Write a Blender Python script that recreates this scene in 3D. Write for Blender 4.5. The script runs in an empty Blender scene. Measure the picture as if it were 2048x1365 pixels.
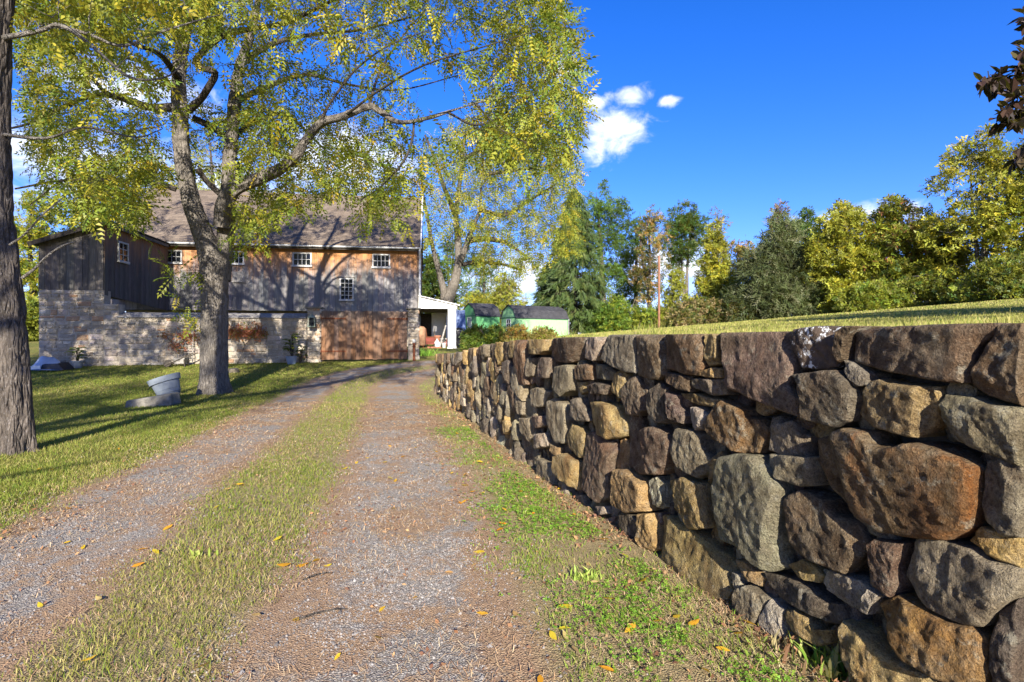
import bpy, math, random
import numpy as np
from mathutils import Vector, Matrix

# ------------------------------------------------------------------ scene, camera, light
R = math.radians
rng = np.random.default_rng(11)
random.seed(11)
scene = bpy.context.scene
COL = scene.collection
EYE = 1.4            # camera height above the drive, metres
FP = 1138.0          # focal length for a picture 2048 wide (20 mm lens)

cam_d = bpy.data.cameras.new('camera')
cam_d.lens = 20.0
cam_d.sensor_width = 36.0
cam_d.clip_start = 0.05
cam_d.clip_end = 3000
cam = bpy.data.objects.new('camera', cam_d)
COL.objects.link(cam)
cam.location = (0, 0, EYE)
cam.rotation_euler = (R(90), 0, 0)
scene.camera = cam

SUN_EL = 22.5
SUN_S = -0.14        # sideways drift of the light per metre forward
sun_d = bpy.data.lights.new('sun', 'SUN')
sun_d.energy = 5.0
sun_d.angle = R(0.53)
sun_d.color = (1.0, 0.93, 0.82)
sun = bpy.data.objects.new('sun', sun_d)
COL.objects.link(sun)
_d = Vector((SUN_S, 1.0, -math.tan(R(SUN_EL)) * math.hypot(1, SUN_S))).normalized()
sun.rotation_euler = _d.to_track_quat('-Z', 'Y').to_euler()
sun.location = (3, -20, 12)

vs = scene.view_settings
vs.view_transform = 'Standard'
vs.look = 'None'
vs.exposure = 1.32
vs.gamma = 1.0
vs.use_curve_mapping = False
scene.cycles.max_bounces = 6
scene.cycles.diffuse_bounces = 3
scene.cycles.glossy_bounces = 2
scene.cycles.transparent_max_bounces = 4
scene.cycles.use_denoising = True


# ------------------------------------------------------------------ node helper
def nd(nt, kind, ins=None, **props):
    n = nt.nodes.new('ShaderNode' + kind)
    for k, v in props.items():
        setattr(n, k, v)
    for k, v in (ins or {}).items():
        s = n.inputs[k]
        if isinstance(v, bpy.types.NodeSocket):
            nt.links.new(v, s)
        else:
            s.default_value = v
    return n


def math_(nt, op, a, b=0.0, clamp=False):
    return nd(nt, 'Math', {0: a, 1: b}, operation=op, use_clamp=clamp).outputs[0]


def mixc(nt, f, a, b, blend='MIX'):
    m = nd(nt, 'Mix', None, data_type='RGBA', blend_type=blend)
    for idx, v in ((0, f), (6, a), (7, b)):
        if isinstance(v, bpy.types.NodeSocket):
            nt.links.new(v, m.inputs[idx])
        else:
            m.inputs[idx].default_value = v if idx == 0 else (tuple(v) + (1,))[:4]
    return m.outputs[2]


def maprange(nt, v, a, b, c=0.0, d=1.0, smooth=False):
    m = nd(nt, 'MapRange', {0: v, 1: a, 2: b, 3: c, 4: d}, clamp=True)
    if smooth:
        m.interpolation_type = 'SMOOTHSTEP'
    return m.outputs[0]


def noise_(nt, vec, scale, detail=4.0, rough=0.6, dist=0.0):
    return nd(nt, 'TexNoise', {'Vector': vec, 'Scale': scale, 'Detail': detail, 'Roughness': rough, 'Distortion': dist}).outputs[0]


def scaled(nt, vec, sc):
    return nd(nt, 'VectorMath', {0: vec, 1: sc}, operation='MULTIPLY').outputs[0]


# ------------------------------------------------------------------ sky
world = bpy.data.worlds.new('World')
scene.world = world
world.use_nodes = True
wt = world.node_tree
wt.nodes.clear()
sky = nd(wt, 'TexSky', None, sky_type='NISHITA', sun_disc=False)
sky.sun_elevation = R(SUN_EL)
sky.sun_rotation = math.atan2(-_d.x, -_d.y)
sky.altitude = 100
sky.air_density = 1.0
sky.dust_density = 0.25
sky.ozone_density = 3.0
skyc = nd(wt, 'HueSaturation', {'Hue': 0.5, 'Saturation': 1.35, 'Value': 1.0, 'Color': sky.outputs[0]}).outputs[0]
skyc = mixc(wt, 1.0, skyc, (1.02, 0.97, 1.66), 'MULTIPLY')
gen = nd(wt, 'TexCoord').outputs['Generated']
wn = math_(wt, 'ADD', math_(wt, 'MULTIPLY', noise_(wt, scaled(wt, gen, (1, 1, 1.6)), 24.0, 8.0, 0.62, 0.4), 0.7), math_(wt, 'MULTIPLY', noise_(wt, scaled(wt, gen, (1, 1, 2.0)), 9.0, 4.0), 0.3))
wob = nd(wt, 'VectorMath', {0: nd(wt, 'TexNoise', {'Vector': gen, 'Scale': 5.0, 'Detail': 3.0}).outputs[1], 1: (0.5, 0.5, 0.5)}, operation='SUBTRACT').outputs[0]
wob = scaled(wt, wob, (0.10, 0.10, 0.06))
gv = nd(wt, 'VectorMath', {0: gen, 1: wob}, operation='ADD').outputs[0]


def cloud(px, py, rx, ry):
    c = Vector(((px - 1024) / FP, 1.0, (682.5 - py) / FP)).normalized()
    d = nd(wt, 'VectorMath', {0: gv, 1: tuple(c)}, operation='SUBTRACT').outputs[0]
    d = scaled(wt, d, (FP / rx, FP / rx, FP / ry))
    ln = nd(wt, 'VectorMath', {0: d}, operation='LENGTH').outputs['Value']
    return math_(wt, 'SUBTRACT', 1.0, ln)


acc = None
for c in ((1226, 268, 76, 46), (1282, 207, 42, 20), (1205, 210, 36, 18), (1150, 142, 34, 28), (1352, 215, 20, 14),
          (690, 330, 170, 80), (470, 400, 240, 80), (1030, 555, 150, 60), (1715, 428, 120, 26),
          (110, 320, 190, 70), (1335, 530, 110, 60), (-500, 350, 300, 90), (2700, 380, 300, 110), (260, 180, 130, 40)):
    v = cloud(*c)
    acc = v if acc is None else math_(wt, 'MAXIMUM', acc, v)
dens = math_(wt, 'ADD', acc, math_(wt, 'MULTIPLY', math_(wt, 'SUBTRACT', wn, 0.50), 2.6))
dens = maprange(wt, dens, -0.05, 0.95, smooth=True)
cloudc = mixc(wt, maprange(wt, wn, 0.35, 0.62), (6.2, 7.2, 9.2), (9.5, 9.6, 9.8))
skyc = mixc(wt, math_(wt, 'MULTIPLY', dens, 0.93), skyc, cloudc)
bg = nd(wt, 'Background', {'Color': skyc, 'Strength': 0.065})
wo = nd(wt, 'OutputWorld', {'Surface': bg.outputs[0]})


# ------------------------------------------------------------------ numpy noise
def _h(ix, iy, iz, seed):
    n = (ix.astype(np.int64) * 374761393 + iy.astype(np.int64) * 668265263 + iz.astype(np.int64) * 2147483647 + seed * 144665) & 0xFFFFFFFF
    n = ((n ^ (n >> 13)) * 1274126177) & 0xFFFFFFFF
    n = (n ^ (n >> 16)) & 0xFFFFFFFF
    return n / 4294967295.0


def vnoise(P, seed=0):
    P = np.asarray(P, float)
    f = np.floor(P)
    t = P - f
    t = t * t * (3 - 2 * t)
    i = f.astype(np.int64)
    x, y, z = i[..., 0], i[..., 1], i[..., 2]
    tx, ty, tz = t[..., 0], t[..., 1], t[..., 2]

    def L(a, b, w):
        return a + (b - a) * w
    c = [[[_h(x + a, y + b, z + c_, seed) for c_ in (0, 1)] for b in (0, 1)] for a in (0, 1)]
    return L(L(L(c[0][0][0], c[1][0][0], tx), L(c[0][1][0], c[1][1][0], tx), ty),
             L(L(c[0][0][1], c[1][0][1], tx), L(c[0][1][1], c[1][1][1], tx), ty), tz)


def fbm(P, octs=4, seed=0):
    P = np.asarray(P, float)
    a, s, tot = 0.5, 0.0, 0.0
    for o in range(octs):
        s = s + a * (vnoise(P * 2 ** o, seed + o) - 0.5)
        tot += a
        a *= 0.55
    return s / tot * 2


def fbm2(X, Y, sc, octs=3, seed=0):
    X = np.asarray(X, float)
    Y = np.asarray(Y, float)
    return fbm(np.stack([X * sc, Y * sc, np.zeros_like(X) + 3.7], -1), octs, seed)


def sstep(a, b, x):
    t = np.clip((x - a) / (b - a), 0, 1)
    return t * t * (3 - 2 * t)


# ------------------------------------------------------------------ mesh helpers
def fast_mesh(name, V, F, col=None, smooth=False):
    """V (n,3); F (m,k) faces of one size, or a list of such arrays"""
    me = bpy.data.meshes.new(name)
    Fs = F if isinstance(F, list) else [F]
    Fs = [np.asarray(f, np.int32) for f in Fs if len(f)]
    V = np.asarray(V, np.float32)
    me.vertices.add(len(V))
    me.vertices.foreach_set('co', V.ravel())
    loops = np.concatenate([f.ravel() for f in Fs])
    tot = np.concatenate([np.full(len(f), f.shape[1], np.int32) for f in Fs])
    st = np.concatenate([[0], np.cumsum(tot)[:-1]]).astype(np.int32)
    me.loops.add(len(loops))
    me.loops.foreach_set('vertex_index', loops)
    me.polygons.add(len(tot))
    me.polygons.foreach_set('loop_start', st)
    me.polygons.foreach_set('loop_total', tot)
    if smooth:
        me.polygons.foreach_set('use_smooth', np.ones(len(tot), bool))
    me.update(calc_edges=True)
    if col is not None:
        a = me.attributes.new('Col', 'FLOAT_COLOR', 'POINT')
        c = np.ones((len(V), 4), np.float32)
        c[:, :3] = col
        a.data.foreach_set('color', c.ravel())
    return me


def link(name, me, mat=None, parent=None, loc=None):
    o = bpy.data.objects.new(name, me)
    COL.objects.link(o)
    if mat is not None and me is not None and len(me.materials) == 0:
        me.materials.append(mat)
    if parent is not None:
        o.parent = parent
    if loc is not None:
        o.location = loc
    return o


def tag(o, label, cat=None, group=None, kind=None):
    o['label'] = label
    if cat:
        o['category'] = cat
    if group:
        o['group'] = group
    if kind:
        o['kind'] = kind
    return o


def thing(name, label, cat, loc=(0, 0, 0), rotz=0.0, group=None):
    o = bpy.data.objects.new(name, None)
    COL.objects.link(o)
    o.empty_display_size = 0.2
    o.location = loc
    o.rotation_euler = (0, 0, rotz)
    return tag(o, label, cat, group)


class MB:
    """collects polygons into one mesh"""
    def __init__(self):
        self.v, self.f = [], []

    def add(self, vs_, fs_):
        b = len(self.v)
        self.v += [tuple(map(float, p)) for p in vs_]
        self.f += [tuple(i + b for i in f) for f in fs_]
        return self

    def hexa(self, lo, hi):
        """lo, hi: four corners each, counter-clockwise seen from above"""
        return self.add(list(lo) + list(hi), [(3, 2, 1, 0), (4, 5, 6, 7), (0, 1, 5, 4), (1, 2, 6, 5), (2, 3, 7, 6), (3, 0, 4, 7)])

    def box(self, x0, x1, y0, y1, z0, z1):
        return self.hexa([(x0, y0, z0), (x1, y0, z0), (x1, y1, z0), (x0, y1, z0)],
                         [(x0, y0, z1), (x1, y0, z1), (x1, y1, z1), (x0, y1, z1)])

    def bar(self, a, b, w, h=None, up=(0, 0, 1)):
        a, b = Vector(a), Vector(b)
        d = (b - a).normalized()
        u = Vector(up)
        if abs(d.dot(u)) > 0.95:
            u = Vector((0, 1, 0))
        s = d.cross(u).normalized() * (w / 2)
        t = s.cross(d).normalized() * ((h or w) / 2)
        return self.hexa([a - s - t, a + s - t, a + s + t, a - s + t], [b - s - t, b + s - t, b + s + t, b - s + t])

    def lathe(self, prof, n=20, c=(0, 0, 0), ax=None, caps=True, sx=1.0, sy=1.0):
        """prof: [(r, z)...] turned about z; ax: optional 3x3 rotation"""
        vs_, fs_ = [], []
        for r, z in prof:
            for k in range(n):
                a = 2 * math.pi * k / n
                p = Vector((r * math.cos(a) * sx, r * math.sin(a) * sy, z))
                if ax is not None:
                    p = ax @ p
                vs_.append((p.x + c[0], p.y + c[1], p.z + c[2]))
        m = len(prof)
        for j in range(m - 1):
            for k in range(n):
                k2 = (k + 1) % n
                fs_.append((j * n + k, j * n + k2, (j + 1) * n + k2, (j + 1) * n + k))
        if caps:
            fs_.append(tuple(range(n - 1, -1, -1)))
            fs_.append(tuple((m - 1) * n + k for k in range(n)))
        return self.add(vs_, fs_)

    def tube(self, pts, rad, n=6, cap=True):
        V, F = tube_arrays(np.array(pts, float), np.array([rad] * len(pts) if np.isscalar(rad) else rad, float), n)
        b = len(self.v)
        self.v += [tuple(p) for p in V.tolist()]
        self.f += [tuple(i + b for i in f) for f in F.tolist()]
        if cap:
            self.f.append(tuple(b + k for k in range(n - 1, -1, -1)))
            self.f.append(tuple(b + (len(pts) - 1) * n + k for k in range(n)))
        return self

    def mesh(self, name, smooth=False):
        me = bpy.data.meshes.new(name)
        me.from_pydata(self.v, [], self.f)
        if smooth:
            me.polygons.foreach_set('use_smooth', np.ones(len(me.polygons), bool))
        me.update()
        return me

    def obj(self, name, mat, parent=None, smooth=False, loc=None):
        return link(name, self.mesh(name, smooth), mat, parent, loc)


def tube_arrays(P, rad, n=6):
    """ring tube along points P with radii"""
    m = len(P)
    T = np.gradient(P, axis=0)
    T /= np.maximum(np.linalg.norm(T, axis=1, keepdims=True), 1e-9)
    ref = np.array([0.0, 0.0, 1.0]) if abs(T[:, 2]).mean() < 0.8 else np.array([1.0, 0.0, 0.0])
    S = np.cross(T, ref)
    S /= np.maximum(np.linalg.norm(S, axis=1, keepdims=True), 1e-9)
    U = np.cross(S, T)
    a = np.arange(n) * 2 * math.pi / n
    V = P[:, None, :] + rad[:, None, None] * (np.cos(a)[None, :, None] * S[:, None, :] + np.sin(a)[None, :, None] * U[:, None, :])
    j, k = np.meshgrid(np.arange(m - 1), np.arange(n), indexing='ij')
    k2 = (k + 1) % n
    F = np.stack([j * n + k, (j + 1) * n + k, (j + 1) * n + k2, j * n + k2], -1).reshape(-1, 4)
    return V.reshape(-1, 3), F


def catmull(pts, sub=6):
    P = np.array(pts, float)
    if len(P) < 3:
        t = np.linspace(0, 1, sub + 1)[:, None]
        return P[0] * (1 - t) + P[-1] * t
    Q = np.vstack([2 * P[0] - P[1], P, 2 * P[-1] - P[-2]])
    out = []
    for i in range(1, len(Q) - 2):
        p0, p1, p2, p3 = Q[i - 1], Q[i], Q[i + 1], Q[i + 2]
        for k in range(sub):
            t = k / sub
            out.append(0.5 * (2 * p1 + (p2 - p0) * t + (2 * p0 - 5 * p1 + 4 * p2 - p3) * t * t + (3 * p1 - p0 - 3 * p2 + p3) * t ** 3))
    out.append(Q[-2])
    return np.array(out)


# ------------------------------------------------------------------ the lie of the land
_WY = np.array([-20.0, 6.7, 12.5, 15.0, 40.0, 600.0])
_WX = np.array([8.08, 0.094, -1.36, -1.98, -3.2, -3.2])


def wall_x(Y):
    return np.interp(Y, _WY, _WX)


def wall_top(Y):
    return np.interp(Y, [2, 4.6, 7.5, 9.6, 12, 15, 25, 60], [1.45, 1.445, 1.395, 1.28, 1.14, 1.06, 1.2, 1.9])


def ground(X, Y):
    X = np.asarray(X, float)
    Y = np.asarray(Y, float)
    u = X - wall_x(Y)
    gl = np.interp(Y, [-30, 0, 12.5, 15, 17.5, 20, 22.75, 29, 40, 61, 100, 400, 900], [0, 0, 0, 0.03, 0.14, 0.34, 0.60, 1.07, 1.5, 1.95, 2.4, 4.5, 6.0])
    gl = gl - 0.03 * np.clip(-5.5 - X, 0, 3) * sstep(3, 9, Y) * sstep(19, 13, Y)
    gl = gl + fbm2(X, Y, 0.35, 2, 5) * 0.05 * sstep(2, 8, Y)
    m = 0.45 + 0.55 * sstep(2, 36, Y)
    far = 1.4 + 0.083 * np.clip(X, -12, 48) * m + fbm2(X, Y, 0.2, 2, 8) * 0.08
    gr = wall_top(Y) - 0.03 + (far - wall_top(Y) + 0.03) * sstep(0.5, 8, u) + fbm2(X, Y, 1.3, 2, 4) * 0.02
    w = sstep(0.18, 0.30 + 5 * sstep(15.2, 19, Y), u)
    fade = sstep(60, 140, Y)
    gr = gr * (1 - fade) + gl * fade
    return gl * (1 - w) + gr * w


def gz(x, y):
    return float(ground(np.array([x]), np.array([y]))[0])


_T = np.concatenate([np.linspace(1.2, 30, 1200), np.linspace(30.05, 200, 2400)])


def gp(px, py):
    """where the line of sight through a photograph point meets the ground"""
    dx, dz = (px - 1024) / FP, (682.5 - py) / FP
    z = EYE + _T * dz
    g = ground(_T * dx, _T)
    i = int(np.argmax(z < g))
    t = _T[i]
    return Vector((t * dx, t, gz(t * dx, t)))


def P3(px, py, Y):
    return ((px - 1024) / FP * Y, Y, EYE + (682.5 - py) / FP * Y)


# ------------------------------------------------------------------ materials
def newmat(name, rough=0.8, spec=0.3):
    m = bpy.data.materials.new(name)
    m.use_nodes = True
    nt = m.node_tree
    b = nt.nodes['Principled BSDF']
    b.inputs['Roughness'].default_value = rough
    b.inputs['Specular IOR Level'].default_value = spec
    return m, nt, b


def geo_pos(nt):
    return nd(nt, 'NewGeometry').outputs['Position']


def obj_pos(nt):
    return nd(nt, 'TexCoord').outputs['Object']


def bump_(nt, b, h, strength=0.5, dist=0.02):
    n = nd(nt, 'Bump', {'Height': h, 'Strength': strength, 'Distance': dist})
    nt.links.new(n.outputs[0], b.inputs['Normal'])


def base(nt, b, c):
    nt.links.new(c, b.inputs['Base Color'])


def plain(name, c1, c2=None, scale=8.0, rough=0.7, spec=0.3, bump=0.2, bscale=40.0, metal=0.0, bdist=0.004):
    m, nt, b = newmat(name, rough, spec)
    p = geo_pos(nt)
    base(nt, b, mixc(nt, maprange(nt, noise_(nt, p, scale, 6), 0.35, 0.68), c1, c2 or tuple(x * 0.72 for x in c1)))
    b.inputs['Metallic'].default_value = metal
    if bump:
        bump_(nt, b, noise_(nt, p, bscale, 5), bump, bdist)
    return m


def leafmat(name, trans=0.38, gloss=0.35):
    m, nt, b = newmat(name, 0.5, gloss)
    c = nd(nt, 'Attribute', None, attribute_name='Col').outputs['Color']
    base(nt, b, c)
    tr = nd(nt, 'BsdfTranslucent', {'Color': mixc(nt, 0.45, c, (0.55, 0.50, 0.03))})
    mx = nd(nt, 'MixShader', {0: trans, 1: b.outputs[0], 2: tr.outputs[0]})
    nt.links.new(mx.outputs[0], nt.nodes['Material Output'].inputs[0])
    return m


M = {}
M['leaf'] = leafmat('leaf')
M['needle'] = leafmat('needle', 0.15, 0.2)
M['blade'] = leafmat('blade', 0.30, 0.15)
M['dark_leaf'] = leafmat('dark_leaf', 0.10, 0.2)


# per-object colour, broken by darker crust, rusty and pale patches
def stone_material(name, bstr=1.0, crust=0.92, sc=1.0, attr=False):
    m, nt, b = newmat(name, 0.88, 0.25)
    p = geo_pos(nt)
    oi = nd(nt, 'ObjectInfo')
    n1 = noise_(nt, p, 7 * sc, 8, 0.68)
    n2 = noise_(nt, p, 26 * sc, 8, 0.7)
    n3 = noise_(nt, scaled(nt, p, (1, 1, 0.45)), 4.0 * sc, 6, 0.62, 0.8)
    n4 = noise_(nt, p, 90 * sc, 4, 0.7)
    c = nd(nt, 'Attribute', None, attribute_name='Col').outputs['Color'] if attr else oi.outputs['Color']
    n5 = noise_(nt, p, 2.6 * sc, 5, 0.6, 0.5)
    n6 = noise_(nt, p, 11 * sc, 7, 0.72)
    c = mixc(nt, maprange(nt, n5, 0.42, 0.62), c, mixc(nt, 0.5, c, (0.24, 0.19, 0.12)))
    dark = mixc(nt, 1.0, c, (0.30, 0.25, 0.22), 'MULTIPLY')
    pale = mixc(nt, 0.5, c, (0.46, 0.40, 0.29))
    c = mixc(nt, maprange(nt, n2, 0.45, 0.75), c, pale)
    c = mixc(nt, math_(nt, 'MULTIPLY', maprange(nt, n3, 0.50, 0.66), 0.3 if attr else oi.outputs['Alpha']), c, (0.27, 0.105, 0.025))
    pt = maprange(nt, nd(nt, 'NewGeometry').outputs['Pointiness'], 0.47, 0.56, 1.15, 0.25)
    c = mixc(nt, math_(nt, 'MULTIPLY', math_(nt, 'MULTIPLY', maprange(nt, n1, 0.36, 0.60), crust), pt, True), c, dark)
    c = mixc(nt, maprange(nt, n4, 0.60, 0.82), c, mixc(nt, 0.6, c, (0.50, 0.42, 0.28)))
    c = mixc(nt, math_(nt, 'MULTIPLY', maprange(nt, n6, 0.57, 0.64), 0.5), c, (0.36, 0.34, 0.26))
    c = mixc(nt, maprange(nt, n4, 0.34, 0.50, 0.75, 0.0), c, mixc(nt, 1.0, c, (0.35, 0.32, 0.30), 'MULTIPLY'))
    n7 = noise_(nt, p, 210 * sc, 2, 0.5)
    c = mixc(nt, maprange(nt, n7, 0.42, 0.66, 0.0, 0.55), c, mixc(nt, 1.0, c, (1.7, 1.65, 1.55), 'MULTIPLY'))
    base(nt, b, c)
    h = math_(nt, 'ADD', math_(nt, 'MULTIPLY', n1, 0.8), math_(nt, 'ADD', math_(nt, 'MULTIPLY', n2, 0.8), math_(nt, 'MULTIPLY', n4, 0.55)))
    bump_(nt, b, h, bstr, 0.06 / sc)
    return m


M['field_stone'] = stone_material('field_stone')
M['small_stone'] = stone_material('small_stone', attr=True)
# the lichen-spotted one
_m, _nt, _b = newmat('lichen_stone', 0.9, 0.2)
_p = geo_pos(_nt)
_n = noise_(_nt, _p, 16, 8, 0.7)
_c = mixc(_nt, maprange(_nt, _n, 0.4, 0.65), (0.12, 0.085, 0.06), (0.05, 0.038, 0.03))
_l = math_(_nt, 'MULTIPLY', maprange(_nt, noise_(_nt, _p, 30, 6, 0.75), 0.53, 0.57), maprange(_nt, noise_(_nt, _p, 7, 2), 0.42, 0.52))
_c = mixc(_nt, _l, _c, (0.72, 0.72, 0.70))
base(_nt, _b, _c)
bump_(_nt, _b, _n, 0.9, 0.03)
M['lichen_stone'] = _m
M['barn_stone'] = stone_material('barn_stone', 0.6, 0.22, 0.8)
M['mortar'] = plain('mortar', (0.46, 0.41, 0.33), (0.30, 0.26, 0.21), 6, 0.95, 0.1, 0.6, 60)
M['wall_core'] = plain('wall_core', (0.10, 0.085, 0.065), (0.035, 0.03, 0.024), 9, 0.95, 0.1, 0.9, 40, bdist=0.02)


# weathered boards: object colour = board tone, alpha = how much warm unweathered wood it still shows
def board_material(name, warm=(0.55, 0.26, 0.10), z0=4.45, z1=5.6, grain=1.0, flip=False):
    m, nt, b = newmat(name, 0.85, 0.2)
    p = geo_pos(nt)
    oi = nd(nt, 'ObjectInfo')
    rv = nd(nt, 'CombineXYZ', {0: math_(nt, 'MULTIPLY', oi.outputs['Random'], 31.0), 2: math_(nt, 'MULTIPLY', oi.outputs['Random'], 17.0)}).outputs[0]
    q = nd(nt, 'VectorMath', {0: p, 1: rv}, operation='ADD').outputs[0]
    g1 = noise_(nt, scaled(nt, q, (22, 22, 0.9)), 1.6 * grain, 6, 0.65, 0.6)
    g2 = noise_(nt, scaled(nt, q, (60, 60, 1.5)), 1.5 * grain, 4, 0.6)
    big = noise_(nt, scaled(nt, q, (2.2, 2.2, 0.9)), 1.0, 4, 0.6)
    c = oi.outputs['Color']
    c = mixc(nt, maprange(nt, g1, 0.35, 0.7), c, mixc(nt, 1.0, c, (0.5, 0.48, 0.46), 'MULTIPLY'))
    c = mixc(nt, math_(nt, 'MULTIPLY', maprange(nt, g2, 0.55, 0.8), 0.55), c, (0.42, 0.41, 0.39))
    z = nd(nt, 'SeparateXYZ', {0: p}).outputs[2]
    zz = math_(nt, 'ADD', z, math_(nt, 'ADD', math_(nt, 'MULTIPLY', math_(nt, 'SUBTRACT', big, 0.5), 2.6), math_(nt, 'MULTIPLY', math_(nt, 'SUBTRACT', g1, 0.5), 1.6)))
    f = maprange(nt, zz, z0, z1, 1.0 if flip else 0.0, 0.0 if flip else 1.0)
    f = math_(nt, 'MULTIPLY', f, oi.outputs['Alpha'])
    wc = mixc(nt, maprange(nt, g1, 0.35, 0.7), warm, tuple(x * 0.55 for x in warm))
    base(nt, b, mixc(nt, f, c, wc))
    bump_(nt, b, math_(nt, 'ADD', g1, math_(nt, 'MULTIPLY', g2, 0.5)), 0.5, 0.01)
    return m


M['barn_board'] = board_material('barn_board')
M['gate_board'] = board_material('gate_board', (0.235, 0.112, 0.050), 1.8, 3.1, flip=True)
M['old_wood'] = plain('old_wood', (0.20, 0.17, 0.13), (0.09, 0.075, 0.06), 20, 0.9, 0.2, 0.6, 60)
M['grey_wood'] = plain('grey_wood', (0.34, 0.32, 0.29), (0.18, 0.165, 0.15), 14, 0.9, 0.2, 0.6, 50)
M['dark_wood'] = plain('dark_wood', (0.07, 0.058, 0.045), (0.03, 0.025, 0.02), 14, 0.9, 0.2, 0.6, 50)
M['white_paint'] = plain('white_paint', (0.80, 0.79, 0.75), (0.70, 0.69, 0.65), 5, 0.55, 0.35, 0.1, 40)
M['window_white'] = plain('window_white', (0.62, 0.61, 0.57), (0.42, 0.41, 0.38), 20, 0.7, 0.3, 0.2, 60)
M['galvanised'] = plain('galvanised', (0.50, 0.50, 0.48), (0.36, 0.36, 0.35), 6, 0.45, 0.5, 0.1, 40)
M['rust'] = plain('rust', (0.20, 0.065, 0.03), (0.09, 0.035, 0.02), 18, 0.9, 0.2, 0.5, 90)
M['rusty_red'] = plain('rusty_red', (0.22, 0.05, 0.035), (0.12, 0.03, 0.02), 10, 0.7, 0.3, 0.3, 60)
M['pole_wood'] = plain('pole_wood', (0.27, 0.13, 0.075), (0.17, 0.085, 0.05), 6, 0.85, 0.2, 0.5, 50)
M['pot_grey'] = plain('pot_grey', (0.21, 0.24, 0.275), (0.17, 0.20, 0.23), 5, 0.6, 0.35, 0.15, 60)
M['pot_blue'] = plain('pot_blue', (0.24, 0.29, 0.35), (0.18, 0.22, 0.28), 5, 0.6, 0.35, 0.15, 60)
M['slab'] = plain('slab', (0.27, 0.25, 0.21), (0.15, 0.14, 0.115), 9, 0.95, 0.1, 0.8, 40, bdist=0.015)
M['tarp'] = plain('tarp', (0.42, 0.47, 0.55), (0.26, 0.30, 0.38), 3, 0.45, 0.5, 0.3, 12)
M['black_plastic'] = plain('black_plastic', (0.025, 0.025, 0.028), (0.012, 0.012, 0.014), 6, 0.5, 0.4, 0.2, 30)
M['soil'] = plain('soil', (0.07, 0.045, 0.03), (0.035, 0.024, 0.016), 20, 0.95, 0.1, 0.6, 60)
M['copper_green'] = plain('copper_green', (0.20, 0.25, 0.21), (0.10, 0.13, 0.115), 14, 0.7, 0.4, 0.3, 60)
M['brick_red'] = plain('brick_red', (0.34, 0.15, 0.09), (0.22, 0.10, 0.06), 12, 0.9, 0.2, 0.5, 60)
M['concrete'] = plain('concrete', (0.40, 0.38, 0.34), (0.28, 0.27, 0.24), 5, 0.95, 0.1, 0.5, 50)
M['tan_hide'] = plain('tan_hide', (0.36, 0.22, 0.13), (0.26, 0.13, 0.07), 6, 0.8, 0.2, 0.3, 30)
M['blue_tarp'] = plain('blue_tarp', (0.12, 0.20, 0.42), (0.08, 0.13, 0.30), 4, 0.5, 0.4, 0.2, 14)

m_, nt_, b_ = newmat('window_glass', 0.06, 0.6)
b_.inputs['Base Color'].default_value = (0.012, 0.015, 0.018, 1)
bump_(nt_, b_, noise_(nt_, geo_pos(nt_), 5, 2), 0.08, 0.02)
M['glass'] = m_


# asphalt shingles: tone per tab from a brick pattern in roof space
def shingle_material(name, c1, c2, sx, sy):
    m, nt, b = newmat(name, 0.95, 0.15)
    o = obj_pos(nt)
    s = nd(nt, 'SeparateXYZ', {0: o})
    q = nd(nt, 'CombineXYZ', {0: s.outputs[0], 1: s.outputs[2]}).outputs[0]
    br = nd(nt, 'TexBrick', {'Vector': q, 'Color1': c1 + (1,), 'Color2': c2 + (1,), 'Mortar': tuple(x * 0.5 for x in c2) + (1,), 'Scale': 1.0,
                             'Mortar Size': 0.006, 'Mortar Smooth': 0.3, 'Brick Width': sx, 'Row Height': sy})
    br.offset = 0.37
    n = noise_(nt, o, 1.2, 5)
    n2 = noise_(nt, o, 60, 3)
    c = mixc(nt, maprange(nt, n, 0.3, 0.7), br.outputs[0], mixc(nt, 1.0, br.outputs[0], (0.75, 0.72, 0.70), 'MULTIPLY'))
    c = mixc(nt, maprange(nt, n2, 0.5, 0.8), c, tuple(min(1, x * 1.5) for x in c1))
    base(nt, b, c)
    bump_(nt, b, math_(nt, 'ADD', br.outputs[1], n2), 0.4, 0.006)
    return m


M['roof'] = shingle_material('brown_shingle', (0.200, 0.160, 0.122), (0.125, 0.100, 0.078), 0.28, 0.11)
M['shed_roof'] = shingle_material('charcoal_shingle', (0.070, 0.070, 0.075), (0.040, 0.040, 0.045), 0.3, 0.12)


def shed_paint(name, c):
    m, nt, b = newmat(name, 0.6, 0.3)
    o = obj_pos(nt)
    n = noise_(nt, o, 3, 4)
    base(nt, b, mixc(nt, maprange(nt, n, 0.35, 0.7), c, tuple(x * 0.86 for x in c)))
    w = nd(nt, 'TexWave', {'Vector': o, 'Scale': 1.6, 'Distortion': 0.0}, wave_type='BANDS', bands_direction='X')
    bump_(nt, b, maprange(nt, w.outputs[0], 0.0, 0.12), 0.5, 0.02)
    return m


M['shed_light'] = shed_paint('shed_light', (0.30, 0.57, 0.26))
M['shed_dark'] = shed_paint('shed_dark', (0.11, 0.34, 0.13))
M['shed_trim'] = plain('shed_trim', (0.045, 0.15, 0.075), None, 4, 0.6, 0.3, 0)


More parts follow.
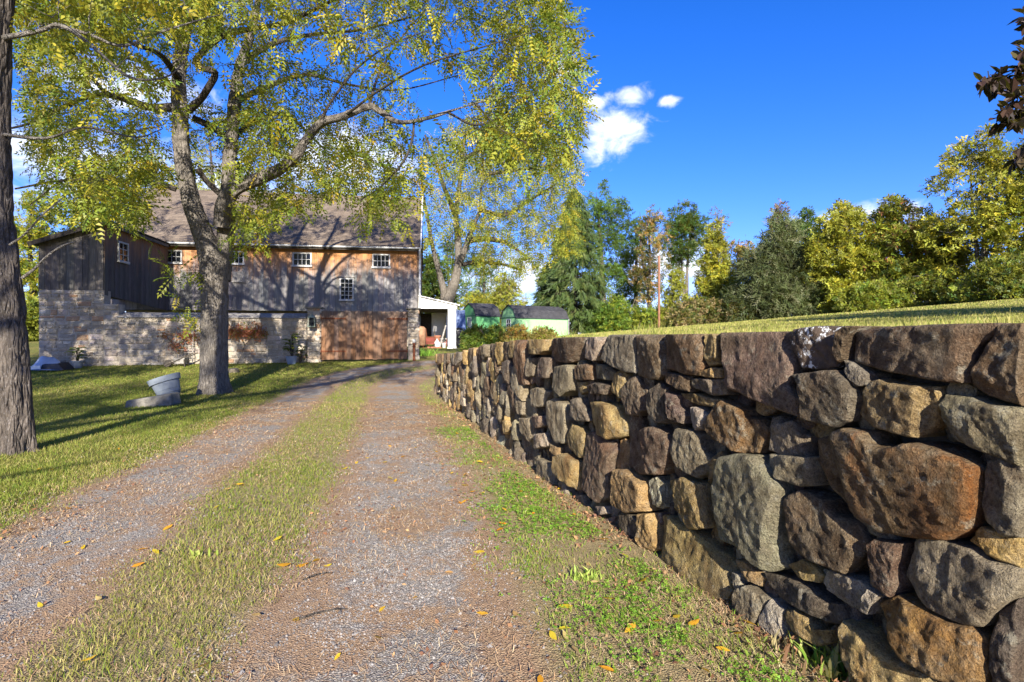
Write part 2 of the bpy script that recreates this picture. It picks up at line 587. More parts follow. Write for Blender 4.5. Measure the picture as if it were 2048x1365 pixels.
# bark: furrowed
def bark_material(name, c1, c2, sc=1.0, pale=(0.42, 0.40, 0.37), pf=0.35):
    m, nt, b = newmat(name, 0.92, 0.2)
    p = geo_pos(nt)
    q = scaled(nt, p, (1, 1, 0.22))
    n1 = noise_(nt, q, 22 * sc, 6, 0.65, 0.4)
    n2 = noise_(nt, scaled(nt, p, (1, 1, 0.5)), 70 * sc, 5, 0.7)
    n3 = noise_(nt, p, 3.0, 4)
    vo = nd(nt, 'TexVoronoi', {'Vector': q, 'Scale': 26 * sc, 'Randomness': 1.0}, feature='DISTANCE_TO_EDGE').outputs[0]
    c = mixc(nt, maprange(nt, n1, 0.35, 0.65), c2, c1)
    c = mixc(nt, math_(nt, 'MULTIPLY', maprange(nt, n2, 0.52, 0.75), pf), c, pale)
    c = mixc(nt, math_(nt, 'MULTIPLY', maprange(nt, n3, 0.5, 0.7), 0.35), c, tuple(x * 0.6 for x in c1))
    base(nt, b, c)
    h = math_(nt, 'ADD', n1, math_(nt, 'ADD', math_(nt, 'MULTIPLY', maprange(nt, vo, 0.0, 0.22), 0.8), math_(nt, 'MULTIPLY', n2, 0.4)))
    bump_(nt, b, h, 0.9, 0.03)
    return m


M['bark'] = bark_material('bark', (0.255, 0.226, 0.190), (0.085, 0.072, 0.058))
M['bark_dark'] = bark_material('bark_dark', (0.140, 0.116, 0.094), (0.040, 0.032, 0.026), 0.8, (0.36, 0.34, 0.32), 0.5)
M['twig'] = bark_material('twig_bark', (0.10, 0.085, 0.07), (0.045, 0.037, 0.03), 1.2, (0.30, 0.28, 0.26), 0.25)
M['twig_pale'] = bark_material('pale_twig_bark', (0.27, 0.25, 0.22), (0.14, 0.12, 0.10), 1.2)

# lawn soil with thatch; the blades stand on it
m_, nt_, b_ = newmat('lawn', 0.95, 0.1)
p_ = geo_pos(nt_)
n1 = noise_(nt_, p_, 0.55, 5, 0.62)
n2 = noise_(nt_, p_, 9.0, 6, 0.7)
n3 = noise_(nt_, scaled(nt_, p_, (1, 1, 1)), 90.0, 4, 0.7)
c = mixc(nt_, maprange(nt_, n1, 0.40, 0.62), (0.150, 0.165, 0.026), (0.290, 0.235, 0.070))
c = mixc(nt_, maprange(nt_, n2, 0.42, 0.66), c, (0.115, 0.135, 0.024))
c = mixc(nt_, maprange(nt_, n3, 0.50, 0.75), c, (0.38, 0.32, 0.12))
c = mixc(nt_, maprange(nt_, n3, 0.30, 0.46, 1.0, 0.0), c, (0.045, 0.045, 0.014))
base(nt_, b_, c)
bump_(nt_, b_, math_(nt_, 'ADD', n2, n3), 0.9, 0.03)
M['lawn'] = m_

# drive: gravel where 'Col'.r is high, needle litter and thin soil elsewhere
m_, nt_, b_ = newmat('drive', 0.93, 0.15)
p_ = geo_pos(nt_)
a_ = nd(nt_, 'SeparateColor', {0: nd(nt_, 'Attribute', None, attribute_name='Col').outputs['Color']})
n1 = noise_(nt_, p_, 1.6, 6, 0.66, 0.5)
n2 = noise_(nt_, p_, 14, 6, 0.7)
n3 = noise_(nt_, p_, 150, 3, 0.6)
vo = nd(nt_, 'TexVoronoi', {'Vector': p_, 'Scale': 75.0})
vo2 = nd(nt_, 'TexVoronoi', {'Vector': p_, 'Scale': 75.0}, feature='DISTANCE_TO_EDGE')
st = mixc(nt_, maprange(nt_, nd(nt_, 'SeparateColor', {0: vo.outputs['Color']}).outputs[0], 0.1, 0.95), (0.275, 0.248, 0.213), (0.50, 0.46, 0.405))
st = mixc(nt_, maprange(nt_, vo2.outputs[0], 0.0, 0.14, 0.75, 0.0), st, (0.17, 0.145, 0.125))
litter = mixc(nt_, maprange(nt_, n2, 0.35, 0.65), (0.42, 0.285, 0.175), (0.285, 0.180, 0.112))
litter = mixc(nt_, maprange(nt_, n3, 0.5, 0.75), litter, (0.54, 0.39, 0.24))
soil = mixc(nt_, maprange(nt_, n2, 0.35, 0.65), (0.38, 0.29, 0.15), (0.25, 0.195, 0.095))
soil = mixc(nt_, maprange(nt_, n3, 0.5, 0.75), soil, (0.52, 0.43, 0.24))
f = math_(nt_, 'ADD', math_(nt_, 'MULTIPLY', a_.outputs[0], 0.70), math_(nt_, 'ADD', math_(nt_, 'MULTIPLY', math_(nt_, 'SUBTRACT', n1, 0.5), 1.9), math_(nt_, 'MULTIPLY', math_(nt_, 'SUBTRACT', n2, 0.5), 0.9)))
c = mixc(nt_, maprange(nt_, a_.outputs[0], 0.10, 0.45), soil, litter)
c = mixc(nt_, maprange(nt_, f, 0.56, 0.80), c, st)
base(nt_, b_, c)
bump_(nt_, b_, math_(nt_, 'ADD', math_(nt_, 'MULTIPLY', vo2.outputs[0], 2.5), math_(nt_, 'ADD', n2, n3)), 0.8, 0.018)
M['drive'] = m_


def attr_mat(name, rough=0.9, spec=0.2):
    m, nt, b = newmat(name, rough, spec)
    base(nt, b, nd(nt, 'Attribute', None, attribute_name='Col').outputs['Color'])
    return m


M['chip'] = attr_mat('gravel_chip')
M['litter'] = attr_mat('needle_litter')


def objcol_mat(name, rough=0.6, trans=0.25):
    m, nt, b = newmat(name, rough, 0.3)
    c = nd(nt, 'ObjectInfo').outputs['Color']
    n = noise_(nt, geo_pos(nt), 60, 4)
    c = mixc(nt, maprange(nt, n, 0.5, 0.75), c, mixc(nt, 1.0, c, (0.65, 0.5, 0.4), 'MULTIPLY'))
    base(nt, b, c)
    tr = nd(nt, 'BsdfTranslucent', {'Color': c})
    mx = nd(nt, 'MixShader', {0: trans, 1: b.outputs[0], 2: tr.outputs[0]})
    nt.links.new(mx.outputs[0], nt.nodes['Material Output'].inputs[0])
    return m


M['fallen'] = objcol_mat('fallen_leaf')


# ------------------------------------------------------------------ ground sheet
def build_ground():
    Y = np.concatenate([-np.geomspace(1, 200, 26)[::-1], np.linspace(-0.8, 24, 130), 24 + np.geomspace(0.4, 900, 90)])
    u = np.concatenate([-11.9 - np.geomspace(0.3, 900, 46)[::-1], np.linspace(-11.8, 0.06, 70), [0.15, 0.18, 0.21, 0.24, 0.27, 0.30, 0.36],
                        np.linspace(0.5, 14, 44), 14 + np.geomspace(0.4, 900, 50)])
    YY, UU = np.meshgrid(Y, u, indexing='ij')
    XX = wall_x(YY) + UU
    Z = ground(XX, YY)
    V = np.stack([XX, YY, Z], -1).reshape(-1, 3)
    r, c = len(Y), len(u)
    i, j = np.meshgrid(np.arange(r - 1), np.arange(c - 1), indexing='ij')
    F = np.stack([i * c + j, i * c + j + 1, (i + 1) * c + j + 1, (i + 1) * c + j], -1).reshape(-1, 4)
    o = link('ground', fast_mesh('ground', V, F, smooth=True), M['lawn'])
    tag(o, 'lawn around the drive, rising to a grassy bank behind the stone wall', 'lawn', kind='structure')


build_ground()

# wheel tracks of the drive, as centre lines
TR = catmull([(0.2, -4), (-0.15, -1), (-0.54, 2.3), (-0.95, 5.0), (-1.44, 7.3), (-2.75, 13.5), (-3.35, 16), (-3.4, 18), (-2.8, 19.6), (-1.3, 20.6), (1.5, 21.4), (6, 22)], 14)
TL = catmull([(-1.9, -4), (-2.25, -1), (-2.82, 3.0), (-3.30, 5.0), (-3.72, 7.3), (-5.05, 13.5), (-5.55, 16.3), (-5.55, 18.6), (-4.9, 20.6), (-3.2, 22.0), (-0.6, 22.9), (5, 24)], 14)


def track_weight(X, Y):
    """0..1: how much a spot lies in a wheel track"""
    X = np.asarray(X, float).ravel()
    Y = np.asarray(Y, float).ravel()
    out = np.full(len(X), 9.0)
    for T, hw in ((TR, 0.50), (TL, 0.46)):
        for k in range(0, len(X), 20000):
            d = np.hypot(X[k:k + 20000, None] - T[None, :, 0], Y[k:k + 20000, None] - T[None, :, 1]).min(1) / hw
            out[k:k + 20000] = np.minimum(out[k:k + 20000], d)
    return np.clip(1.35 - 0.62 * out ** 1.6, 0, 1)


def build_drive():
    C = (TR + TL) / 2
    t = np.gradient(C, axis=0)
    t /= np.linalg.norm(t, axis=1, keepdims=True)
    n = np.stack([t[:, 1], -t[:, 0]], -1)
    s = np.concatenate([[0], np.cumsum(np.linalg.norm(np.diff(C, axis=0), axis=1))])
    S = np.arange(0, s[-1], 0.10)
    Cx, Cy = np.interp(S, s, C[:, 0]), np.interp(S, s, C[:, 1])
    nx, ny = np.interp(S, s, n[:, 0]), np.interp(S, s, n[:, 1])
    v = np.linspace(-2.15, 3.15, 70)
    X = Cx[:, None] + nx[:, None] * v
    Y = Cy[:, None] + ny[:, None] * v
    w = track_weight(X, Y).reshape(X.shape)
    va = np.where(v > 0, v - 1.05, -v)
    edge = sstep(1.75, 2.1, va)[None, :] + 0 * X
    z = ground(X, Y) + 0.012 - 0.028 * np.clip(edge + fbm2(X, Y, 2.2, 3, 3) * 0.9 * sstep(1.45, 1.75, va)[None, :], 0, 1.3) + fbm2(X, Y, 5, 3, 7) * 0.004
    V = np.stack([X, Y, z], -1).reshape(-1, 3)
    r, c = X.shape
    i, j = np.meshgrid(np.arange(r - 1), np.arange(c - 1), indexing='ij')
    F = np.stack([i * c + j, i * c + j + 1, (i + 1) * c + j + 1, (i + 1) * c + j], -1).reshape(-1, 4)
    col = np.stack([w.ravel()] * 3, -1)
    o = link('driveway', fast_mesh('driveway', V, F, col, smooth=True), M['drive'])
    tag(o, 'two-track gravel drive with a grassy middle strip leading to the barn', 'driveway', kind='structure')


build_drive()

# ------------------------------------------------------------------ dry-laid stone wall along the drive
_sy = np.linspace(-4, 16, 2001)
_ss = np.concatenate([[0], np.cumsum(np.hypot(np.diff(wall_x(_sy)), np.diff(_sy)))])


def w_s(Y):
    return np.interp(Y, _sy, _ss)


def w_y(s):
    return np.interp(s, _ss, _sy)


def w_frame(s):
    y = w_y(s)
    y2 = w_y(s + 0.05)
    x, x2 = wall_x(y), wall_x(y2)
    t = np.array([x2 - x, y2 - y])
    t /= np.linalg.norm(t)
    return np.array([x, y]), t, np.array([-t[1], t[0]])


_ry = np.linspace(1.2, 15.0, 3000)
_rdx = wall_x(_ry) / _ry


def px_wall(px, py):
    """photograph point -> (along, height) on the wall face"""
    dx = (px - 1024) / FP
    y = float(np.interp(-dx, -_rdx, _ry))
    return float(w_s(y)), EYE + y * (682.5 - py) / FP


Z1 = (860, 640, 3.412)
Z2 = (1250, 640, 3.791)
Z3 = (1600, 620, 3.591)
Z4 = (1150, 950, 3.289)
Z5 = (1550, 950, 3.289)
PX = (0, 0, 1.0)
# colour families
BR, GY, OC, RU, PU, GG, PA, DK = 'brown', 'grey', 'ochre', 'rust', 'purple', 'greygreen', 'pale', 'dark'
PAL = {BR: (0.175, 0.115, 0.066), GY: (0.275, 0.240, 0.180), OC: (0.50, 0.350, 0.135), RU: (0.24, 0.130, 0.055), PU: (0.215, 0.150, 0.110),
       GG: (0.335, 0.285, 0.185), PA: (0.52, 0.46, 0.34), DK: (0.110, 0.090, 0.070)}
RUSTY = {BR: 0.45, GY: 0.15, OC: 0.55, RU: 0.9, PU: 0.3, GG: 0.1, PA: 0.25, DK: 0.2}
TRACED = [
    (Z2, BR, (135, 125, 330, 115, 345, 420, 300, 450, 130, 420)),
    (Z2, BR, (352, 110, 668, 105, 655, 360, 610, 415, 490, 405, 362, 370)),
    (Z2, OC, (682, 110, 790, 105, 770, 180, 765, 330, 690, 340, 677, 250)),
    (Z2, PU, (808, 100, 1285, 78, 1285, 190, 1330, 330, 1305, 490, 1388, 600, 1383, 720, 1150, 638, 852, 508, 822, 300)),
    (Z3, 'lichen', (-8, 150, 200, 125, 345, 135, 310, 220, 300, 395, 230, 418, 50, 408, 2, 300)),
    (Z3, BR, (348, 170, 400, 135, 455, 140, 420, 190, 402, 260, 395, 330, 365, 350, 338, 300)),
    (Z3, BR, (465, 160, 660, 135, 1100, 110, 1415, 105, 1425, 150, 1290, 260, 1238, 515, 1000, 487, 640, 427, 455, 370)),
    (Z3, BR, (1455, 130, 1640, 110, 1640, 665, 1400, 597, 1275, 528, 1375, 300)),
    (Z3, DK, (22, 470, 340, 442, 430, 520, 475, 620, 440, 788, 330, 832, 102, 768, 62, 520)),
    (Z3, GY, (392, 370, 450, 390, 548, 460, 548, 528, 462, 538, 412, 440)),
    (Z3, OC, (540, 530, 640, 505, 700, 530, 900, 555, 1020, 560, 1048, 650, 1018, 830, 920, 902, 780, 878, 590, 828, 492, 740, 502, 620)),
    (Z3, GG, (1112, 620, 1300, 640, 1430, 690, 1640, 710, 1640, 1105, 1400, 1008, 1192, 928, 1092, 780)),
    (PX, RU, (1650, 879, 1695, 870, 1720, 858, 1764, 866, 1778, 890, 1806, 898, 1851, 886, 1892, 896, 1945, 918, 1971, 937, 1969, 990, 1957, 1054, 1915, 1073, 1838, 1066, 1787, 1060, 1721, 1016, 1682, 973, 1651, 930)),
    (PX, GG, (1991, 928, 2018, 923, 2060, 936, 2060, 1068, 2030, 1065, 1996, 1039, 1982, 1010)),
    (Z2, GG, (1140, 750, 1190, 740, 1240, 790, 1320, 770, 1370, 850, 1418, 880, 1413, 1018, 1280, 1023, 1152, 980, 1137, 830)),
    (Z2, GG, (1180, 1022, 1488, 1042, 1478, 1243, 1400, 1248, 1230, 1188, 1167, 1090)),
    (Z2, BR, (367, 402, 538, 432, 543, 538, 470, 518, 362, 460)),
    (Z2, GY, (548, 445, 690, 452, 798, 452, 803, 563, 720, 568, 548, 503)),
    (Z2, OC, (622, 400, 740, 367, 778, 377, 778, 436, 690, 430, 627, 415)),
    (Z2, DK, (232, 560, 300, 482, 372, 530, 360, 640, 370, 740, 425, 778, 300, 773, 242, 700)),
    (Z2, PU, (380, 560, 450, 582, 442, 640, 508, 720, 498, 776, 440, 768, 384, 680)),
    (Z2, OC, (467, 560, 580, 562, 728, 602, 723, 662, 600, 638, 482, 592)),
    (Z2, PA, (552, 670, 590, 667, 678, 720, 640, 818, 590, 828, 552, 750)),
    (Z2, RU, (690, 790, 740, 690, 800, 622, 880, 650, 950, 690, 970, 740, 1060, 760, 1112, 830, 1082, 930, 1060, 1000, 960, 1003, 860, 958, 722, 900, 688, 870)),
    (Z2, BR, (72, 900, 130, 860, 200, 822, 280, 817, 400, 890, 428, 960, 400, 1080, 340, 1168, 150, 1158, 62, 1100)),
    (Z2, GG, (447, 830, 540, 842, 620, 872, 650, 1000, 702, 1060, 660, 1148, 600, 1188, 482, 1118, 442, 1000)),
    (Z2, OC, (722, 1030, 760, 1007, 792, 1050, 750, 1150, 682, 1218, 668, 1180)),
    (PX, GG, (1466, 915, 1503, 911, 1535, 915, 1552, 930, 1584, 974, 1590, 1002, 1578, 1041, 1576, 1111, 1582, 1128, 1563, 1136, 1530, 1122, 1497, 1101, 1452, 1077, 1443, 1041, 1450, 968)),
    (Z1, OC, (1302, 1022, 1400, 1022, 1518, 1120, 1523, 1298, 1420, 1308, 1292, 1248)),
    (Z4, PA, (532, 40, 570, 17, 600, 60, 612, 200, 590, 213, 532, 190)),
    (Z4, OC, (662, 40, 760, 17, 878, 62, 903, 200, 923, 338, 800, 348, 770, 280, 692, 180)),
    (Z5, BR, (132, 160, 240, 102, 390, 172, 440, 260, 560, 332, 648, 460, 600, 558, 520, 628, 400, 588, 162, 488, 132, 300)),
    (Z4, OC, (587, 272, 640, 272, 740, 332, 860, 402, 1000, 522, 1058, 602, 1083, 760, 1040, 852, 930, 788, 840, 748, 730, 688, 640, 648, 602, 560, 612, 430)),
    (Z4, OC, (482, 262, 540, 262, 563, 332, 593, 478, 560, 493, 472, 448, 482, 350)),
    (Z4, DK, (332, 237, 400, 242, 458, 302, 438, 408, 400, 418, 312, 350)),
    (Z4, GG, (262, 362, 330, 392, 373, 440, 330, 453, 267, 400)),
    (Z4, GG, (392, 442, 470, 472, 508, 538, 440, 508)),
    (Z4, PA, (522, 522, 583, 552, 568, 598, 532, 560)),
    (Z4, PA, (192, 207, 250, 207, 263, 248, 210, 258)),
    (Z4, GG, (22, 127, 70, 137, 93, 200, 70, 238, 32, 190)),
    (Z4, GG, (102, 207, 140, 262, 150, 300, 102, 280)),
    (Z4, PU, (202, 312, 250, 282, 288, 272, 270, 320, 240, 378, 207, 368)),
    (Z4, OC, (1102, 562, 1160, 572, 1278, 670, 1258, 718, 1200, 688, 1122, 610)),
    (Z4, PA, (1092, 647, 1138, 662, 1138, 740, 1128, 772, 1102, 730)),
    (Z4, GG, (1152, 742, 1200, 727, 1335, 810, 1288, 880, 1268, 958, 1112, 908, 1122, 830)),
    (Z4, PA, (1352, 822, 1428, 890, 1420, 950, 1438, 1060, 1390, 1088, 1294, 1010, 1294, 920)),
    (Z4, DK, (1302, 652, 1450, 682, 1560, 742, 1700, 830, 1778, 842, 1798, 900, 1788, 968, 1700, 958, 1560, 878, 1400, 798, 1312, 700)),
    (Z4, OC, (1442, 592, 1540, 562, 1588, 602, 1650, 660, 1618, 698, 1500, 668)),
    (Z5, PA, (362, 690, 400, 632, 500, 652, 600, 692, 678, 752, 668, 830, 630, 883, 500, 818, 382, 750)),
    (Z5, PA, (695, 755, 748, 790, 700, 888, 655, 870)),
    (Z5, OC, (142, 892, 200, 892, 330, 1012, 398, 1012, 388, 1088, 330, 1108, 200, 1018, 152, 960)),
    (Z5, BR, (692, 460, 730, 432, 878, 462, 860, 600, 868, 700, 830, 778, 712, 700)),
    (Z5, GG, (972, 430, 1040, 407, 1200, 452, 1340, 492, 1440, 562, 1640, 612, 1640, 768, 1530, 848, 1420, 973, 1300, 958, 1080, 858, 962, 760, 897, 660)),
    (Z5, OC, (1342, 432, 1420, 352, 1640, 422, 1640, 588, 1500, 548)),
    (Z5, 'orange', (772, 850, 880, 797, 1040, 882, 1180, 952, 1350, 992, 1428, 1062, 1448, 1180, 1438, 1340, 1390, 1365, 1250, 1348, 1100, 1268, 970, 1198, 852, 1030)),
    (Z5, OC, (522, 962, 640, 1022, 780, 1152, 1000, 1302, 1050, 1400, 560, 1400, 532, 1150)),
    (Z5, GY, (162, 1062, 200, 1042, 228, 1100, 180, 1138)),
    (Z5, DK, (1522, 902, 1640, 842, 1640, 1400, 1502, 1400, 1492, 1100)),
    (Z1, GY, (1228, 110, 1432, 105, 1440, 358, 1360, 348, 1197, 263, 1202, 190)),
    (Z1, PA, (1102, 115, 1212, 115, 1190, 230, 1160, 278, 1092, 258)),
    (Z1, BR, (838, 130, 1080, 115, 1083, 250, 1000, 293, 890, 288, 838, 250)),
    (Z1, OC, (702, 140, 828, 122, 828, 210, 790, 238, 702, 228)),
    (Z1, BR, (622, 150, 690, 142, 688, 280, 688, 440, 640, 438, 617, 300)),
    (Z1, OC, (562, 140, 612, 137, 605, 258, 562, 258)),
    (Z1, GG, (692, 267, 740, 262, 730, 380, 702, 388)),
    (Z1, PU, (757, 257, 850, 262, 840, 398, 762, 388)),
    (Z1, GG, (1147, 307, 1220, 312, 1263, 360, 1248, 408, 1152, 398)),
    (Z1, BR, (1037, 317, 1110, 302, 1138, 320, 1138, 408, 1037, 408)),
    (Z1, GG, (882, 322, 1000, 307, 1023, 360, 1018, 478, 960, 518, 892, 450)),
    (Z1, OC, (1032, 432, 1080, 427, 1083, 490, 1050, 508)),
    (Z1, DK, (1112, 450, 1180, 432, 1258, 452, 1238, 508, 1132, 498)),
    (Z1, OC, (1272, 380, 1330, 347, 1362, 380, 1352, 450, 1338, 528, 1272, 480)),
    (Z1, PU, (1370, 395, 1440, 387, 1498, 480, 1503, 600, 1460, 648, 1382, 638, 1355, 520)),
    (Z1, GG, (692, 480, 760, 462, 828, 490, 800, 588, 740, 598, 697, 550)),
    (Z1, GG, (852, 560, 900, 537, 958, 580, 973, 680, 950, 838, 892, 838, 842, 690)),
    (Z1, GY, (992, 550, 1060, 532, 1080, 580, 1128, 688, 1052, 688, 1002, 640)),
    (Z1, OC, (1127, 562, 1190, 562, 1300, 592, 1368, 720, 1358, 788, 1270, 808, 1182, 778, 1152, 680)),
    (Z1, PU, (727, 657, 800, 657, 818, 718, 770, 738)),
    (Z1, OC, (982, 707, 1040, 722, 1086, 772, 1078, 928, 1050, 938, 982, 880)),
    (Z1, PU, (1094, 772, 1180, 762, 1298, 890, 1270, 1010, 1268, 1208, 1200, 1238, 1102, 1158, 1084, 1020)),
    (Z1, GG, (652, 672, 720, 672, 733, 800, 700, 828, 652, 760)),
    (Z1, PA, (747, 782, 820, 772, 848, 858, 770, 878, 742, 830)),
    (Z1, OC, (907, 932, 960, 912, 1048, 970, 1058, 1168, 1000, 1118, 907, 1040)),
    (Z1, GG, (782, 942, 880, 992, 888, 1168, 800, 1118, 762, 1050)),
    (Z1, PA, (912, 1092, 960, 1112, 988, 1218, 940, 1208, 902, 1150)),
    (Z1, OC, (842, 832, 900, 872, 900, 928, 852, 898)),
]

stone_wall = thing('stone_wall', 'dry-laid retaining wall of rough brown and grey field stones beside the drive', 'stone wall', (1.4, 2.35, 0.0))
W0 = np.array([1.4, 2.35, 0.0])


def poly_area(p):
    x, y = p[:, 0], p[:, 1]
    return 0.5 * float(np.sum(x * np.roll(y, -1) - y * np.roll(x, -1)))


def poly_centroid(p):
    x, y = p[:, 0], p[:, 1]
    x2, y2 = np.roll(x, -1), np.roll(y, -1)
    cr = x * y2 - x2 * y
    a = cr.sum() / 2
    return np.array([((x + x2) * cr).sum() / (6 * a), ((y + y2) * cr).sum() / (6 * a)])


def stone_shape(poly, seed, N, rings, bulge, back, rough=1.0):
    """a rough block with the outline poly (2D, metres); returns verts (a, b, out) about its centroid, and faces"""
    r_ = np.random.default_rng(seed)
    c = poly_centroid(poly)
    q = poly - c
    L = np.linalg.norm(np.roll(q, -1, 0) - q, axis=1)
    cum = np.concatenate([[0], np.cumsum(L)])
    s = np.arange(N) / N * cum[-1]
    qc = np.vstack([q, q[:1]])
    bd = np.stack([np.interp(s, cum, qc[:, 0]), np.interp(s, cum, qc[:, 1])], -1)
    bd = bd * 0.84 + (np.roll(bd, 1, 0) + np.roll(bd, -1, 0)) * 0.08
    size = math.sqrt(abs(poly_area(poly)))
    bd = bd * (1 + 0.016 / size)
    rad = np.maximum(np.linalg.norm(bd, axis=1), 0.008)
    D = bd / np.linalg.norm(bd, axis=1, keepdims=True)
    ang = np.arctan2(D[:, 1], D[:, 0])
    off = r_.uniform(0, 50, 3)
    rad = rad * (1 + 0.05 * rough * fbm(np.stack([D[:, 0] * 2.2, D[:, 1] * 2.2, 0 * ang], -1) + off, 3, seed))
    X = rings[:, None, None] * rad[None, :, None] * D[None, :, :]
    x, y = X[..., 0], X[..., 1]
    # chiselled face: lowest of several tilted planes
    f = 0.10 * rough * (x * r_.normal(0, 1) + y * r_.normal(0, 1))
    for _ in range(4):
        a = r_.uniform(0, 2 * math.pi)
        sl = r_.uniform(0.3, 1.2) * rough
        f = np.minimum(f, (r_.uniform(0.34, 0.62) * size - (x * math.cos(a) + y * math.sin(a))) * sl)
    f = np.maximum(f, -0.14 * size)
    g = np.full(x.shape, 9.0)
    for _ in range(7):
        a = r_.uniform(0, 2 * math.pi)
        g = np.minimum(g, r_.uniform(0.0, 0.06) * size + r_.uniform(0.06, 0.32) * (x * math.cos(a) + y * math.sin(a)))
    f = np.minimum(f, 0.42 * (g - g.mean()) + 0.025 * size)
    sa = r_.uniform(-0.7, 0.7)
    xs, ys = x * math.cos(sa) + y * math.sin(sa), y * math.cos(sa) - x * math.sin(sa)
    f = f + 0.010 * rough * fbm(np.stack([xs * 20, ys * 6, 0 * x], -1) + off, 4, seed + 4)
    f = f - 0.03 * np.clip(fbm(np.stack([x * 9, y * 9, 0 * x], -1) - off, 2, seed + 8), 0, 1) * rings[:, None] ** 8
    f = f + 0.008 * rough * fbm(np.stack([x * 30, y * 30, 0 * x], -1) + off, 2, seed + 5)
    edge = bulge * (1 - rings[:, None] ** 30 * 0.20)
    z = np.maximum(edge + f, -0.05)
    V = np.concatenate([np.stack([x, y, z], -1).reshape(-1, 3),
                        np.stack([x[-1] * 1.0, y[-1] * 1.0, np.full(N, -0.02)], -1),
                        np.stack([x[-1] * 0.97, y[-1] * 0.97, np.full(N, -back)], -1)])
    m = len(rings) + 2
    j, kk = np.meshgrid(np.arange(m - 1), np.arange(N), indexing='ij')
    k2 = (kk + 1) % N
    F = np.stack([j * N + kk, (j + 1) * N + kk, (j + 1) * N + k2, j * N + k2], -1).reshape(-1, 4)
    V = np.vstack([V, [[0, 0, float(z[0].mean())]]])
    cap = np.stack([np.full(N, len(V) - 1), np.arange(N), (np.arange(N) + 1) % N], -1)
    return c, V, [F, cap]


_sid = [0]
_stones = []


def put_stone(poly, fam, bulge, N, rings, back=0.30, rough=1.0):
    _sid[0] += 1
    sd = _sid[0]
    r_ = np.random.default_rng(900 + sd)
    if poly_area(poly) < 0:
        poly = poly[::-1]
    c, V, F = stone_shape(poly, sd, N, rings, bulge, back, rough)
    (bx, by), t, n = w_frame(c[0])
    V[:, 1] = np.minimum(V[:, 1], float(wall_top(w_y(c[0]))) + r_.uniform(-0.012, 0.018) - c[1])
    W = np.stack([V[:, 0] * t[0] + V[:, 2] * n[0], V[:, 0] * t[1] + V[:, 2] * n[1], V[:, 1]], -1)
    # along the wall, t runs away from the camera: outline order flips with it
    me = fast_mesh('stone', W, [f[:, ::-1] for f in F], smooth=True)
    me.set_sharp_from_angle(angle=R(13))
    o = link('stone', me, M['lichen_stone'] if fam == 'lichen' else M['field_stone'], stone_wall, (bx - W0[0], by - W0[1], c[1] - W0[2]))
    if fam == 'orange':
        col, al = (0.36, 0.20, 0.055), 1.0
    elif fam == 'lichen':
        col, al = PAL[BR], 0
    else:
        col, al = PAL[fam], RUSTY[fam]
    k = r_.uniform(0.80, 1.25)
    col = [min(1, v * k * r_.uniform(0.93, 1.07)) for v in col]
    o.color = (*col, al * r_.uniform(0.4, 1.2))
    _stones.append(o)
    return o


RN = np.array([0.07, 0.14, 0.21, 0.28, 0.35, 0.42, 0.49, 0.56, 0.63, 0.70, 0.77, 0.83, 0.89, 0.94, 0.975, 1.0])
RF = np.array([0.3, 0.6, 0.85, 0.97, 1.0])
# occupancy of the wall face, to find the gaps between the big stones
S_LO, S_HI, HB = float(w_s(1.75)), float(w_s(6.45)), -0.1
RES = 0.01
occ = np.zeros((int((S_HI - S_LO) / RES) + 1, int(1.75 / RES)), bool)
_gs = S_LO + (np.arange(occ.shape[0]) + 0.5) * RES
_gh = HB + (np.arange(occ.shape[1]) + 0.5) * RES
GS, GH = np.meshgrid(_gs, _gh, indexing='ij')


def mark(poly):
    inside = np.zeros(occ.shape, bool)
    for i in range(len(poly)):
        a, b = poly[i], poly[(i + 1) % len(poly)]
        if a[1] == b[1]:
            continue
        cond = (a[1] > GH) != (b[1] > GH)
        xi = (b[0] - a[0]) * (GH - a[1]) / (b[1] - a[1]) + a[0]
        inside ^= cond & (GS < xi)
    return inside


for (ox, oy, sc), fam, pts in TRACED:
    p = np.array([px_wall(ox + pts[i] / sc, oy + pts[i + 1] / sc) for i in range(0, len(pts), 2)])
    far = w_y(p[:, 0].mean()) > 4.6
    big = math.sqrt(abs(poly_area(p)))
    put_stone(p, fam, 0.045 + 0.05 * min(1, big / 0.4) + rng.uniform(-0.02, 0.03), 48 if far else 96, RN[::2] if far else RN)
    occ |= mark(p)
occ |= GH > wall_top(w_y(GS)) - 0.02
# chinking stones in the gaps, set back from the face
fams = [BR, GY, OC, GG, DK, PU, GG]
nfill = 0
for trial in range(9000):
    rr = 0.13 * (1 - trial / 9000) ** 1.2 + 0.022
    s, h = rng.uniform(S_LO, S_HI), rng.uniform(-0.06, 1.42)
    asp = rng.uniform(0.6, 1.5)
    m = ((GS - s) / (rr * asp)) ** 2 + ((GH - h) / rr) ** 2 < 1
    cnt = m.sum()
    if cnt == 0 or (occ & m).sum() > 0.17 * cnt:
        continue
    occ |= m
    a = np.sort(rng.uniform(0, 2 * math.pi, 7))
    if np.diff(np.append(a, a[0] + 2 * math.pi)).max() > 1.6:
        a = np.arange(7) * 2 * math.pi / 7
    k = rng.uniform(0.95, 1.18, 7)
    poly = np.stack([s + np.cos(a) * rr * asp * k, h + np.sin(a) * rr * k], -1)
    put_stone(poly, fams[rng.integers(len(fams))], rng.uniform(-0.035, 0.02), 24, RF, 0.2)
    nfill += 1
    if nfill > 150:
        break


def clip_half(poly, m, n):
    """keep the side of the polygon with (p - m).n <= 0"""
    out = []
    for i in range(len(poly)):
        a, b = poly[i], poly[(i + 1) % len(poly)]
        da, db = (a - m) @ n, (b - m) @ n
        if da <= 0:
            out.append(a)
        if da * db < 0:
            out.append(a + (b - a) * da / (da - db))
    return np.array(out)


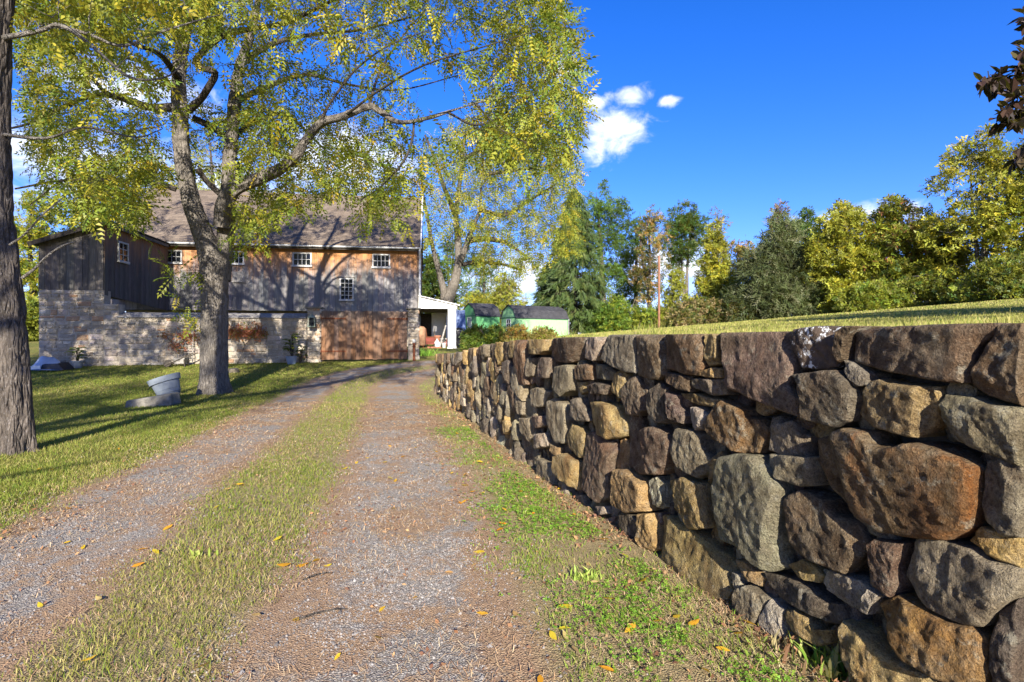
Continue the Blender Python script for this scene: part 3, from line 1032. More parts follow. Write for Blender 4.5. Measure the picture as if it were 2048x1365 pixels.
def voronoi_stones(s0, s1, spacing, N, rings, rough, proud=0.10):
    """random rubble over a stretch of wall: a course of large top stones, irregular cells below"""
    pts = []
    s = s0
    while s < s1:
        w = spacing * rng.uniform(0.9, 1.7)
        pts.append((s + w / 2, float(wall_top(w_y(s))) - rng.uniform(0.10, 0.16), 1.0))
        s += w
    tries = 0
    while tries < 4000:
        tries += 1
        p = (rng.uniform(s0, s1), rng.uniform(-0.05, 1.2))
        if p[1] > wall_top(w_y(p[0])) - 0.30:
            continue
        d = spacing * rng.uniform(0.55, 1.15)
        if all(math.hypot((p[0] - q[0]) / 1.15, p[1] - q[1]) > d for q in pts):
            pts.append((p[0], p[1], 0))
    A = np.array(pts)[:, :2]
    for i, (a, b, top) in enumerate(pts):
        tp = float(wall_top(w_y(a)))
        poly = np.array([[s0, -0.12], [s1, -0.12], [s1, tp], [s0, tp]])
        d = np.linalg.norm(A - A[i], axis=1)
        for j in np.argsort(d)[1:18]:
            n = A[j] - A[i]
            L = np.linalg.norm(n)
            n = n / L
            poly = clip_half(poly, A[i] + n * (L / 2 - rng.uniform(0.004, 0.014)), n)
            if len(poly) < 3:
                break
        if len(poly) >= 3 and abs(poly_area(poly)) > 0.002:
            fam = [BR, GY, OC, GG, DK, GG, OC, PA][rng.integers(8)] if not top else [BR, BR, GY, PU, OC][rng.integers(5)]
            put_stone(poly, fam, rng.uniform(-0.01, proud), N, rings, 0.3, rough)


voronoi_stones(float(w_s(6.45)), float(w_s(15.0)), 0.27, 28, RF, 1.3)
voronoi_stones(float(w_s(0.2)), float(w_s(1.72)), 0.42, 40, RN, 0.7, 0.03)

# past three hundred single stones, those that show smallest become one joined part
def _shows(o):
    d = Vector((o.location.x + W0[0], o.location.y + W0[1], o.location.z - EYE))
    a = o.dimensions.y * o.dimensions.z if False else max(v.co.z for v in o.data.vertices) - min(v.co.z for v in o.data.vertices)
    seen = abs(d.x) < 0.95 * d.y
    return (1 if seen else 0) * a / d.length


_stones.sort(key=_shows, reverse=True)
V_, F4, F3, C_, nb = [], [], [], [], 0
for o in _stones[296:]:
    co = np.empty(len(o.data.vertices) * 3, np.float32)
    o.data.vertices.foreach_get('co', co)
    V_.append(co.reshape(-1, 3) + np.array(o.location))
    C_.append(np.repeat(np.array(o.color[:3])[None], len(o.data.vertices), 0))
    for p in o.data.polygons:
        (F4 if len(p.vertices) == 4 else F3).append([i + nb for i in p.vertices])
    nb += len(o.data.vertices)
    me = o.data
    bpy.data.objects.remove(o)
    bpy.data.meshes.remove(me)
if V_:
    o = link('small_stones', fast_mesh('small_stones', np.vstack(V_), [np.array(F4), np.array(F3)], np.vstack(C_)), M['small_stone'], stone_wall)
    o['kind'] = 'stuff'

# earth-and-rubble core behind the faces
yy = np.concatenate([[0.2], np.linspace(0.5, 14.85, 60)])
mb = MB()
vs_, fs_ = [], []
for i, y in enumerate(yy):
    (bx, by), t, n = w_frame(float(w_s(y)))
    tp = float(wall_top(y)) - 0.05
    for off, h in ((-0.075, -0.25), (-0.075, tp - 0.03), (-0.12, tp), (-0.50, tp), (-0.50, -0.25)):
        vs_.append((bx + n[0] * off - W0[0], by + n[1] * off - W0[1], h))
    if i:
        b = i * 5
        for k in range(4):
            fs_.append((b - 5 + k, b + k, b + k + 1, b - 4 + k))
fs_ += [(0, 1, 2, 3, 4), tuple(len(vs_) - 5 + k for k in (4, 3, 2, 1, 0))]
mb.add(vs_, fs_).obj('wall_core', M['wall_core'], stone_wall)


# ------------------------------------------------------------------ barn, yard wall and gate share one frame
TH = R(8)
OX, OY = -5.92, 22.75
BZ = 0.60
CS, SN = math.cos(TH), math.sin(TH)
CB = 5.3                      # the barn front stands this far behind the yard wall


def B(px, py, c):
    """photograph point on the plane c metres behind the yard wall -> (along, height) in the barn frame"""
    dx, dz = (px - 1024) / FP, (682.5 - py) / FP
    t = (c - OX * SN + OY * CS) / (CS - dx * SN)
    return (t * dx - OX) * CS + (t - OY) * SN, EYE + t * dz - BZ


def bw(lx, ly):
    return OX + lx * CS - ly * SN, OY + lx * SN + ly * CS


def bground(lx, ly):
    return gz(*bw(lx, ly)) - BZ


def barn_thing(name, label, cat, group=None):
    return thing(name, label, cat, (OX, OY, BZ), TH, group)


barn = barn_thing('barn', 'weathered timber barn with brown shingle roof, warm orange boards under the eaves', 'barn')
r4 = np.random.default_rng(44)


def plank(parent, x0, x1, zb0, zb1, zt0, zt1, y, mat, col, alpha, thick=0.028, along='x'):
    """one board; along='x' runs across the front, 'y' along a side wall"""
    j = r4.uniform(-0.006, 0.006)
    g = 0.004
    mb = MB()
    cx, cz = (x0 + x1) / 2, (zb0 + zb1) / 2
    a0, a1 = x0 + g - cx, x1 - g - cx
    if along == 'x':
        lo = [(a0, j, zb0 - cz), (a1, j, zb1 - cz), (a1, thick + j, zb1 - cz), (a0, thick + j, zb0 - cz)]
        hi = [(a0, j, zt0 - cz), (a1, j, zt1 - cz), (a1, thick + j, zt1 - cz), (a0, thick + j, zt0 - cz)]
        loc = (cx, y, cz)
    else:
        lo = [(j, a0, zb0 - cz), (j, a1, zb1 - cz), (-thick + j, a1, zb1 - cz), (-thick + j, a0, zb0 - cz)]
        hi = [(j, a0, zt0 - cz), (j, a1, zt1 - cz), (-thick + j, a1, zt1 - cz), (-thick + j, a0, zt0 - cz)]
        loc = (y, cx, cz)
    o = mb.hexa(lo, hi).obj('plank', mat, parent, loc=loc)
    k = r4.uniform(0.78, 1.18)
    o.color = (*[c * k * r4.uniform(0.96, 1.04) for c in col], alpha)
    return o


GREYB = (0.270, 0.260, 0.252)
xL, _ = B(215, 500, CB)
xR, eave = B(836, 489, CB)
_, boardb = B(640, 622, CB)
x = xL
while x < xR - 0.05:
    w = min(r4.uniform(0.20, 0.30), xR - x)
    plank(barn, x, x + w, boardb - r4.uniform(0, 0.03), boardb - r4.uniform(0, 0.03), eave - 0.02, eave - 0.02, CB, M['barn_board'], GREYB, 1.0)
    x += w
# sheathing behind the boards, floor of the overhang, foundation, far walls
DEP = 9.2
mb = MB()
mb.box(xL + 0.02, xR - 0.02, CB + 0.045, CB + DEP, boardb + 0.05, eave - 0.05)
mb.obj('inner_frame', M['dark_wood'], barn)
MB().box(xL, xR, CB + 1.6, CB + DEP - 0.1, -0.6, boardb + 0.045).obj('foundation', M['mortar'], barn)
_, ridge = B(761, 397, CB + DEP / 2)
ov = 0.38
slope = (ridge - eave) / (DEP / 2)
for s_ in (0, 1):
    mb = MB()
    nC = 36
    for i in range(nC):
        f0, f1 = i / nC, (i + 1) / nC
        def pt(f, dz):
            y = (CB - ov) + (DEP / 2 + ov) * f
            z = eave + 0.10 + (y - CB) * slope + dz
            return (y if not s_ else 2 * CB + DEP - y), z
        ya, za = pt(f0, 0.022)
        yb, zb = pt(f1 + 0.002, 0.004)
        yc, zc = pt(f0, -0.02)
        yd, zd = pt(f1, -0.02)
        lo = [(xL - 0.2, yc, zc), (xR + 0.12, yc, zc), (xR + 0.12, yd, zd), (xL - 0.2, yd, zd)]
        hi = [(xL - 0.2, ya, za), (xR + 0.12, ya, za), (xR + 0.12, yb, zb), (xL - 0.2, yb, zb)]
        if s_:
            lo, hi = lo[::-1], hi[::-1]
        mb.hexa(lo, hi)
    mb.obj('roof', M['roof'], barn)
# gable ends
for xg, nm in ((xL, 'gable'), (xR, 'gable')):
    mb = MB()
    y0, y1, ym = CB + 0.05, CB + DEP - 0.05, CB + DEP / 2
    d = 0.04
    prof = [(y0, boardb), (y1, boardb), (y1, eave), (ym, ridge - 0.05), (y0, eave)]
    a = [(xg - d, p, z) for p, z in prof]
    b_ = [(xg + d, p, z) for p, z in prof]
    mb.add(a + b_, [(4, 3, 2, 1, 0), (5, 6, 7, 8, 9)] + [(i, (i + 1) % 5, 5 + (i + 1) % 5, 5 + i) for i in range(5)])
    o = mb.obj(nm, M['barn_board'], barn)
    o.color = (*GREYB, 0.5)
# white rake trim at the right end, front slope
mb = MB()
mb.bar((xR + 0.15, CB - ov, eave + 0.10 - ov * slope + 0.0), (xR + 0.15, CB + DEP / 2, ridge + 0.10), 0.06, 0.20)
mb.obj('rake_trim', M['white_paint'], barn)
# fascia and gutter
MB().box(xL, xR + 0.1, CB - ov + 0.06, CB - ov + 0.09, eave - ov * slope - 0.12, eave - ov * slope + 0.06).obj('fascia', M['dark_wood'], barn)
gut = MB()
zg = eave - ov * slope + 0.05
pr = [(-0.065, 0.0), (-0.065, -0.05), (-0.03, -0.085), (0.03, -0.085), (0.055, -0.05), (0.055, 0.0), (0.045, 0.0), (0.045, -0.04), (-0.055, -0.04), (-0.055, 0.0)]
a = [(xL, CB - ov + y, zg + z) for y, z in pr]
b_ = [(xR + 0.14, CB - ov + y, zg + z) for y, z in pr]
n_ = len(pr)
gut.add(a + b_, [(i, (i + 1) % n_, n_ + (i + 1) % n_, n_ + i) for i in range(n_)] + [tuple(range(n_)), tuple(range(2 * n_ - 1, n_ - 1, -1))])
gut.obj('gutter', M['galvanised'], barn)
MB().tube([(xR + 0.09, CB - ov, zg - 0.06), (xR + 0.09, CB - ov, zg - 0.16), (xR + 0.09, CB - 0.06, zg - 0.52), (xR + 0.09, CB - 0.05, B(836, 612, CB)[1])], 0.045, 8).obj('downspout', M['white_paint'], barn)
# rafter tails under the eave
x = xL + 0.4
while x < xR:
    MB().bar((x, CB - ov + 0.1, eave - (ov - 0.1) * slope - 0.02), (x, CB, eave - 0.02), 0.06, 0.09).obj('rafter_tail', M['dark_wood'], barn)
    x += 0.62


def window(parent, x0, x1, z0, z1, y, nx, nz, label=None, side=False):
    """frame, glazing bars and panes; y is the face it stands on; side: it sits on a wall facing +x"""
    def T(p):
        return (y - p[1], p[0], p[2]) if side else (p[0], y + p[1], p[2])

    def bx(mb, a0, a1, d0, d1, c0, c1):
        lo = [T(p) for p in ((a0, d0, c0), (a1, d0, c0), (a1, d1, c0), (a0, d1, c0))]
        hi = [T(p) for p in ((a0, d0, c1), (a1, d0, c1), (a1, d1, c1), (a0, d1, c1))]
        if side:
            lo, hi = lo[::-1], hi[::-1]
        mb.hexa(lo, hi)
    f = 0.06
    mb = MB()
    bx(mb, x0 - f, x0, -0.06, -0.001, z0 - f, z1 + f)
    bx(mb, x1, x1 + f, -0.06, -0.001, z0 - f, z1 + f)
    bx(mb, x0, x1, -0.06, -0.001, z1, z1 + f)
    bx(mb, x0 - f - 0.03, x1 + f + 0.03, -0.09, -0.001, z0 - f - 0.03, z0)
    win = mb.obj('window', M['window_white'], parent)
    if label:
        win['label'] = label
    b = 0.022
    mb = MB()
    for i in range(1, nx):
        xc = x0 + (x1 - x0) * i / nx
        bx(mb, xc - b / 2, xc + b / 2, -0.045, -0.012, z0, z1)
    for i in range(1, nz):
        zc = z0 + (z1 - z0) * i / nz
        bx(mb, x0, x1, -0.042, -0.013, zc - b / 2, zc + b / 2)
    mb.obj('glazing_bar', M['window_white'], win)
    for i in range(nx):
        for k in range(nz):
            mb = MB()
            g = 0.012
            t = [r4.uniform(-0.004, 0.004) for _ in range(4)]
            xa, xb = x0 + (x1 - x0) * i / nx + g, x0 + (x1 - x0) * (i + 1) / nx - g
            za, zb = z0 + (z1 - z0) * k / nz + g, z0 + (z1 - z0) * (k + 1) / nz - g
            mb.add([T(p) for p in ((xa, -0.02 + t[0], za), (xb, -0.02 + t[1], za), (xb, -0.02 + t[2], zb), (xa, -0.02 + t[3], zb))], [(0, 1, 2, 3)])
            mb.obj('pane', M['glass'], win)
    return win


def bwin(px0, px1, py0, py1, nx, nz, c=CB, label=None):
    x0, z1 = B(px0, py0, c)
    x1, z0 = B(px1, py1, c)
    return window(barn, x0, x1, z0, z1, c - 0.008, nx, nz, label)


bwin(588, 621, 508, 531, 4, 2)
bwin(747, 778, 511, 534, 4, 2)
bwin(682, 705, 559, 599, 3, 5)
bwin(462, 486, 505, 527, 3, 2)
bwin(335, 362, 503, 525, 3, 2)
# drip board over the tall window, closed shutter patch below the left one
x0, z1 = B(677, 553, CB)
x1, z0 = B(710, 556, CB)
MB().box(x0, x1, CB - 0.10, CB - 0.01, z0, z1).obj('drip_board', M['grey_wood'], barn)
x0, z1 = B(466, 544, CB)
x1, z0 = B(490, 563, CB)
sh = MB().box(x0, x1, CB - 0.05, CB - 0.008, z0, z1).obj('shutter', M['grey_wood'], barn)
MB().box(x0 - 0.05, x1 + 0.05, CB - 0.07, CB - 0.009, z0 - 0.06, z0 - 0.004).obj('sill', M['grey_wood'], sh)

# ---- left wing with a lean-to roof
wx0, wzL = B(77, 487, 0)
wx1, wzR = B(208, 449, 0)
_, wzb = B(140, 580, 0)
x = wx0
while x < wx1 - 0.03:
    w = min(r4.uniform(0.17, 0.29), wx1 - x)
    za = wzL + (wzR - wzL) * (x - wx0) / (wx1 - wx0)
    zb = wzL + (wzR - wzL) * (x + w - wx0) / (wx1 - wx0)
    plank(barn, x, x + w, wzb, wzb, za, zb, -0.005, M['barn_board'], (0.135, 0.120, 0.106), 0.0)
    x += w
y = 0.03
zs0, zs1 = B(208, 590, 0)[1], B(330, 622, CB)[1]
while y < CB - 0.02:
    w = min(r4.uniform(0.16, 0.26), CB - y)
    f0, f1 = y / CB, (y + w) / CB
    plank(barn, y, y + w, zs0 + (zs1 - zs0) * f0, zs0 + (zs1 - zs0) * f1, wzR - 0.01, wzR - 0.01, wx1, M['barn_board'], (0.130, 0.120, 0.112), 0.5, along='y')
    y += w
MB().hexa([(wx0 + 0.05, 0.05, wzb), (wx1 - 0.06, 0.05, wzb), (wx1 - 0.06, CB + 0.5, wzb), (wx0 + 0.05, CB + 0.5, wzb)],
          [(wx0 + 0.05, 0.05, wzL - 0.06), (wx1 - 0.06, 0.05, wzR - 0.06), (wx1 - 0.06, CB + 0.5, wzR - 0.06), (wx0 + 0.05, CB + 0.5, wzL - 0.06)]).obj('wing_frame', M['dark_wood'], barn)
sl = (wzR - wzL) / (wx1 - wx0)
mb = MB()
for i in range(14):
    a0 = wx0 - 0.22 + (wx1 - wx0 + 0.42) * i / 14
    a1 = wx0 - 0.22 + (wx1 - wx0 + 0.42) * (i + 1) / 14 + 0.02
    z0, z1 = wzL + (a0 - wx0) * sl, wzL + (a1 - wx0) * sl
    mb.hexa([(a0, -0.28, z0 + 0.02), (a1, -0.28, z1 + 0.02), (a1, CB + 1.2, z1 + 0.02), (a0, CB + 1.2, z0 + 0.02)],
            [(a0, -0.28, z0 + 0.085), (a1, -0.28, z1 + 0.065), (a1, CB + 1.2, z1 + 0.065), (a0, CB + 1.2, z0 + 0.085)])
mb.obj('roof', M['dark_wood'], barn)['label'] = 'dark lean-to roof of the left wing'
MB().bar((wx0 - 0.2, -0.26, wzL - 0.2 * sl - 0.03), (wx1 + 0.19, -0.26, wzR + 0.19 * sl - 0.03), 0.03, 0.12).obj('rake_board', M['dark_wood'], barn)
MB().box(wx1 + 0.15, wx1 + 0.18, -0.24, CB - ov - 0.02, wzR - 0.06, wzR + 0.07).obj('eave_board', M['old_wood'], barn)
# window in the side wall
d0 = (CB * (236 - 208) / (330 - 208)) * 0.78
window(barn, d0, d0 + 0.62, B(236, 519, 0.8)[1], B(236, 484, 0.8)[1], wx1 + 0.012, 2, 3, side=True)

# ---- coursed rubble: shared unit stones, scaled
UNIT = []
for k in range(7):
    r_ = np.random.default_rng(70 + k)
    a = [(-0.5, -0.5), (0.5, -0.5), (0.5, 0.5), (-0.5, 0.5)]
    outer = [(u * r_.uniform(0.86, 1.0), v * r_.uniform(0.80, 1.0)) for u, v in a]
    outer = [(max(-0.5, min(0.5, u)), max(-0.5, min(0.5, v))) for u, v in outer]
    inner = [(u * 0.80, v * 0.74) for u, v in outer]
    vs_ = [(u, 1.0, v) for u, v in outer] + [(u, 0.25 + r_.uniform(0, 0.2), v) for u, v in outer] + [(u, r_.uniform(-0.18, 0.12), v) for u, v in inner]
    fs_ = [(0 + i, (i + 1) % 4, 4 + (i + 1) % 4, 4 + i) for i in range(4)] + [(4 + i, 4 + (i + 1) % 4, 8 + (i + 1) % 4, 8 + i) for i in range(4)] + [(8, 9, 10, 11)]
    me = bpy.data.meshes.new('stone')
    me.from_pydata(vs_, [], fs_)
    me.materials.append(M['barn_stone'])
    UNIT.append(me)
BPAL = [(0.50, 0.44, 0.35), (0.44, 0.38, 0.30), (0.40, 0.37, 0.32), (0.54, 0.50, 0.42), (0.34, 0.30, 0.25), (0.46, 0.36, 0.26), (0.42, 0.36, 0.33), (0.48, 0.42, 0.34), (0.46, 0.27, 0.16), (0.37, 0.33, 0.29)]


def coursed(x0, x1, zb, zt, minh=0.10, maxh=0.26):
    """list of (x, z, w, h) filling a rectangle with rough courses"""
    if x1 - x0 > 2.6:
        cut = x0 + r4.uniform(1.2, 2.4)
        return coursed(x0, cut, zb, zt, minh, maxh) + coursed(cut, x1, zb, zt, minh, maxh)
    out, z = [], zb
    while z < zt - 0.02:
        h = min(r4.uniform(minh, maxh), zt - z)
        if zt - z - h < 0.07:
            h = zt - z
        x = x0
        while x < x1 - 0.01:
            w = min(h * r4.uniform(1.0, 2.9), x1 - x)
            if x1 - x - w < 0.10:
                w = x1 - x
            if h > 0.2 and r4.random() < 0.3:
                hh = h * r4.uniform(0.4, 0.6)
                out += [(x + w / 2, z + hh / 2, w, hh), (x + w / 2, z + (h + hh) / 2, w, h - hh)]
            else:
                out.append((x + w / 2, z + h / 2, w, h))
            x += w
        z += h
    return out


def lay(parent, stones, y, depth=0.06, side=0):
    """stones facing the front (side 0) or facing +x (side 1, stones given along y)"""
    for (a, z, w, h) in stones:
        o = bpy.data.objects.new('stone', UNIT[r4.integers(len(UNIT))])
        COL.objects.link(o)
        o.parent = parent
        p = r4.uniform(-0.012, 0.012)
        o.location = (a, y - 0.03 + p, z) if not side else (y + 0.03 + p, a, z)
        o.scale = (w - 0.022, depth, h - 0.020)
        if side:
            o.rotation_euler = (0, 0, R(90))
        c = BPAL[r4.integers(len(BPAL))]
        k = r4.uniform(0.85, 1.3)
        o.color = (*[min(0.75, v * k) for v in c], r4.uniform(0, 0.25))


def merge_small(parent, keep):
    """past the limit of single stones, the smallest ones become one joined part"""
    ch = [o for o in parent.children if o.name.split('.')[0] == 'stone']
    ch.sort(key=lambda o: -(abs(o.scale[0] * o.scale[2])))
    rest = ch[keep:]
    if not rest:
        return
    V, F, b = [], [], 0
    for o in rest:
        m = Matrix.LocRotScale(o.location, o.rotation_euler, o.scale)
        V += [tuple(m @ v.co) for v in o.data.vertices]
        F += [tuple(i + b for i in p.vertices) for p in o.data.polygons]
        b += len(o.data.vertices)
        bpy.data.objects.remove(o)
    me = bpy.data.meshes.new('small_stones')
    me.from_pydata(V, [], F)
    o = link('small_stones', me, M['barn_stone'], parent)
    o.color = (0.43, 0.38, 0.31, 0.1)
    o['kind'] = 'stuff'


yard = barn_thing('yard_wall', 'long pale rubble stone wall of the barnyard with a shingled wooden cap', 'stone wall')
gx0 = wx0
gx1, _ = B(613, 640, 0)
stepx, stepz = B(237, 608, 0)
_, capz = B(420, 636, 0)
GB = -0.35
mb = MB()
mb.box(gx0 + 0.015, wx1, 0.0, 0.45, GB, wzb - 0.01)
mb.box(wx1 + 0.002, stepx, 0.0, 0.45, GB, stepz - 0.015)
mb.box(stepx + 0.002, gx1, 0.0, 0.45, GB, capz - 0.01)
mb.obj('mortar', M['mortar'], yard)
zb_ = -0.22
lay(yard, coursed(gx0, wx1, zb_, wzb), 0.0)
lay(yard, coursed(wx1, stepx, zb_, stepz), 0.0)
lay(yard, coursed(stepx, gx1, zb_, capz), 0.0)
merge_small(yard, 296)
# wooden cap: three lapped rows of boards with uneven ends
for row in range(3):
    x = stepx - 0.04
    while x < gx1 - 0.05:
        w = min(r4.uniform(0.5, 1.1), gx1 - x)
        y0, y1 = -0.10 + row * 0.13, -0.10 + row * 0.13 + 0.19
        z0 = capz + row * 0.062 + r4.uniform(-0.006, 0.006)
        MB().hexa([(x, y0, z0), (x + w - 0.008, y0, z0), (x + w - 0.008, y1, z0 + 0.06), (x, y1, z0 + 0.06)],
                  [(x, y0, z0 + 0.024), (x + w - 0.008, y0, z0 + 0.024), (x + w - 0.008, y1, z0 + 0.084), (x, y1, z0 + 0.084)]).obj('cap_board', M['grey_wood'], yard)
        x += w


def pillar(px0, px1, pyt, label, cap=True):
    x0, zt = B(px0, pyt, 0)
    x1, _ = B(px1, pyt, 0)
    p = barn_thing('gate_pillar', label, 'stone pillar', 'stone gate pillars')
    MB().box(x0 + 0.02, x1 - 0.02, -0.04, 0.46, GB, zt - 0.005).obj('mortar', M['mortar'], p)
    lay(p, coursed(x0, x1, -0.2, zt, 0.14, 0.30), -0.045)
    lay(p, coursed(-0.04, 0.46, -0.2, zt, 0.14, 0.30), x1 - 0.02, side=1)
    if cap:
        MB().box(x0 - 0.07, x1 + 0.07, -0.13, 0.54, zt, zt + 0.055).obj('cap', M['slab'], p)
    return x0, x1, zt


plx0, plx1, plz = pillar(614, 641, 617, 'stone gate pillar with a hanging lantern at the end of the yard wall')
prx0, prx1, prz = pillar(815, 838, 619, 'stone gate pillar beside the rusty iron post and white lean-to')

# ---- double gate
gl0, gt = B(641.5, 622, 0)
gm, _ = B(728, 622, 0)
gr1, gb = B(814.5, 719, 0)
GATEB = (0.215, 0.185, 0.165)
for nm, a0, a1, lab in (('left', gl0 + 0.01, gm - 0.006, 'reddish brown plank gate leaf hinged on the pillar with the lantern'),
                        ('right', gm + 0.006, gr1 - 0.01, 'reddish brown plank gate leaf hinged on the pillar by the iron post')):
    g = barn_thing('gate_leaf', lab, 'gate', 'double barnyard gate')
    n_ = 10
    for i in range(n_):
        x0 = a0 + (a1 - a0) * i / n_
        x1 = a0 + (a1 - a0) * (i + 1) / n_
        dz = r4.uniform(-0.02, 0.02)
        plank(g, x0, x1, gb + dz, gb + dz, gt + r4.uniform(-0.02, 0.02), gt + r4.uniform(-0.02, 0.02), 0.06, M['gate_board'], GATEB, r4.uniform(0.55, 1.0))
    for z in (gt - 0.30, gb + 0.33):
        MB().box(a0, a1, 0.092, 0.14, z - 0.09, z + 0.09).obj('batten', M['dark_wood'], g)
        h0, h1 = (a0 - 0.01, a0 + 0.95) if nm == 'left' else (a1 - 0.80, a1 + 0.01)
        mb = MB()
        mb.box(h0, h1, 0.038, 0.053, z - 0.028, z + 0.028)
        hx = h0 if nm == 'left' else h1
        mb.lathe([(0.025, z - 0.06), (0.025, z + 0.06)], 8, (hx, 0.035, 0))
        st_ = mb.obj('strap_hinge', M['rust'], g)
        mb = MB()
        for k in range(5):
            xx = h0 + (h1 - h0) * (k + 0.5) / 5
            mb.lathe([(0.012, 0.0), (0.010, 0.012)], 6, (xx, 0.038, z), Matrix.Rotation(R(90), 3, 'X'))
        mb.obj('bolt', M['rust'], st_)
MB().box(gm - 0.05, gm + 0.05, 0.02, 0.05, (gt + gb) / 2 - 0.03, (gt + gb) / 2 + 0.03).obj('latch', M['rust'], g)

# ---- white lean-to at the right end
lean = barn_thing('lean_to', 'white open-fronted lean-to with square post against the barn end', 'lean-to')
lx0 = xR + 0.04
lx1, lzb = B(912, 618, CB)
lzt = B(837, 593, CB)[1]
lze = B(916, 611, CB)[1]
LD = 4.6
fy = CB - 0.05
mb = MB()
f = [(lx0, lzb), (lx1 + 0.05, lzb), (lx1 + 0.05, lze - 0.02), (lx0, lzt - 0.02)]
mb.add([(x, fy, z) for x, z in f] + [(x, fy + 0.05, z) for x, z in f], [(3, 2, 1, 0), (4, 5, 6, 7)] + [(i, (i + 1) % 4, 4 + (i + 1) % 4, 4 + i) for i in range(4)])
mb.obj('gable_panel', M['white_paint'], lean)
sL = (lze - lzt) / (lx1 + 0.05 - lx0)
xe = lx1 + 0.18
MB().hexa([(lx0, fy - 0.12, lzt), (xe, fy - 0.12, lzt + sL * (xe - lx0)), (xe, fy + LD, lzt + sL * (xe - lx0)), (lx0, fy + LD, lzt)],
          [(lx0, fy - 0.12, lzt + 0.05), (xe, fy - 0.12, lzt + sL * (xe - lx0) + 0.05), (xe, fy + LD, lzt + sL * (xe - lx0) + 0.05), (lx0, fy + LD, lzt + 0.05)]).obj('roof', M['white_paint'], lean)
pz = bground(lx1, CB) - 0.03
for yy_ in (fy + 0.02, fy + LD - 0.45):
    mb = MB()
    mb.box(lx1 - 0.40, lx1, yy_, yy_ + 0.40, pz, lzb - 0.002)
    mb.box(lx1 - 0.44, lx1 + 0.03, yy_ - 0.03, yy_ + 0.43, pz, pz + 0.10)
    mb.obj('post', M['white_paint'], lean)
MB().box(lx0, lx1 - 0.42, fy + 0.3, fy + LD - 0.05, pz - 0.1, pz + 0.05).obj('floor', M['concrete'], lean)
bx_ = lx0 + (lx1 - lx0) * 0.34
MB().box(bx_, lx1 - 0.42, fy + LD - 0.04, fy + LD, pz + 0.05, lzb - 0.01).obj('back_wall', M['white_paint'], lean)
MB().box(lx0, bx_ - 0.004, fy + LD - 0.02, fy + LD + 0.02, pz + 0.05, lzb - 0.01).obj('door', M['dark_wood'], lean)
MB().box(lx0, lx1, fy + 0.06, fy + LD, lzb, lzb + 0.025).obj('ceiling', M['old_wood'], lean)


# ------------------------------------------------------------------ foliage tools
def tmpl_compound(pairs=5, tri=False):
    """walnut-like leaf, length 1 along x, drooping; leaflets are folded rhombs"""
    q = []

    def leaflet(b, d, L, W):
        b, d = np.array(b), np.array(d)
        d = d / np.linalg.norm(d)
        s = np.cross(d, [0, 0, 1.0])
        s = s / np.linalg.norm(s)
        mid = b + d * L * 0.45
        q.append([b, mid - s * W / 2 + [0, 0, 0.015], b + d * L + [0, 0, -0.05], mid + s * W / 2 + [0, 0, 0.015]] if not tri else [b + d * L * 0.12 - s * W * 0.55, b + d * L + [0, 0, -0.05], b + d * L * 0.42 + s * W * 0.55])
    for i in range(pairs):
        x = 0.22 + 0.70 * i / (pairs - 1)
        z = -0.30 * x * x
        L = 0.30 * (1 - 0.35 * abs(i / (pairs - 1) - 0.5) * 2)
        for s in (-1, 1):
            leaflet((x, 0, z), (0.55, s * 0.9, -0.28), L, 0.115)
    leaflet((0.95, 0, -0.28), (1, 0, -0.5), 0.24, 0.11)
    return np.array(q).reshape(-1, 3)


def tmpl_spray(n=5, seed=1, w=0.5, L=0.55, tri=False):
    """a few simple leaves on a short shoot, length about 1"""
    r_ = np.random.default_rng(seed)
    q = []
    for i in range(n):
        x = i / n * 0.7
        a = (i % 2 * 2 - 1) * r_.uniform(0.4, 1.2)
        d = np.array([math.cos(a), math.sin(a), r_.uniform(-0.6, 0.4)])
        d /= np.linalg.norm(d)
        s = np.cross(d, [r_.uniform(-0.5, 0.5), r_.uniform(-0.5, 0.5), 1])
        s /= np.linalg.norm(s)
        b = np.array([x, 0, 0])
        l = L * r_.uniform(0.7, 1.2)
        mid = b + d * l * 0.5
        up = np.cross(s, d) * 0.06
        q.append([b, mid - s * w * l / 2 + up, b + d * l, mid + s * w * l / 2 + up] if not tri else [b + d * l * 0.15 - s * w * l * 0.5, b + d * l + up, b + d * l * 0.35 + s * w * l * 0.5])
    return np.array(q).reshape(-1, 3)


def tmpl_needles(n=9, seed=3, droop=0.25, w=0.05, spread=0.9):
    """narrow needle bundles set along a shoot"""
    r_ = np.random.default_rng(seed)
    q = []
    for i in range(n):
        x = i / n
        a = (i % 2 * 2 - 1) * r_.uniform(0.3, spread)
        d = np.array([math.cos(a), math.sin(a), r_.uniform(-0.5, 0.25) - droop])
        d /= np.linalg.norm(d)
        s = np.cross(d, [r_.uniform(-1, 1), 0.2, 1])
        s /= np.linalg.norm(s)
        b = np.array([x, 0, -0.15 * x * x])
        l = 0.38 * r_.uniform(0.7, 1.2)
        q.append([b - s * w, b + d * l, b + s * w])
    return np.array(q).reshape(-1, 3)


def norm(v):
    return v / np.maximum(np.linalg.norm(v, axis=-1, keepdims=True), 1e-9)


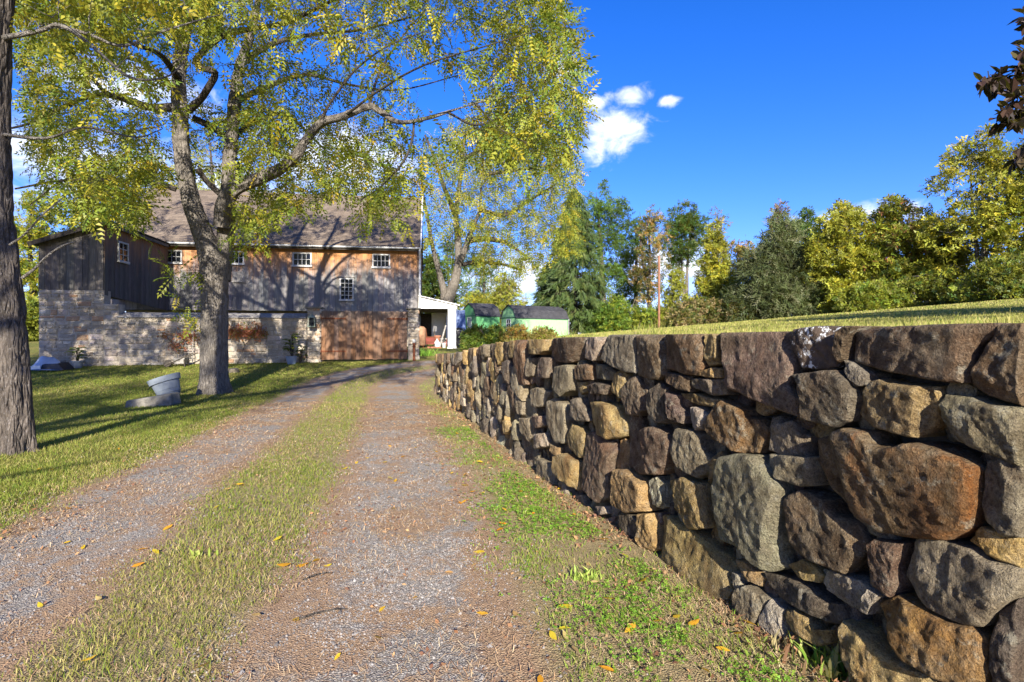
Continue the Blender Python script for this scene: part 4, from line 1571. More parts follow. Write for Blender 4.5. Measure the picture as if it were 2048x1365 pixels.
def scatter(tm, pos, d, up, sc, col, jitter=0.12, seed=0, m=4):
    """place copies of a leaf template; returns V, F, C"""
    r_ = np.random.default_rng(seed)
    x = norm(d)
    y = norm(np.cross(up, x))
    z = np.cross(x, y)
    T = tm[None] * np.asarray(sc)[:, None, None]
    V = pos[:, None, :] + T[..., 0:1] * x[:, None] + T[..., 1:2] * y[:, None] + T[..., 2:3] * z[:, None]
    n, k = len(pos), len(tm)
    V = V.reshape(-1, 3)
    F = np.arange(n * k).reshape(-1, m)
    lf = k // m
    C = np.repeat(col[:, None, :], lf, 1) * (1 + r_.uniform(-jitter, jitter, (n, lf, 1)))
    C = np.repeat(C.reshape(-1, 3), m, 0)
    return V, F, np.clip(C, 0, 1)


def palette(n, cols, weights, seed=0, jit=0.14):
    r_ = np.random.default_rng(seed)
    w = np.array(weights, float)
    i = r_.choice(len(cols), n, p=w / w.sum())
    j = r_.choice(len(cols), n, p=w / w.sum())
    t = r_.uniform(0, 0.5, (n, 1))
    c = np.array(cols)[i] * (1 - t) + np.array(cols)[j] * t
    return np.clip(c * (1 + r_.uniform(-jit, jit, (n, 1))), 0, 1)


class Wood:
    """gathers tubes"""
    def __init__(self):
        self.V, self.F, self.b = [], [], 0

    def add(self, P, rad, n):
        V, F = tube_arrays(np.asarray(P, float), np.asarray(rad, float), n)
        self.V.append(V)
        self.F.append(F + self.b)
        self.b += len(V)

    def mesh(self, name):
        return fast_mesh(name, np.vstack(self.V), np.vstack(self.F), smooth=True)


def limb_path(pts, sub=5):
    """pts: [(x, y, z, r)] -> smooth path and radii"""
    Q = catmull(np.array(pts, float), sub)
    return Q[:, :3], np.maximum(Q[:, 3], 0.003)


def grow(limbs, attractors, seed, thick=0.010, wander=0.16, sag=0.0):
    """connect every attractor to the nearest wood with a curved shoot; returns shoot paths"""
    r_ = np.random.default_rng(seed)
    N = np.vstack([p for p, _ in limbs])
    RD = np.concatenate([r for _, r in limbs])
    A = np.array(attractors)
    d0 = np.array([np.min(np.linalg.norm(N - a, axis=1)) for a in A])
    out = []
    for a in A[np.argsort(d0)]:
        d = np.linalg.norm(N - a, axis=1)
        pen = d + np.where(N[:, 2] > a[2] + 0.3 * d, 0.5 * d, 0) + np.where(RD < 0.006, 0.3, 0)
        i = int(np.argmin(pen))
        s, L = N[i], d[i]
        if L < 0.05:
            continue
        k = max(3, min(9, int(L / 0.25) + 2))
        t = np.linspace(0, 1, k)[:, None]
        off = r_.normal(0, 1, (k, 3)) * wander * L / 3
        off[0] = off[-1] = 0
        arch = np.array([0, 0, 1.0]) * (np.sin(t * math.pi) * L * r_.uniform(0.02, 0.16)) - np.array([0, 0, 1.0]) * sag * L * t * t
        P = s * (1 - t) + a * t + off + arch
        r0 = min(RD[i] * 0.7, thick * (0.35 + 0.5 * L))
        rd = np.linspace(max(r0, 0.005), 0.003, k)
        out.append((P, rd))
        N = np.vstack([N, P[1:]])
        RD = np.concatenate([RD, rd[1:]])
    return out


def leaf_sites(shoots, per_m, seed, minlen=0.0, start=0.25):
    """positions and shoot directions along the outer part of shoots"""
    r_ = np.random.default_rng(seed)
    P, D = [], []
    for path, _ in shoots:
        seg = np.linalg.norm(np.diff(path, axis=0), axis=1)
        L = seg.sum()
        n = r_.poisson(max(1.5, per_m * min(L, 1.6)))
        if n == 0:
            continue
        lo = max(start, 1 - 1.4 / max(L, 0.1))
        t = r_.uniform(lo, 1.0, n) ** 0.8
        s = np.concatenate([[0], np.cumsum(seg)]) / max(L, 1e-6)
        p = np.stack([np.interp(t, s, path[:, c]) for c in range(3)], -1)
        d = norm(path[-1] - path[max(0, len(path) - 3)])
        P.append(p)
        D.append(np.repeat(d[None], n, 0))
    return np.vstack(P), np.vstack(D)


def in_poly(px, py, poly):
    poly = np.array(poly, float)
    c = np.zeros(len(px), bool)
    for i in range(len(poly)):
        a, b = poly[i], poly[(i + 1) % len(poly)]
        if a[1] == b[1]:
            continue
        c ^= ((a[1] > py) != (b[1] > py)) & (px < (b[0] - a[0]) * (py - a[1]) / (b[1] - a[1]) + a[0])
    return c


YEL = (0.44, 0.36, 0.030)
YGR = (0.275, 0.300, 0.032)
GRN = (0.115, 0.185, 0.022)
DGR = (0.050, 0.100, 0.018)
OLI = (0.155, 0.150, 0.030)
ORG = (0.40, 0.20, 0.030)
RED = (0.26, 0.070, 0.035)
TAN = (0.34, 0.24, 0.11)


# bark relief on a trunk: a dense tube pushed in along furrows
def trunk_mesh(path, rad, n, seed, amp=0.02, fx=9.0, fz=1.6, flare=None):
    V, F = tube_arrays(path, rad, n)
    m = len(path)
    C = np.repeat(path, n, 0)
    d = norm(V - C)
    ang = np.tile(np.arange(n) / n, m)
    Rr = np.repeat(rad, n)
    q = np.stack([np.cos(ang * 2 * math.pi) * Rr * fx, np.sin(ang * 2 * math.pi) * Rr * fx, C[:, 2] * fz], -1)
    rg = 1 - np.abs(fbm(q, 3, seed)) * 2.2
    h = -np.clip(rg, 0, 1) ** 2 * amp + 0.4 * amp * fbm(q * 3, 2, seed + 2)
    big = fbm(np.stack([np.cos(ang * 2 * math.pi) * 1.2, np.sin(ang * 2 * math.pi) * 1.2, C[:, 2] * 0.7], -1), 2, seed + 9) * 0.09 * Rr
    if flare is not None:
        zz = C[:, 2] - flare
        big = big + np.exp(-np.clip(zz, 0, 9) * 3.2) * Rr * (0.16 + 0.16 * np.cos(ang * 2 * math.pi * 5 + seed))
    return V + d * (h + big)[:, None], F


# ------------------------------------------------------------------ props around the barn
def bt(name, label, cat, px, py, c, group=None):
    """a thing standing in the barn frame at a photograph point; returns the root (origin at its base)"""
    lx, lz = B(px, py, c)
    X, Y = bw(lx, c)
    return thing(name, label, cat, (X, Y, gz(X, Y)), TH, group)


SC = 22.3 / FP      # metres per photograph pixel near the yard wall

# rusty iron post with a ball head
o = bt('iron_post', 'short rusty iron post with a round grey head in front of the stone pillar', 'post', 828, 722, -0.35)
MB().lathe([(0.075, -0.1), (0.075, 0.03), (0.052, 0.05), (0.052, 0.55), (0.068, 0.56), (0.068, 0.60), (0.052, 0.61), (0.052, 0.72)], 12).obj('shaft', M['rust'], o)
MB().lathe([(0.03, 0.72), (0.075, 0.76), (0.085, 0.81), (0.06, 0.86), (0.0001, 0.88)], 12, caps=False).obj('head', M['galvanised'], o, smooth=True)

# carriage lantern on the left pillar
lx, lz = B(627, 655, 0)
o = thing('wall_lantern', 'greenish copper carriage lantern hung on the stone gate pillar', 'lantern', (*bw(lx, -0.30), lz + BZ), TH)
mb = MB()
mb.hexa([(-0.13, -0.13, 0.0), (0.13, -0.13, 0.0), (0.13, 0.13, 0.0), (-0.13, 0.13, 0.0)], [(-0.15, -0.15, 0.04), (0.15, -0.15, 0.04), (0.15, 0.15, 0.04), (-0.15, 0.15, 0.04)])
mb.obj('base', M['copper_green'], o)
for sx in (-1, 1):
    for sy in (-1, 1):
        MB().bar((sx * 0.125, sy * 0.125, 0.04), (sx * 0.105, sy * 0.105, 0.36), 0.024).obj('corner_bar', M['copper_green'], o)
MB().hexa([(-0.10, -0.10, 0.05), (0.10, -0.10, 0.05), (0.10, 0.10, 0.05), (-0.10, 0.10, 0.05)], [(-0.085, -0.085, 0.35), (0.085, -0.085, 0.35), (0.085, 0.085, 0.35), (-0.085, 0.085, 0.35)]).obj('glass', M['glass'], o)
mb = MB()
mb.hexa([(-0.14, -0.14, 0.36), (0.14, -0.14, 0.36), (0.14, 0.14, 0.36), (-0.14, 0.14, 0.36)], [(-0.05, -0.05, 0.46), (0.05, -0.05, 0.46), (0.05, 0.05, 0.46), (-0.05, 0.05, 0.46)])
mb.lathe([(0.05, 0.46), (0.05, 0.49), (0.02, 0.51)], 10)
mb.tube([(0.03 * math.cos(a), 0, 0.535 + 0.03 * math.sin(a)) for a in np.linspace(0, 2 * math.pi, 13)], 0.008, 5)
mb.obj('hood', M['copper_green'], o)
MB().bar((0, 0.13, 0.02), (0, 0.27, 0.10), 0.03).bar((0, 0.11, 0.40), (0, 0.27, 0.40), 0.03).obj('bracket', M['copper_green'], o)


def big_leaf_plant(root, z0, h, n, seed, L=0.30, cols=(GRN, DGR, YGR)):
    """broad glossy leaves on upright stems"""
    r_ = np.random.default_rng(seed)
    st = MB()
    Vs, Fs, Cs, b = [], [], [], 0
    c = palette(n, cols, [4, 4, 1], seed)
    for i in range(n):
        a = r_.uniform(0, 2 * math.pi)
        z = z0 + h * (0.15 + 0.85 * (i + 0.5) / n)
        rr = r_.uniform(0.02, 0.10)
        p0 = np.array([0.02 * math.cos(a), 0.02 * math.sin(a), z0])
        p1 = np.array([rr * math.cos(a), rr * math.sin(a), z])
        st.tube([p0, (p0 + p1) / 2 + [0.02, 0.01, 0], p1], 0.008, 4)
        d = np.array([math.cos(a), math.sin(a), r_.uniform(0.1, 0.9)])
        d /= np.linalg.norm(d)
        s = norm(np.cross(d, [0, 0, 1.0]))
        l = L * r_.uniform(0.75, 1.25)
        w = l * 0.42
        rows = []
        for t, ww in ((0, 0.02), (0.25, 0.8), (0.5, 1.0), (0.78, 0.7), (1.0, 0.02)):
            ctr = p1 + d * l * t + np.array([0, 0, -0.35 * l * t * t])
            rows += [ctr - s * w * ww / 2 + [0, 0, 0.03 * ww], ctr, ctr + s * w * ww / 2 + [0, 0, 0.03 * ww]]
        F = [(3 * j + k, 3 * j + k + 1, 3 * j + k + 4, 3 * j + k + 3) for j in range(4) for k in range(2)]
        Vs.append(np.array(rows))
        Fs.append(np.array(F) + b)
        Cs.append(np.repeat(c[i][None], 15, 0))
        b += 15
    st.obj('stem', M['twig'], root)
    link('foliage', fast_mesh('foliage', np.vstack(Vs), np.vstack(Fs), np.vstack(Cs), smooth=True), M['leaf'], root)


def pot(root, r, h, mat, n=24):
    mb = MB()
    mb.lathe([(r * 0.70, 0.0), (r * 0.93, h * 0.80), (r * 1.0, h * 0.80), (r * 1.04, h), (r * 0.92, h), (r * 0.88, h * 0.86), (0.001, h * 0.86)], n, caps=False)
    mb.obj('pot', mat, root, smooth=False)
    MB().lathe([(r * 0.88, h * 0.84), (0.001, h * 0.88)], n, caps=False).obj('soil', M['soil'], root)


o = bt('potted_plant', 'leafy green plant in a blue-grey pot against the yard wall near the gate', 'potted plant', 583, 726, -0.55, 'potted plants at the yard wall')
pot(o, 0.21, 0.31, M['pot_blue'])
big_leaf_plant(o, 0.27, 0.85, 30, 5, 0.34)
o = bt('potted_plant', 'shaded leafy plant in a grey pot next to the tarpaulin heap', 'potted plant', 154, 726, -0.55, 'potted plants at the yard wall')
pot(o, 0.21, 0.27, M['pot_grey'])
big_leaf_plant(o, 0.24, 0.5, 22, 8, 0.32)
o = bt('leafy_shrub', 'small dark leafy shrub growing at the wall foot beside the blue pot', 'shrub', 600, 726, -0.30)
big_leaf_plant(o, 0.0, 0.62, 22, 12, 0.20, (DGR, DGR, GRN))

# tarpaulin heap at the wing corner
o = bt('tarpaulin_heap', 'crumpled blue-grey tarpaulin heap on the grass at the barn corner', 'tarpaulin', 95, 727, -0.9)
g = np.linspace(-1, 1, 34)
U, Vv = np.meshgrid(g, g, indexing='ij')
rr = np.sqrt(U ** 2 + Vv ** 2)
Zt = np.clip(0.50 * np.exp(-((U + 0.1) ** 2 * 3.0 + Vv ** 2 * 2.4)) + 0.22 * np.exp(-((U - 0.55) ** 2 * 9 + Vv ** 2 * 3)) + 0.13 * fbm2(U, Vv, 2.4, 3, 2) * (1 - rr * 0.5), -0.02, 9) * np.clip(1.3 - rr, 0.0, 1)
Vt = np.stack([U * 0.72, Vv * 0.5, Zt], -1).reshape(-1, 3)
i, j = np.meshgrid(np.arange(33), np.arange(33), indexing='ij')
Ft = np.stack([i * 34 + j, i * 34 + j + 34, i * 34 + j + 35, i * 34 + j + 1], -1).reshape(-1, 4)
link('sheet', fast_mesh('sheet', Vt, Ft, smooth=True), M['tarp'], o)
MB().hexa([(0.02, -0.42, 0.0), (0.75, -0.40, 0.0), (0.80, 0.2, 0.0), (0.05, 0.2, 0.0)], [(0.05, -0.38, 0.19), (0.55, -0.36, 0.22), (0.62, 0.1, 0.26), (0.1, 0.1, 0.3)]).obj('black_sheet', M['black_plastic'], o)
MB().hexa([(-0.42, -0.56, 0.02), (0.08, -0.53, 0.05), (0.08, -0.50, 0.05), (-0.42, -0.53, 0.02)], [(-0.42, -0.54, 0.13), (0.08, -0.51, 0.17), (0.08, -0.49, 0.17), (-0.42, -0.52, 0.13)]).obj('board', M['white_paint'], o)

# trellis with vine
o = bt('trellis', 'narrow arched wooden garden trellis leaning on the yard wall', 'trellis', 370, 726, -0.22)
TW, TH_ = 0.27, 1.62
for sx in (-1, 1):
    MB().bar((sx * TW, -0.02, -0.05), (sx * TW, 0.06, TH_ - 0.1), 0.03).obj('upright', M['grey_wood'], o)
for k in range(1, 4):
    xx = -TW + 2 * TW * k / 4
    MB().bar((xx, -0.005, 0.30), (xx, 0.06, TH_ - 0.04), 0.018).obj('slat', M['grey_wood'], o)
for k in range(10):
    z = 0.34 + k * 0.13
    y = -0.02 + 0.08 * z / 1.6 - 0.02
    MB().bar((-TW, y, z), (TW, y, z), 0.018).obj('crosspiece', M['grey_wood'], o)
MB().tube([(TW * math.cos(a), 0.06, TH_ - 0.1 + 0.10 * math.sin(a)) for a in np.linspace(0, math.pi, 9)], 0.014, 5).obj('arch', M['grey_wood'], o)


def vine(name, label, px, py, spots, stem, seed, n=240):
    """climber with red autumn leaves; spots are offsets (x, z, spread) on the wall"""
    o = bt(name, label, 'vine', px, py, -0.12)
    r_ = np.random.default_rng(seed)
    mb = MB()
    for s in stem:
        mb.tube(catmull([(a, -0.03, b) for a, b in s], 5), 0.011, 5)
    mb.obj('stem', M['twig'], o)
    P = []
    for (a, b, sp) in spots:
        k = int(n * sp)
        P.append(np.stack([r_.normal(a, sp * 0.6, k), r_.uniform(-0.20, -0.03, k), r_.normal(b, sp * 0.38, k)], -1))
    P = np.vstack(P)
    k = len(P)
    d = norm(np.stack([r_.normal(0, 1, k), r_.normal(-0.5, 0.4, k), r_.normal(-0.6, 0.5, k)], -1))
    up = norm(np.stack([r_.normal(0, 0.5, k), np.full(k, -1.0), r_.normal(0.6, 0.4, k)], -1))
    V, F, C = scatter(tmpl_spray(2, seed, 0.75, 0.8), P, d, up, r_.uniform(0.07, 0.13, k), palette(k, [RED, (0.36, 0.13, 0.08), GRN, ORG], [6, 4, 1.2, 1], seed), seed=seed)
    link('foliage', fast_mesh('foliage', V, F, C), M['leaf'], o)


vine('vine', 'red-leaved vine climbing over the garden trellis', 372, 726, [(-0.05, 1.15, 0.36), (0.22, 1.05, 0.3), (-0.30, 0.72, 0.3), (-0.75, 1.15, 0.14)],
     [[(0.1, 0), (0.05, 0.4), (-0.1, 0.8), (0.1, 1.3)], [(0.05, 0.4), (-0.3, 0.6), (-0.7, 1.1)]], 3)
vine('vine', 'red-leaved vine with a bare bent stem on the yard wall right of the trunk', 478, 726, [(0.1, 1.25, 0.34), (0.55, 1.27, 0.36), (0.85, 1.22, 0.22), (-0.2, 1.2, 0.3)],
     [[(-0.05, 0), (0.1, 0.35), (0.22, 0.7), (0.45, 1.0), (0.6, 1.25)], [(0.22, 0.7), (0.1, 1.0), (0.0, 1.25)]], 4, 300)

# old wheelbarrow in front of the trellis
o = bt('wooden_wheelbarrow', 'old grey wooden wheelbarrow with raised handles before the trellis', 'wheelbarrow', 362, 727, -0.75)
MB().hexa([(-0.16, -0.16, 0.13), (0.16, -0.16, 0.13), (0.16, 0.16, 0.13), (-0.16, 0.16, 0.13)], [(-0.20, -0.20, 0.35), (0.20, -0.20, 0.35), (0.20, 0.20, 0.35), (-0.20, 0.20, 0.35)]).obj('box', M['grey_wood'], o)
for s in (-1, 1):
    MB().bar((-0.52, s * 0.16, 0.03), (0.50, s * 0.20, 0.52), 0.035).obj('shaft', M['dark_wood'], o)
    MB().bar((0.17, s * 0.17, 0.34), (0.20, s * 0.18, 0.0), 0.035).obj('leg', M['dark_wood'], o)
MB().lathe([(0.03, -0.03), (0.14, -0.03), (0.14, 0.03), (0.03, 0.03)], 16, (-0.46, 0, 0.13), Matrix.Rotation(R(90), 3, 'X')).obj('wheel', M['old_wood'], o)

# tilted planter resting on a stone slab by the big tree
g = gp(306, 812)
o = thing('stone_slab', 'long low weathered stone slab lying in the lawn under the grey planter', 'stone slab', (g.x, g.y, g.z), R(8))
rs = np.random.default_rng(2)
W_, H_ = 0.98, 0.16
prof = [(-0.5, -0.30), (0.52, -0.32), (0.54, 0.22), (-0.46, 0.26)]
lo = [(a * W_ + rs.uniform(-.03, .03), b * 0.8, -0.10 + (0.12 if a > 0 else 0.0)) for a, b in prof]
hi = [(a * W_ * 0.97 + rs.uniform(-.03, .03), b * 0.75, (0.30 if a > 0 else 0.14) + rs.uniform(-.01, .01)) for a, b in prof]
sl_ = MB().hexa(lo, hi).obj('slab', M['slab'], o)
mod = sl_.modifiers.new('bevel', 'BEVEL')
mod.width = 0.03
mod.segments = 2
g2 = gp(337, 806)
o = thing('planter', 'large grey-blue plastic planter standing tilted on the slab beside the big trunk', 'planter', (g2.x + 0.02, g2.y + 0.05, g2.z + 0.13), R(5))
ax = Matrix.Rotation(R(-19), 3, 'Y') @ Matrix.Scale(0.84, 3)
h = 0.60
pr = [(0.235, 0.0), (0.30, h * 0.20), (0.308, h * 0.215), (0.30, h * 0.23), (0.318, h * 0.36), (0.326, h * 0.375), (0.318, h * 0.39), (0.355, h * 0.74), (0.40, h * 0.745), (0.425, h), (0.375, h), (0.345, h * 0.72), (0.22, h * 0.05), (0.001, h * 0.05)]
MB().lathe(pr, 40, (0, 0, 0), ax, caps=False).obj('body', M['pot_grey'], o)
MB().lathe([(0.235, 0.0), (0.001, 0.0)], 40, (0, 0, 0), ax, caps=False).obj('bottom', M['pot_grey'], o)

g = gp(466, 746)
c, V, F = stone_shape(np.array([(-.17, -.11), (.15, -.12), (.19, .05), (.05, .15), (-.14, .12)]), 501, 24, RF, 0.12, 0.1)
o = link('field_rock', fast_mesh('field_rock', V, F, smooth=True), M['field_stone'], None, (g.x, g.y, g.z + 0.03))
o.color = (0.20, 0.18, 0.15, 0.1)
tag(o, 'small grey rock in the grass just behind the big trunk', 'rock')

# ---- things stored under the lean-to
zf = pz + 0.05 + BZ


def lt(name, label, cat, px, d):
    lx, _ = B(px, 690, CB + d)
    X, Y = bw(lx, CB + d)
    return thing(name, label, cat, (X, Y, zf), TH)


o = lt('rusty_boiler', 'tall tan and rust coloured boiler standing at the lean-to entrance by the pillar', 'boiler', 842, 0.45)
mb = MB()
mb.lathe([(0.20, 0.12), (0.235, 0.16), (0.24, 0.9), (0.225, 1.0), (0.14, 1.08), (0.0001, 1.10)], 20, caps=False)
mb.obj('tank', M['tan_hide'], o, smooth=True)
mb = MB()
for a in range(4):
    mb.bar((0.16 * math.cos(a * 1.57 + .7), 0.16 * math.sin(a * 1.57 + .7), 0.14), (0.2 * math.cos(a * 1.57 + .7), 0.2 * math.sin(a * 1.57 + .7), 0), 0.03)
mb.obj('foot', M['rust'], o)
o = lt('hand_truck', 'rusty hand truck handles leaning behind the red cart', 'hand truck', 851, 0.85)
mb = MB()
for s in (-1, 1):
    mb.bar((s * 0.13, 0, 0.05), (s * 0.13 - 0.12, 0.25, 1.0), 0.03)
for k in range(4):
    mb.bar((-0.13 - 0.03 * k, 0.06 * k, 0.15 + 0.24 * k), (0.13 - 0.03 * k, 0.06 * k, 0.15 + 0.24 * k), 0.025)
mb.obj('frame', M['rust'], o)
o = lt('garden_cart', 'dark red metal garden cart on small wheels under the lean-to', 'cart', 860.5, 0.9)
MB().hexa([(-0.20, -0.26, 0.18), (0.20, -0.26, 0.18), (0.20, 0.26, 0.18), (-0.20, 0.26, 0.18)], [(-0.26, -0.32, 0.56), (0.26, -0.32, 0.56), (0.26, 0.32, 0.56), (-0.26, 0.32, 0.56)]).obj('tub', M['rusty_red'], o)
MB().box(-0.275, 0.275, -0.335, -0.31, 0.53, 0.57).box(-0.22, 0.22, -0.305, -0.275, 0.30, 0.33).obj('rim', M['rust'], o)
for s in (-1, 1):
    MB().lathe([(0.03, -0.025), (0.115, -0.03), (0.12, 0.0), (0.115, 0.03), (0.03, 0.025)], 16, (s * 0.24, -0.18, 0.12), Matrix.Rotation(R(90), 3, 'Y')).obj('wheel', M['black_plastic'], o)
MB().tube([(0.08, 0.3, 0.5), (0.16, 0.38, 0.75), (0.24, 0.42, 1.0)], 0.016, 6).obj('handle', M['dark_wood'], o)
o = lt('spade', 'dark spade propped upright behind the red garden cart', 'spade', 868, 1.6)
MB().tube([(0, 0, 0.05), (0.05, 0.1, 0.9)], 0.016, 6).obj('handle', M['old_wood'], o)
MB().hexa([(-0.07, 0.10, 0.85), (0.13, 0.10, 0.85), (0.13, 0.12, 0.85), (-0.07, 0.12, 0.85)], [(-0.02, 0.14, 1.16), (0.16, 0.14, 1.12), (0.16, 0.15, 1.12), (-0.02, 0.15, 1.16)]).obj('blade', M['black_plastic'], o)
o = lt('white_jug', 'white plastic jug with a grey-green front on the lean-to floor', 'jug', 874, 0.75)
MB().lathe([(0.13, 0), (0.15, 0.03), (0.15, 0.26), (0.06, 0.38), (0.04, 0.40), (0.04, 0.45)], 14).obj('body', M['white_paint'], o, smooth=False)
MB().lathe([(0.045, 0.45), (0.045, 0.48)], 10).obj('lid', M['copper_green'], o)
o = lt('terracotta_pot', 'orange terracotta pot stacked behind the white jug', 'flower pot', 875, 1.25)
MB().lathe([(0.11, 0.32), (0.16, 0.56), (0.19, 0.56), (0.19, 0.64), (0.15, 0.64), (0.10, 0.36)], 16, caps=False).obj('pot', M['brick_red'], o)
MB().box(-0.2, 0.2, -0.18, 0.18, 0, 0.32).obj('crate', M['old_wood'], o)
o = lt('leaning_board', 'long tan board leaning on the inside of the white post', 'board', 884, 0.55)
MB().bar((-0.13, 0, 0.0), (0.20, 0.2, 1.16), 0.07, 0.025, (0, 1, 0)).obj('board', M['grey_wood'], o)
o = lt('wooden_bench', 'low red-brown bench with pale top at the back of the lean-to', 'bench', 882, 2.0)
MB().box(-0.35, 0.35, -0.15, 0.15, 0.44, 0.49).obj('seat', M['grey_wood'], o)
for s in (-1, 1):
    MB().box(s * 0.30 - 0.025, s * 0.30 + 0.025, -0.13, 0.13, 0, 0.44).obj('leg', M['rusty_red'], o)
MB().box(-0.27, 0.27, -0.02, 0.02, 0.25, 0.31).obj('stretcher', M['rusty_red'], o)
o = lt('metal_pail', 'small galvanised pail standing by the foot of the white post', 'pail', 888, 0.4)
MB().lathe([(0.085, 0), (0.11, 0.24), (0.115, 0.24), (0.11, 0.26), (0.10, 0.24), (0.08, 0.02)], 14, caps=False).obj('body', M['galvanised'], o)
MB().tube([(0.11 * math.cos(a), 0, 0.25 + 0.1 * math.sin(a)) for a in np.linspace(0, math.pi, 9)], 0.006, 5).obj('bail', M['galvanised'], o)
for k, px in enumerate((858, 863.5, 869, 874.5, 880)):
    lx, _ = B(px, 692, CB + 0.12)
    X, Y = bw(lx, CB + 0.12)
    o = MB().box(-0.065, 0.065, -0.10, 0.10, 0, 0.075).obj('loose_brick', M['brick_red'], None, loc=(X, Y, gz(X, Y) + 0.0))
    o.rotation_euler = (0, 0, TH + rng.uniform(-0.15, 0.15))
    tag(o, 'red brick in the row edging the lean-to floor', 'brick', 'bricks edging the lean-to')
# covered grill beside the post
g = P3(918, 676, 30.5)
o = thing('covered_grill', 'dark covered barbecue grill between the white post and green shed', 'grill', (g[0], g[1], gz(g[0], g[1])), R(10))
mb = MB()
mb.lathe([(0.23, 0.0), (0.26, 0.3), (0.30, 0.55), (0.30, 0.72), (0.22, 0.90), (0.08, 0.97), (0.0001, 0.98)], 18, caps=False, sx=1.0, sy=0.8)
mb.obj('cover', M['black_plastic'], o, smooth=True)
MB().tube([(-0.12, -0.24, 0.80), (0, -0.29, 0.83), (0.12, -0.24, 0.80)], 0.015, 6).obj('handle', M['galvanised'], o)
for s in (-1, 1):
    MB().lathe([(0.02, -0.02), (0.07, -0.02), (0.07, 0.02), (0.02, 0.02)], 12, (s * 0.2, -0.14, 0.07), Matrix.Rotation(R(90), 3, 'Y')).obj('wheel', M['rust'], o)
# blue tarpaulin-covered stack seen past the post
g = P3(917, 640, 50)
o = thing('covered_woodpile', 'blue tarpaulin-covered woodpile behind the grill by the dark green shed', 'woodpile', (g[0], g[1], gz(g[0], g[1])), R(12))
MB().hexa([(-0.75, -0.5, 0.5), (0.6, -0.5, 0.5), (0.6, 0.5, 0.5), (-0.75, 0.5, 0.5)], [(-0.66, -0.38, 2.35), (0.52, -0.4, 2.40), (0.5, 0.4, 2.35), (-0.66, 0.4, 2.25)]).obj('tarpaulin', M['blue_tarp'], o)
mb = MB()
for k in range(5):
    for q_ in range(3):
        mb.lathe([(0.10, -0.55), (0.10, 0.55)], 8, (-0.55 + 0.25 * k, 0, 0.1 + 0.19 * q_), Matrix.Rotation(R(90), 3, 'X'))
mb.obj('firewood', M['old_wood'], o)


# ---- gambrel sheds
def shed(label, px_corner, py_eave, Y, length, width, eave_h, ridge_h, phi, body, gable, name='garden_shed'):
    X = (px_corner - 1024) / FP * Y
    z = EYE + (682.5 - py_eave) / FP * Y - eave_h
    o = thing(name, label, 'shed', (X, Y, z), phi, 'green garden sheds')
    W, L, e, r = width, length, eave_h, ridge_h
    kn = e + (r - e) * 0.62
    prof = [(0, e), (W * 0.16, kn), (W / 2, r), (W * 0.84, kn), (W, e)]       # along local +y
    MB().box(0, L, 0, 0.06, -0.6, e).obj('wall', body, o)
    MB().box(0, L, W - 0.06, W, -0.6, e).obj('wall', body, o)
    for xg in (0.0, L - 0.06):
        pf = [(0.06, -0.6), (W - 0.06, -0.6), (W - 0.06, e)] + prof[::-1][1:-1] + [(0.06, e)]
        n_ = len(pf)
        a = [(xg, p, q) for p, q in pf]
        b2 = [(xg + 0.06, p, q) for p, q in pf]
        MB().add(a + b2, [tuple(range(n_ - 1, -1, -1)), tuple(range(n_, 2 * n_))] + [(i, (i + 1) % n_, n_ + (i + 1) % n_, n_ + i) for i in range(n_)]).obj('gable', gable, o)
    for i in range(4):
        (y0, z0), (y1, z1) = prof[i], prof[i + 1]
        dy, dz = y1 - y0, z1 - z0
        l = math.hypot(dy, dz)
        ny, nz = -dz / l * 0.05, dy / l * 0.05
        if i == 0:
            y0, z0 = y0 - dy * 0.13, z0 - dz * 0.13
        if i == 3:
            y1, z1 = y1 + dy * 0.13, z1 + dz * 0.13
        MB().hexa([(-0.14, y0, z0), (L + 0.14, y0, z0), (L + 0.14, y1, z1), (-0.14, y1, z1)],
                  [(-0.14, y0 + ny, z0 + nz), (L + 0.14, y0 + ny, z0 + nz), (L + 0.14, y1 + ny, z1 + nz), (-0.14, y1 + ny, z1 + nz)]).obj('roof_slope', M['shed_roof'], o)
    MB().box(-0.1, L + 0.1, -0.07, -0.004, e - 0.14, e - 0.02).obj('fascia', M['shed_trim'], o)
    MB().box(-0.02, 0.0, 0.04, W - 0.04, e - 0.05, e + 0.05).obj('belt_board', M['shed_trim'], o)
    # gable window: frame, bars, panes
    yw0, yw1, zw0, zw1 = W * 0.38, W * 0.62, e * 0.36, e * 0.92
    w = MB().box(-0.05, -0.001, yw0 - 0.06, yw0, zw0 - 0.06, zw1 + 0.06).box(-0.05, -0.001, yw1, yw1 + 0.06, zw0 - 0.06, zw1 + 0.06).box(-0.05, -0.001, yw0, yw1, zw1, zw1 + 0.06).box(-0.05, -0.001, yw0, yw1, zw0 - 0.06, zw0).obj('window', M['white_paint'], o)
    mb = MB().box(-0.035, -0.012, (yw0 + yw1) / 2 - 0.02, (yw0 + yw1) / 2 + 0.02, zw0, zw1)
    for k in (1, 2):
        zc = zw0 + (zw1 - zw0) * k / 3
        mb.box(-0.033, -0.013, yw0, yw1, zc - 0.02, zc + 0.02)
    mb.obj('glazing_bar', M['white_paint'], w)
    for a in range(2):
        for k in range(3):
            y0, y1 = yw0 + (yw1 - yw0) * a / 2, yw0 + (yw1 - yw0) * (a + 1) / 2
            z0, z1 = zw0 + (zw1 - zw0) * k / 3, zw0 + (zw1 - zw0) * (k + 1) / 3
            MB().add([(-0.01, y0, z0), (-0.01, y1, z0), (-0.01, y1, z1), (-0.01, y0, z1)], [(0, 3, 2, 1)]).obj('pane', M['glass'], w)
    return o


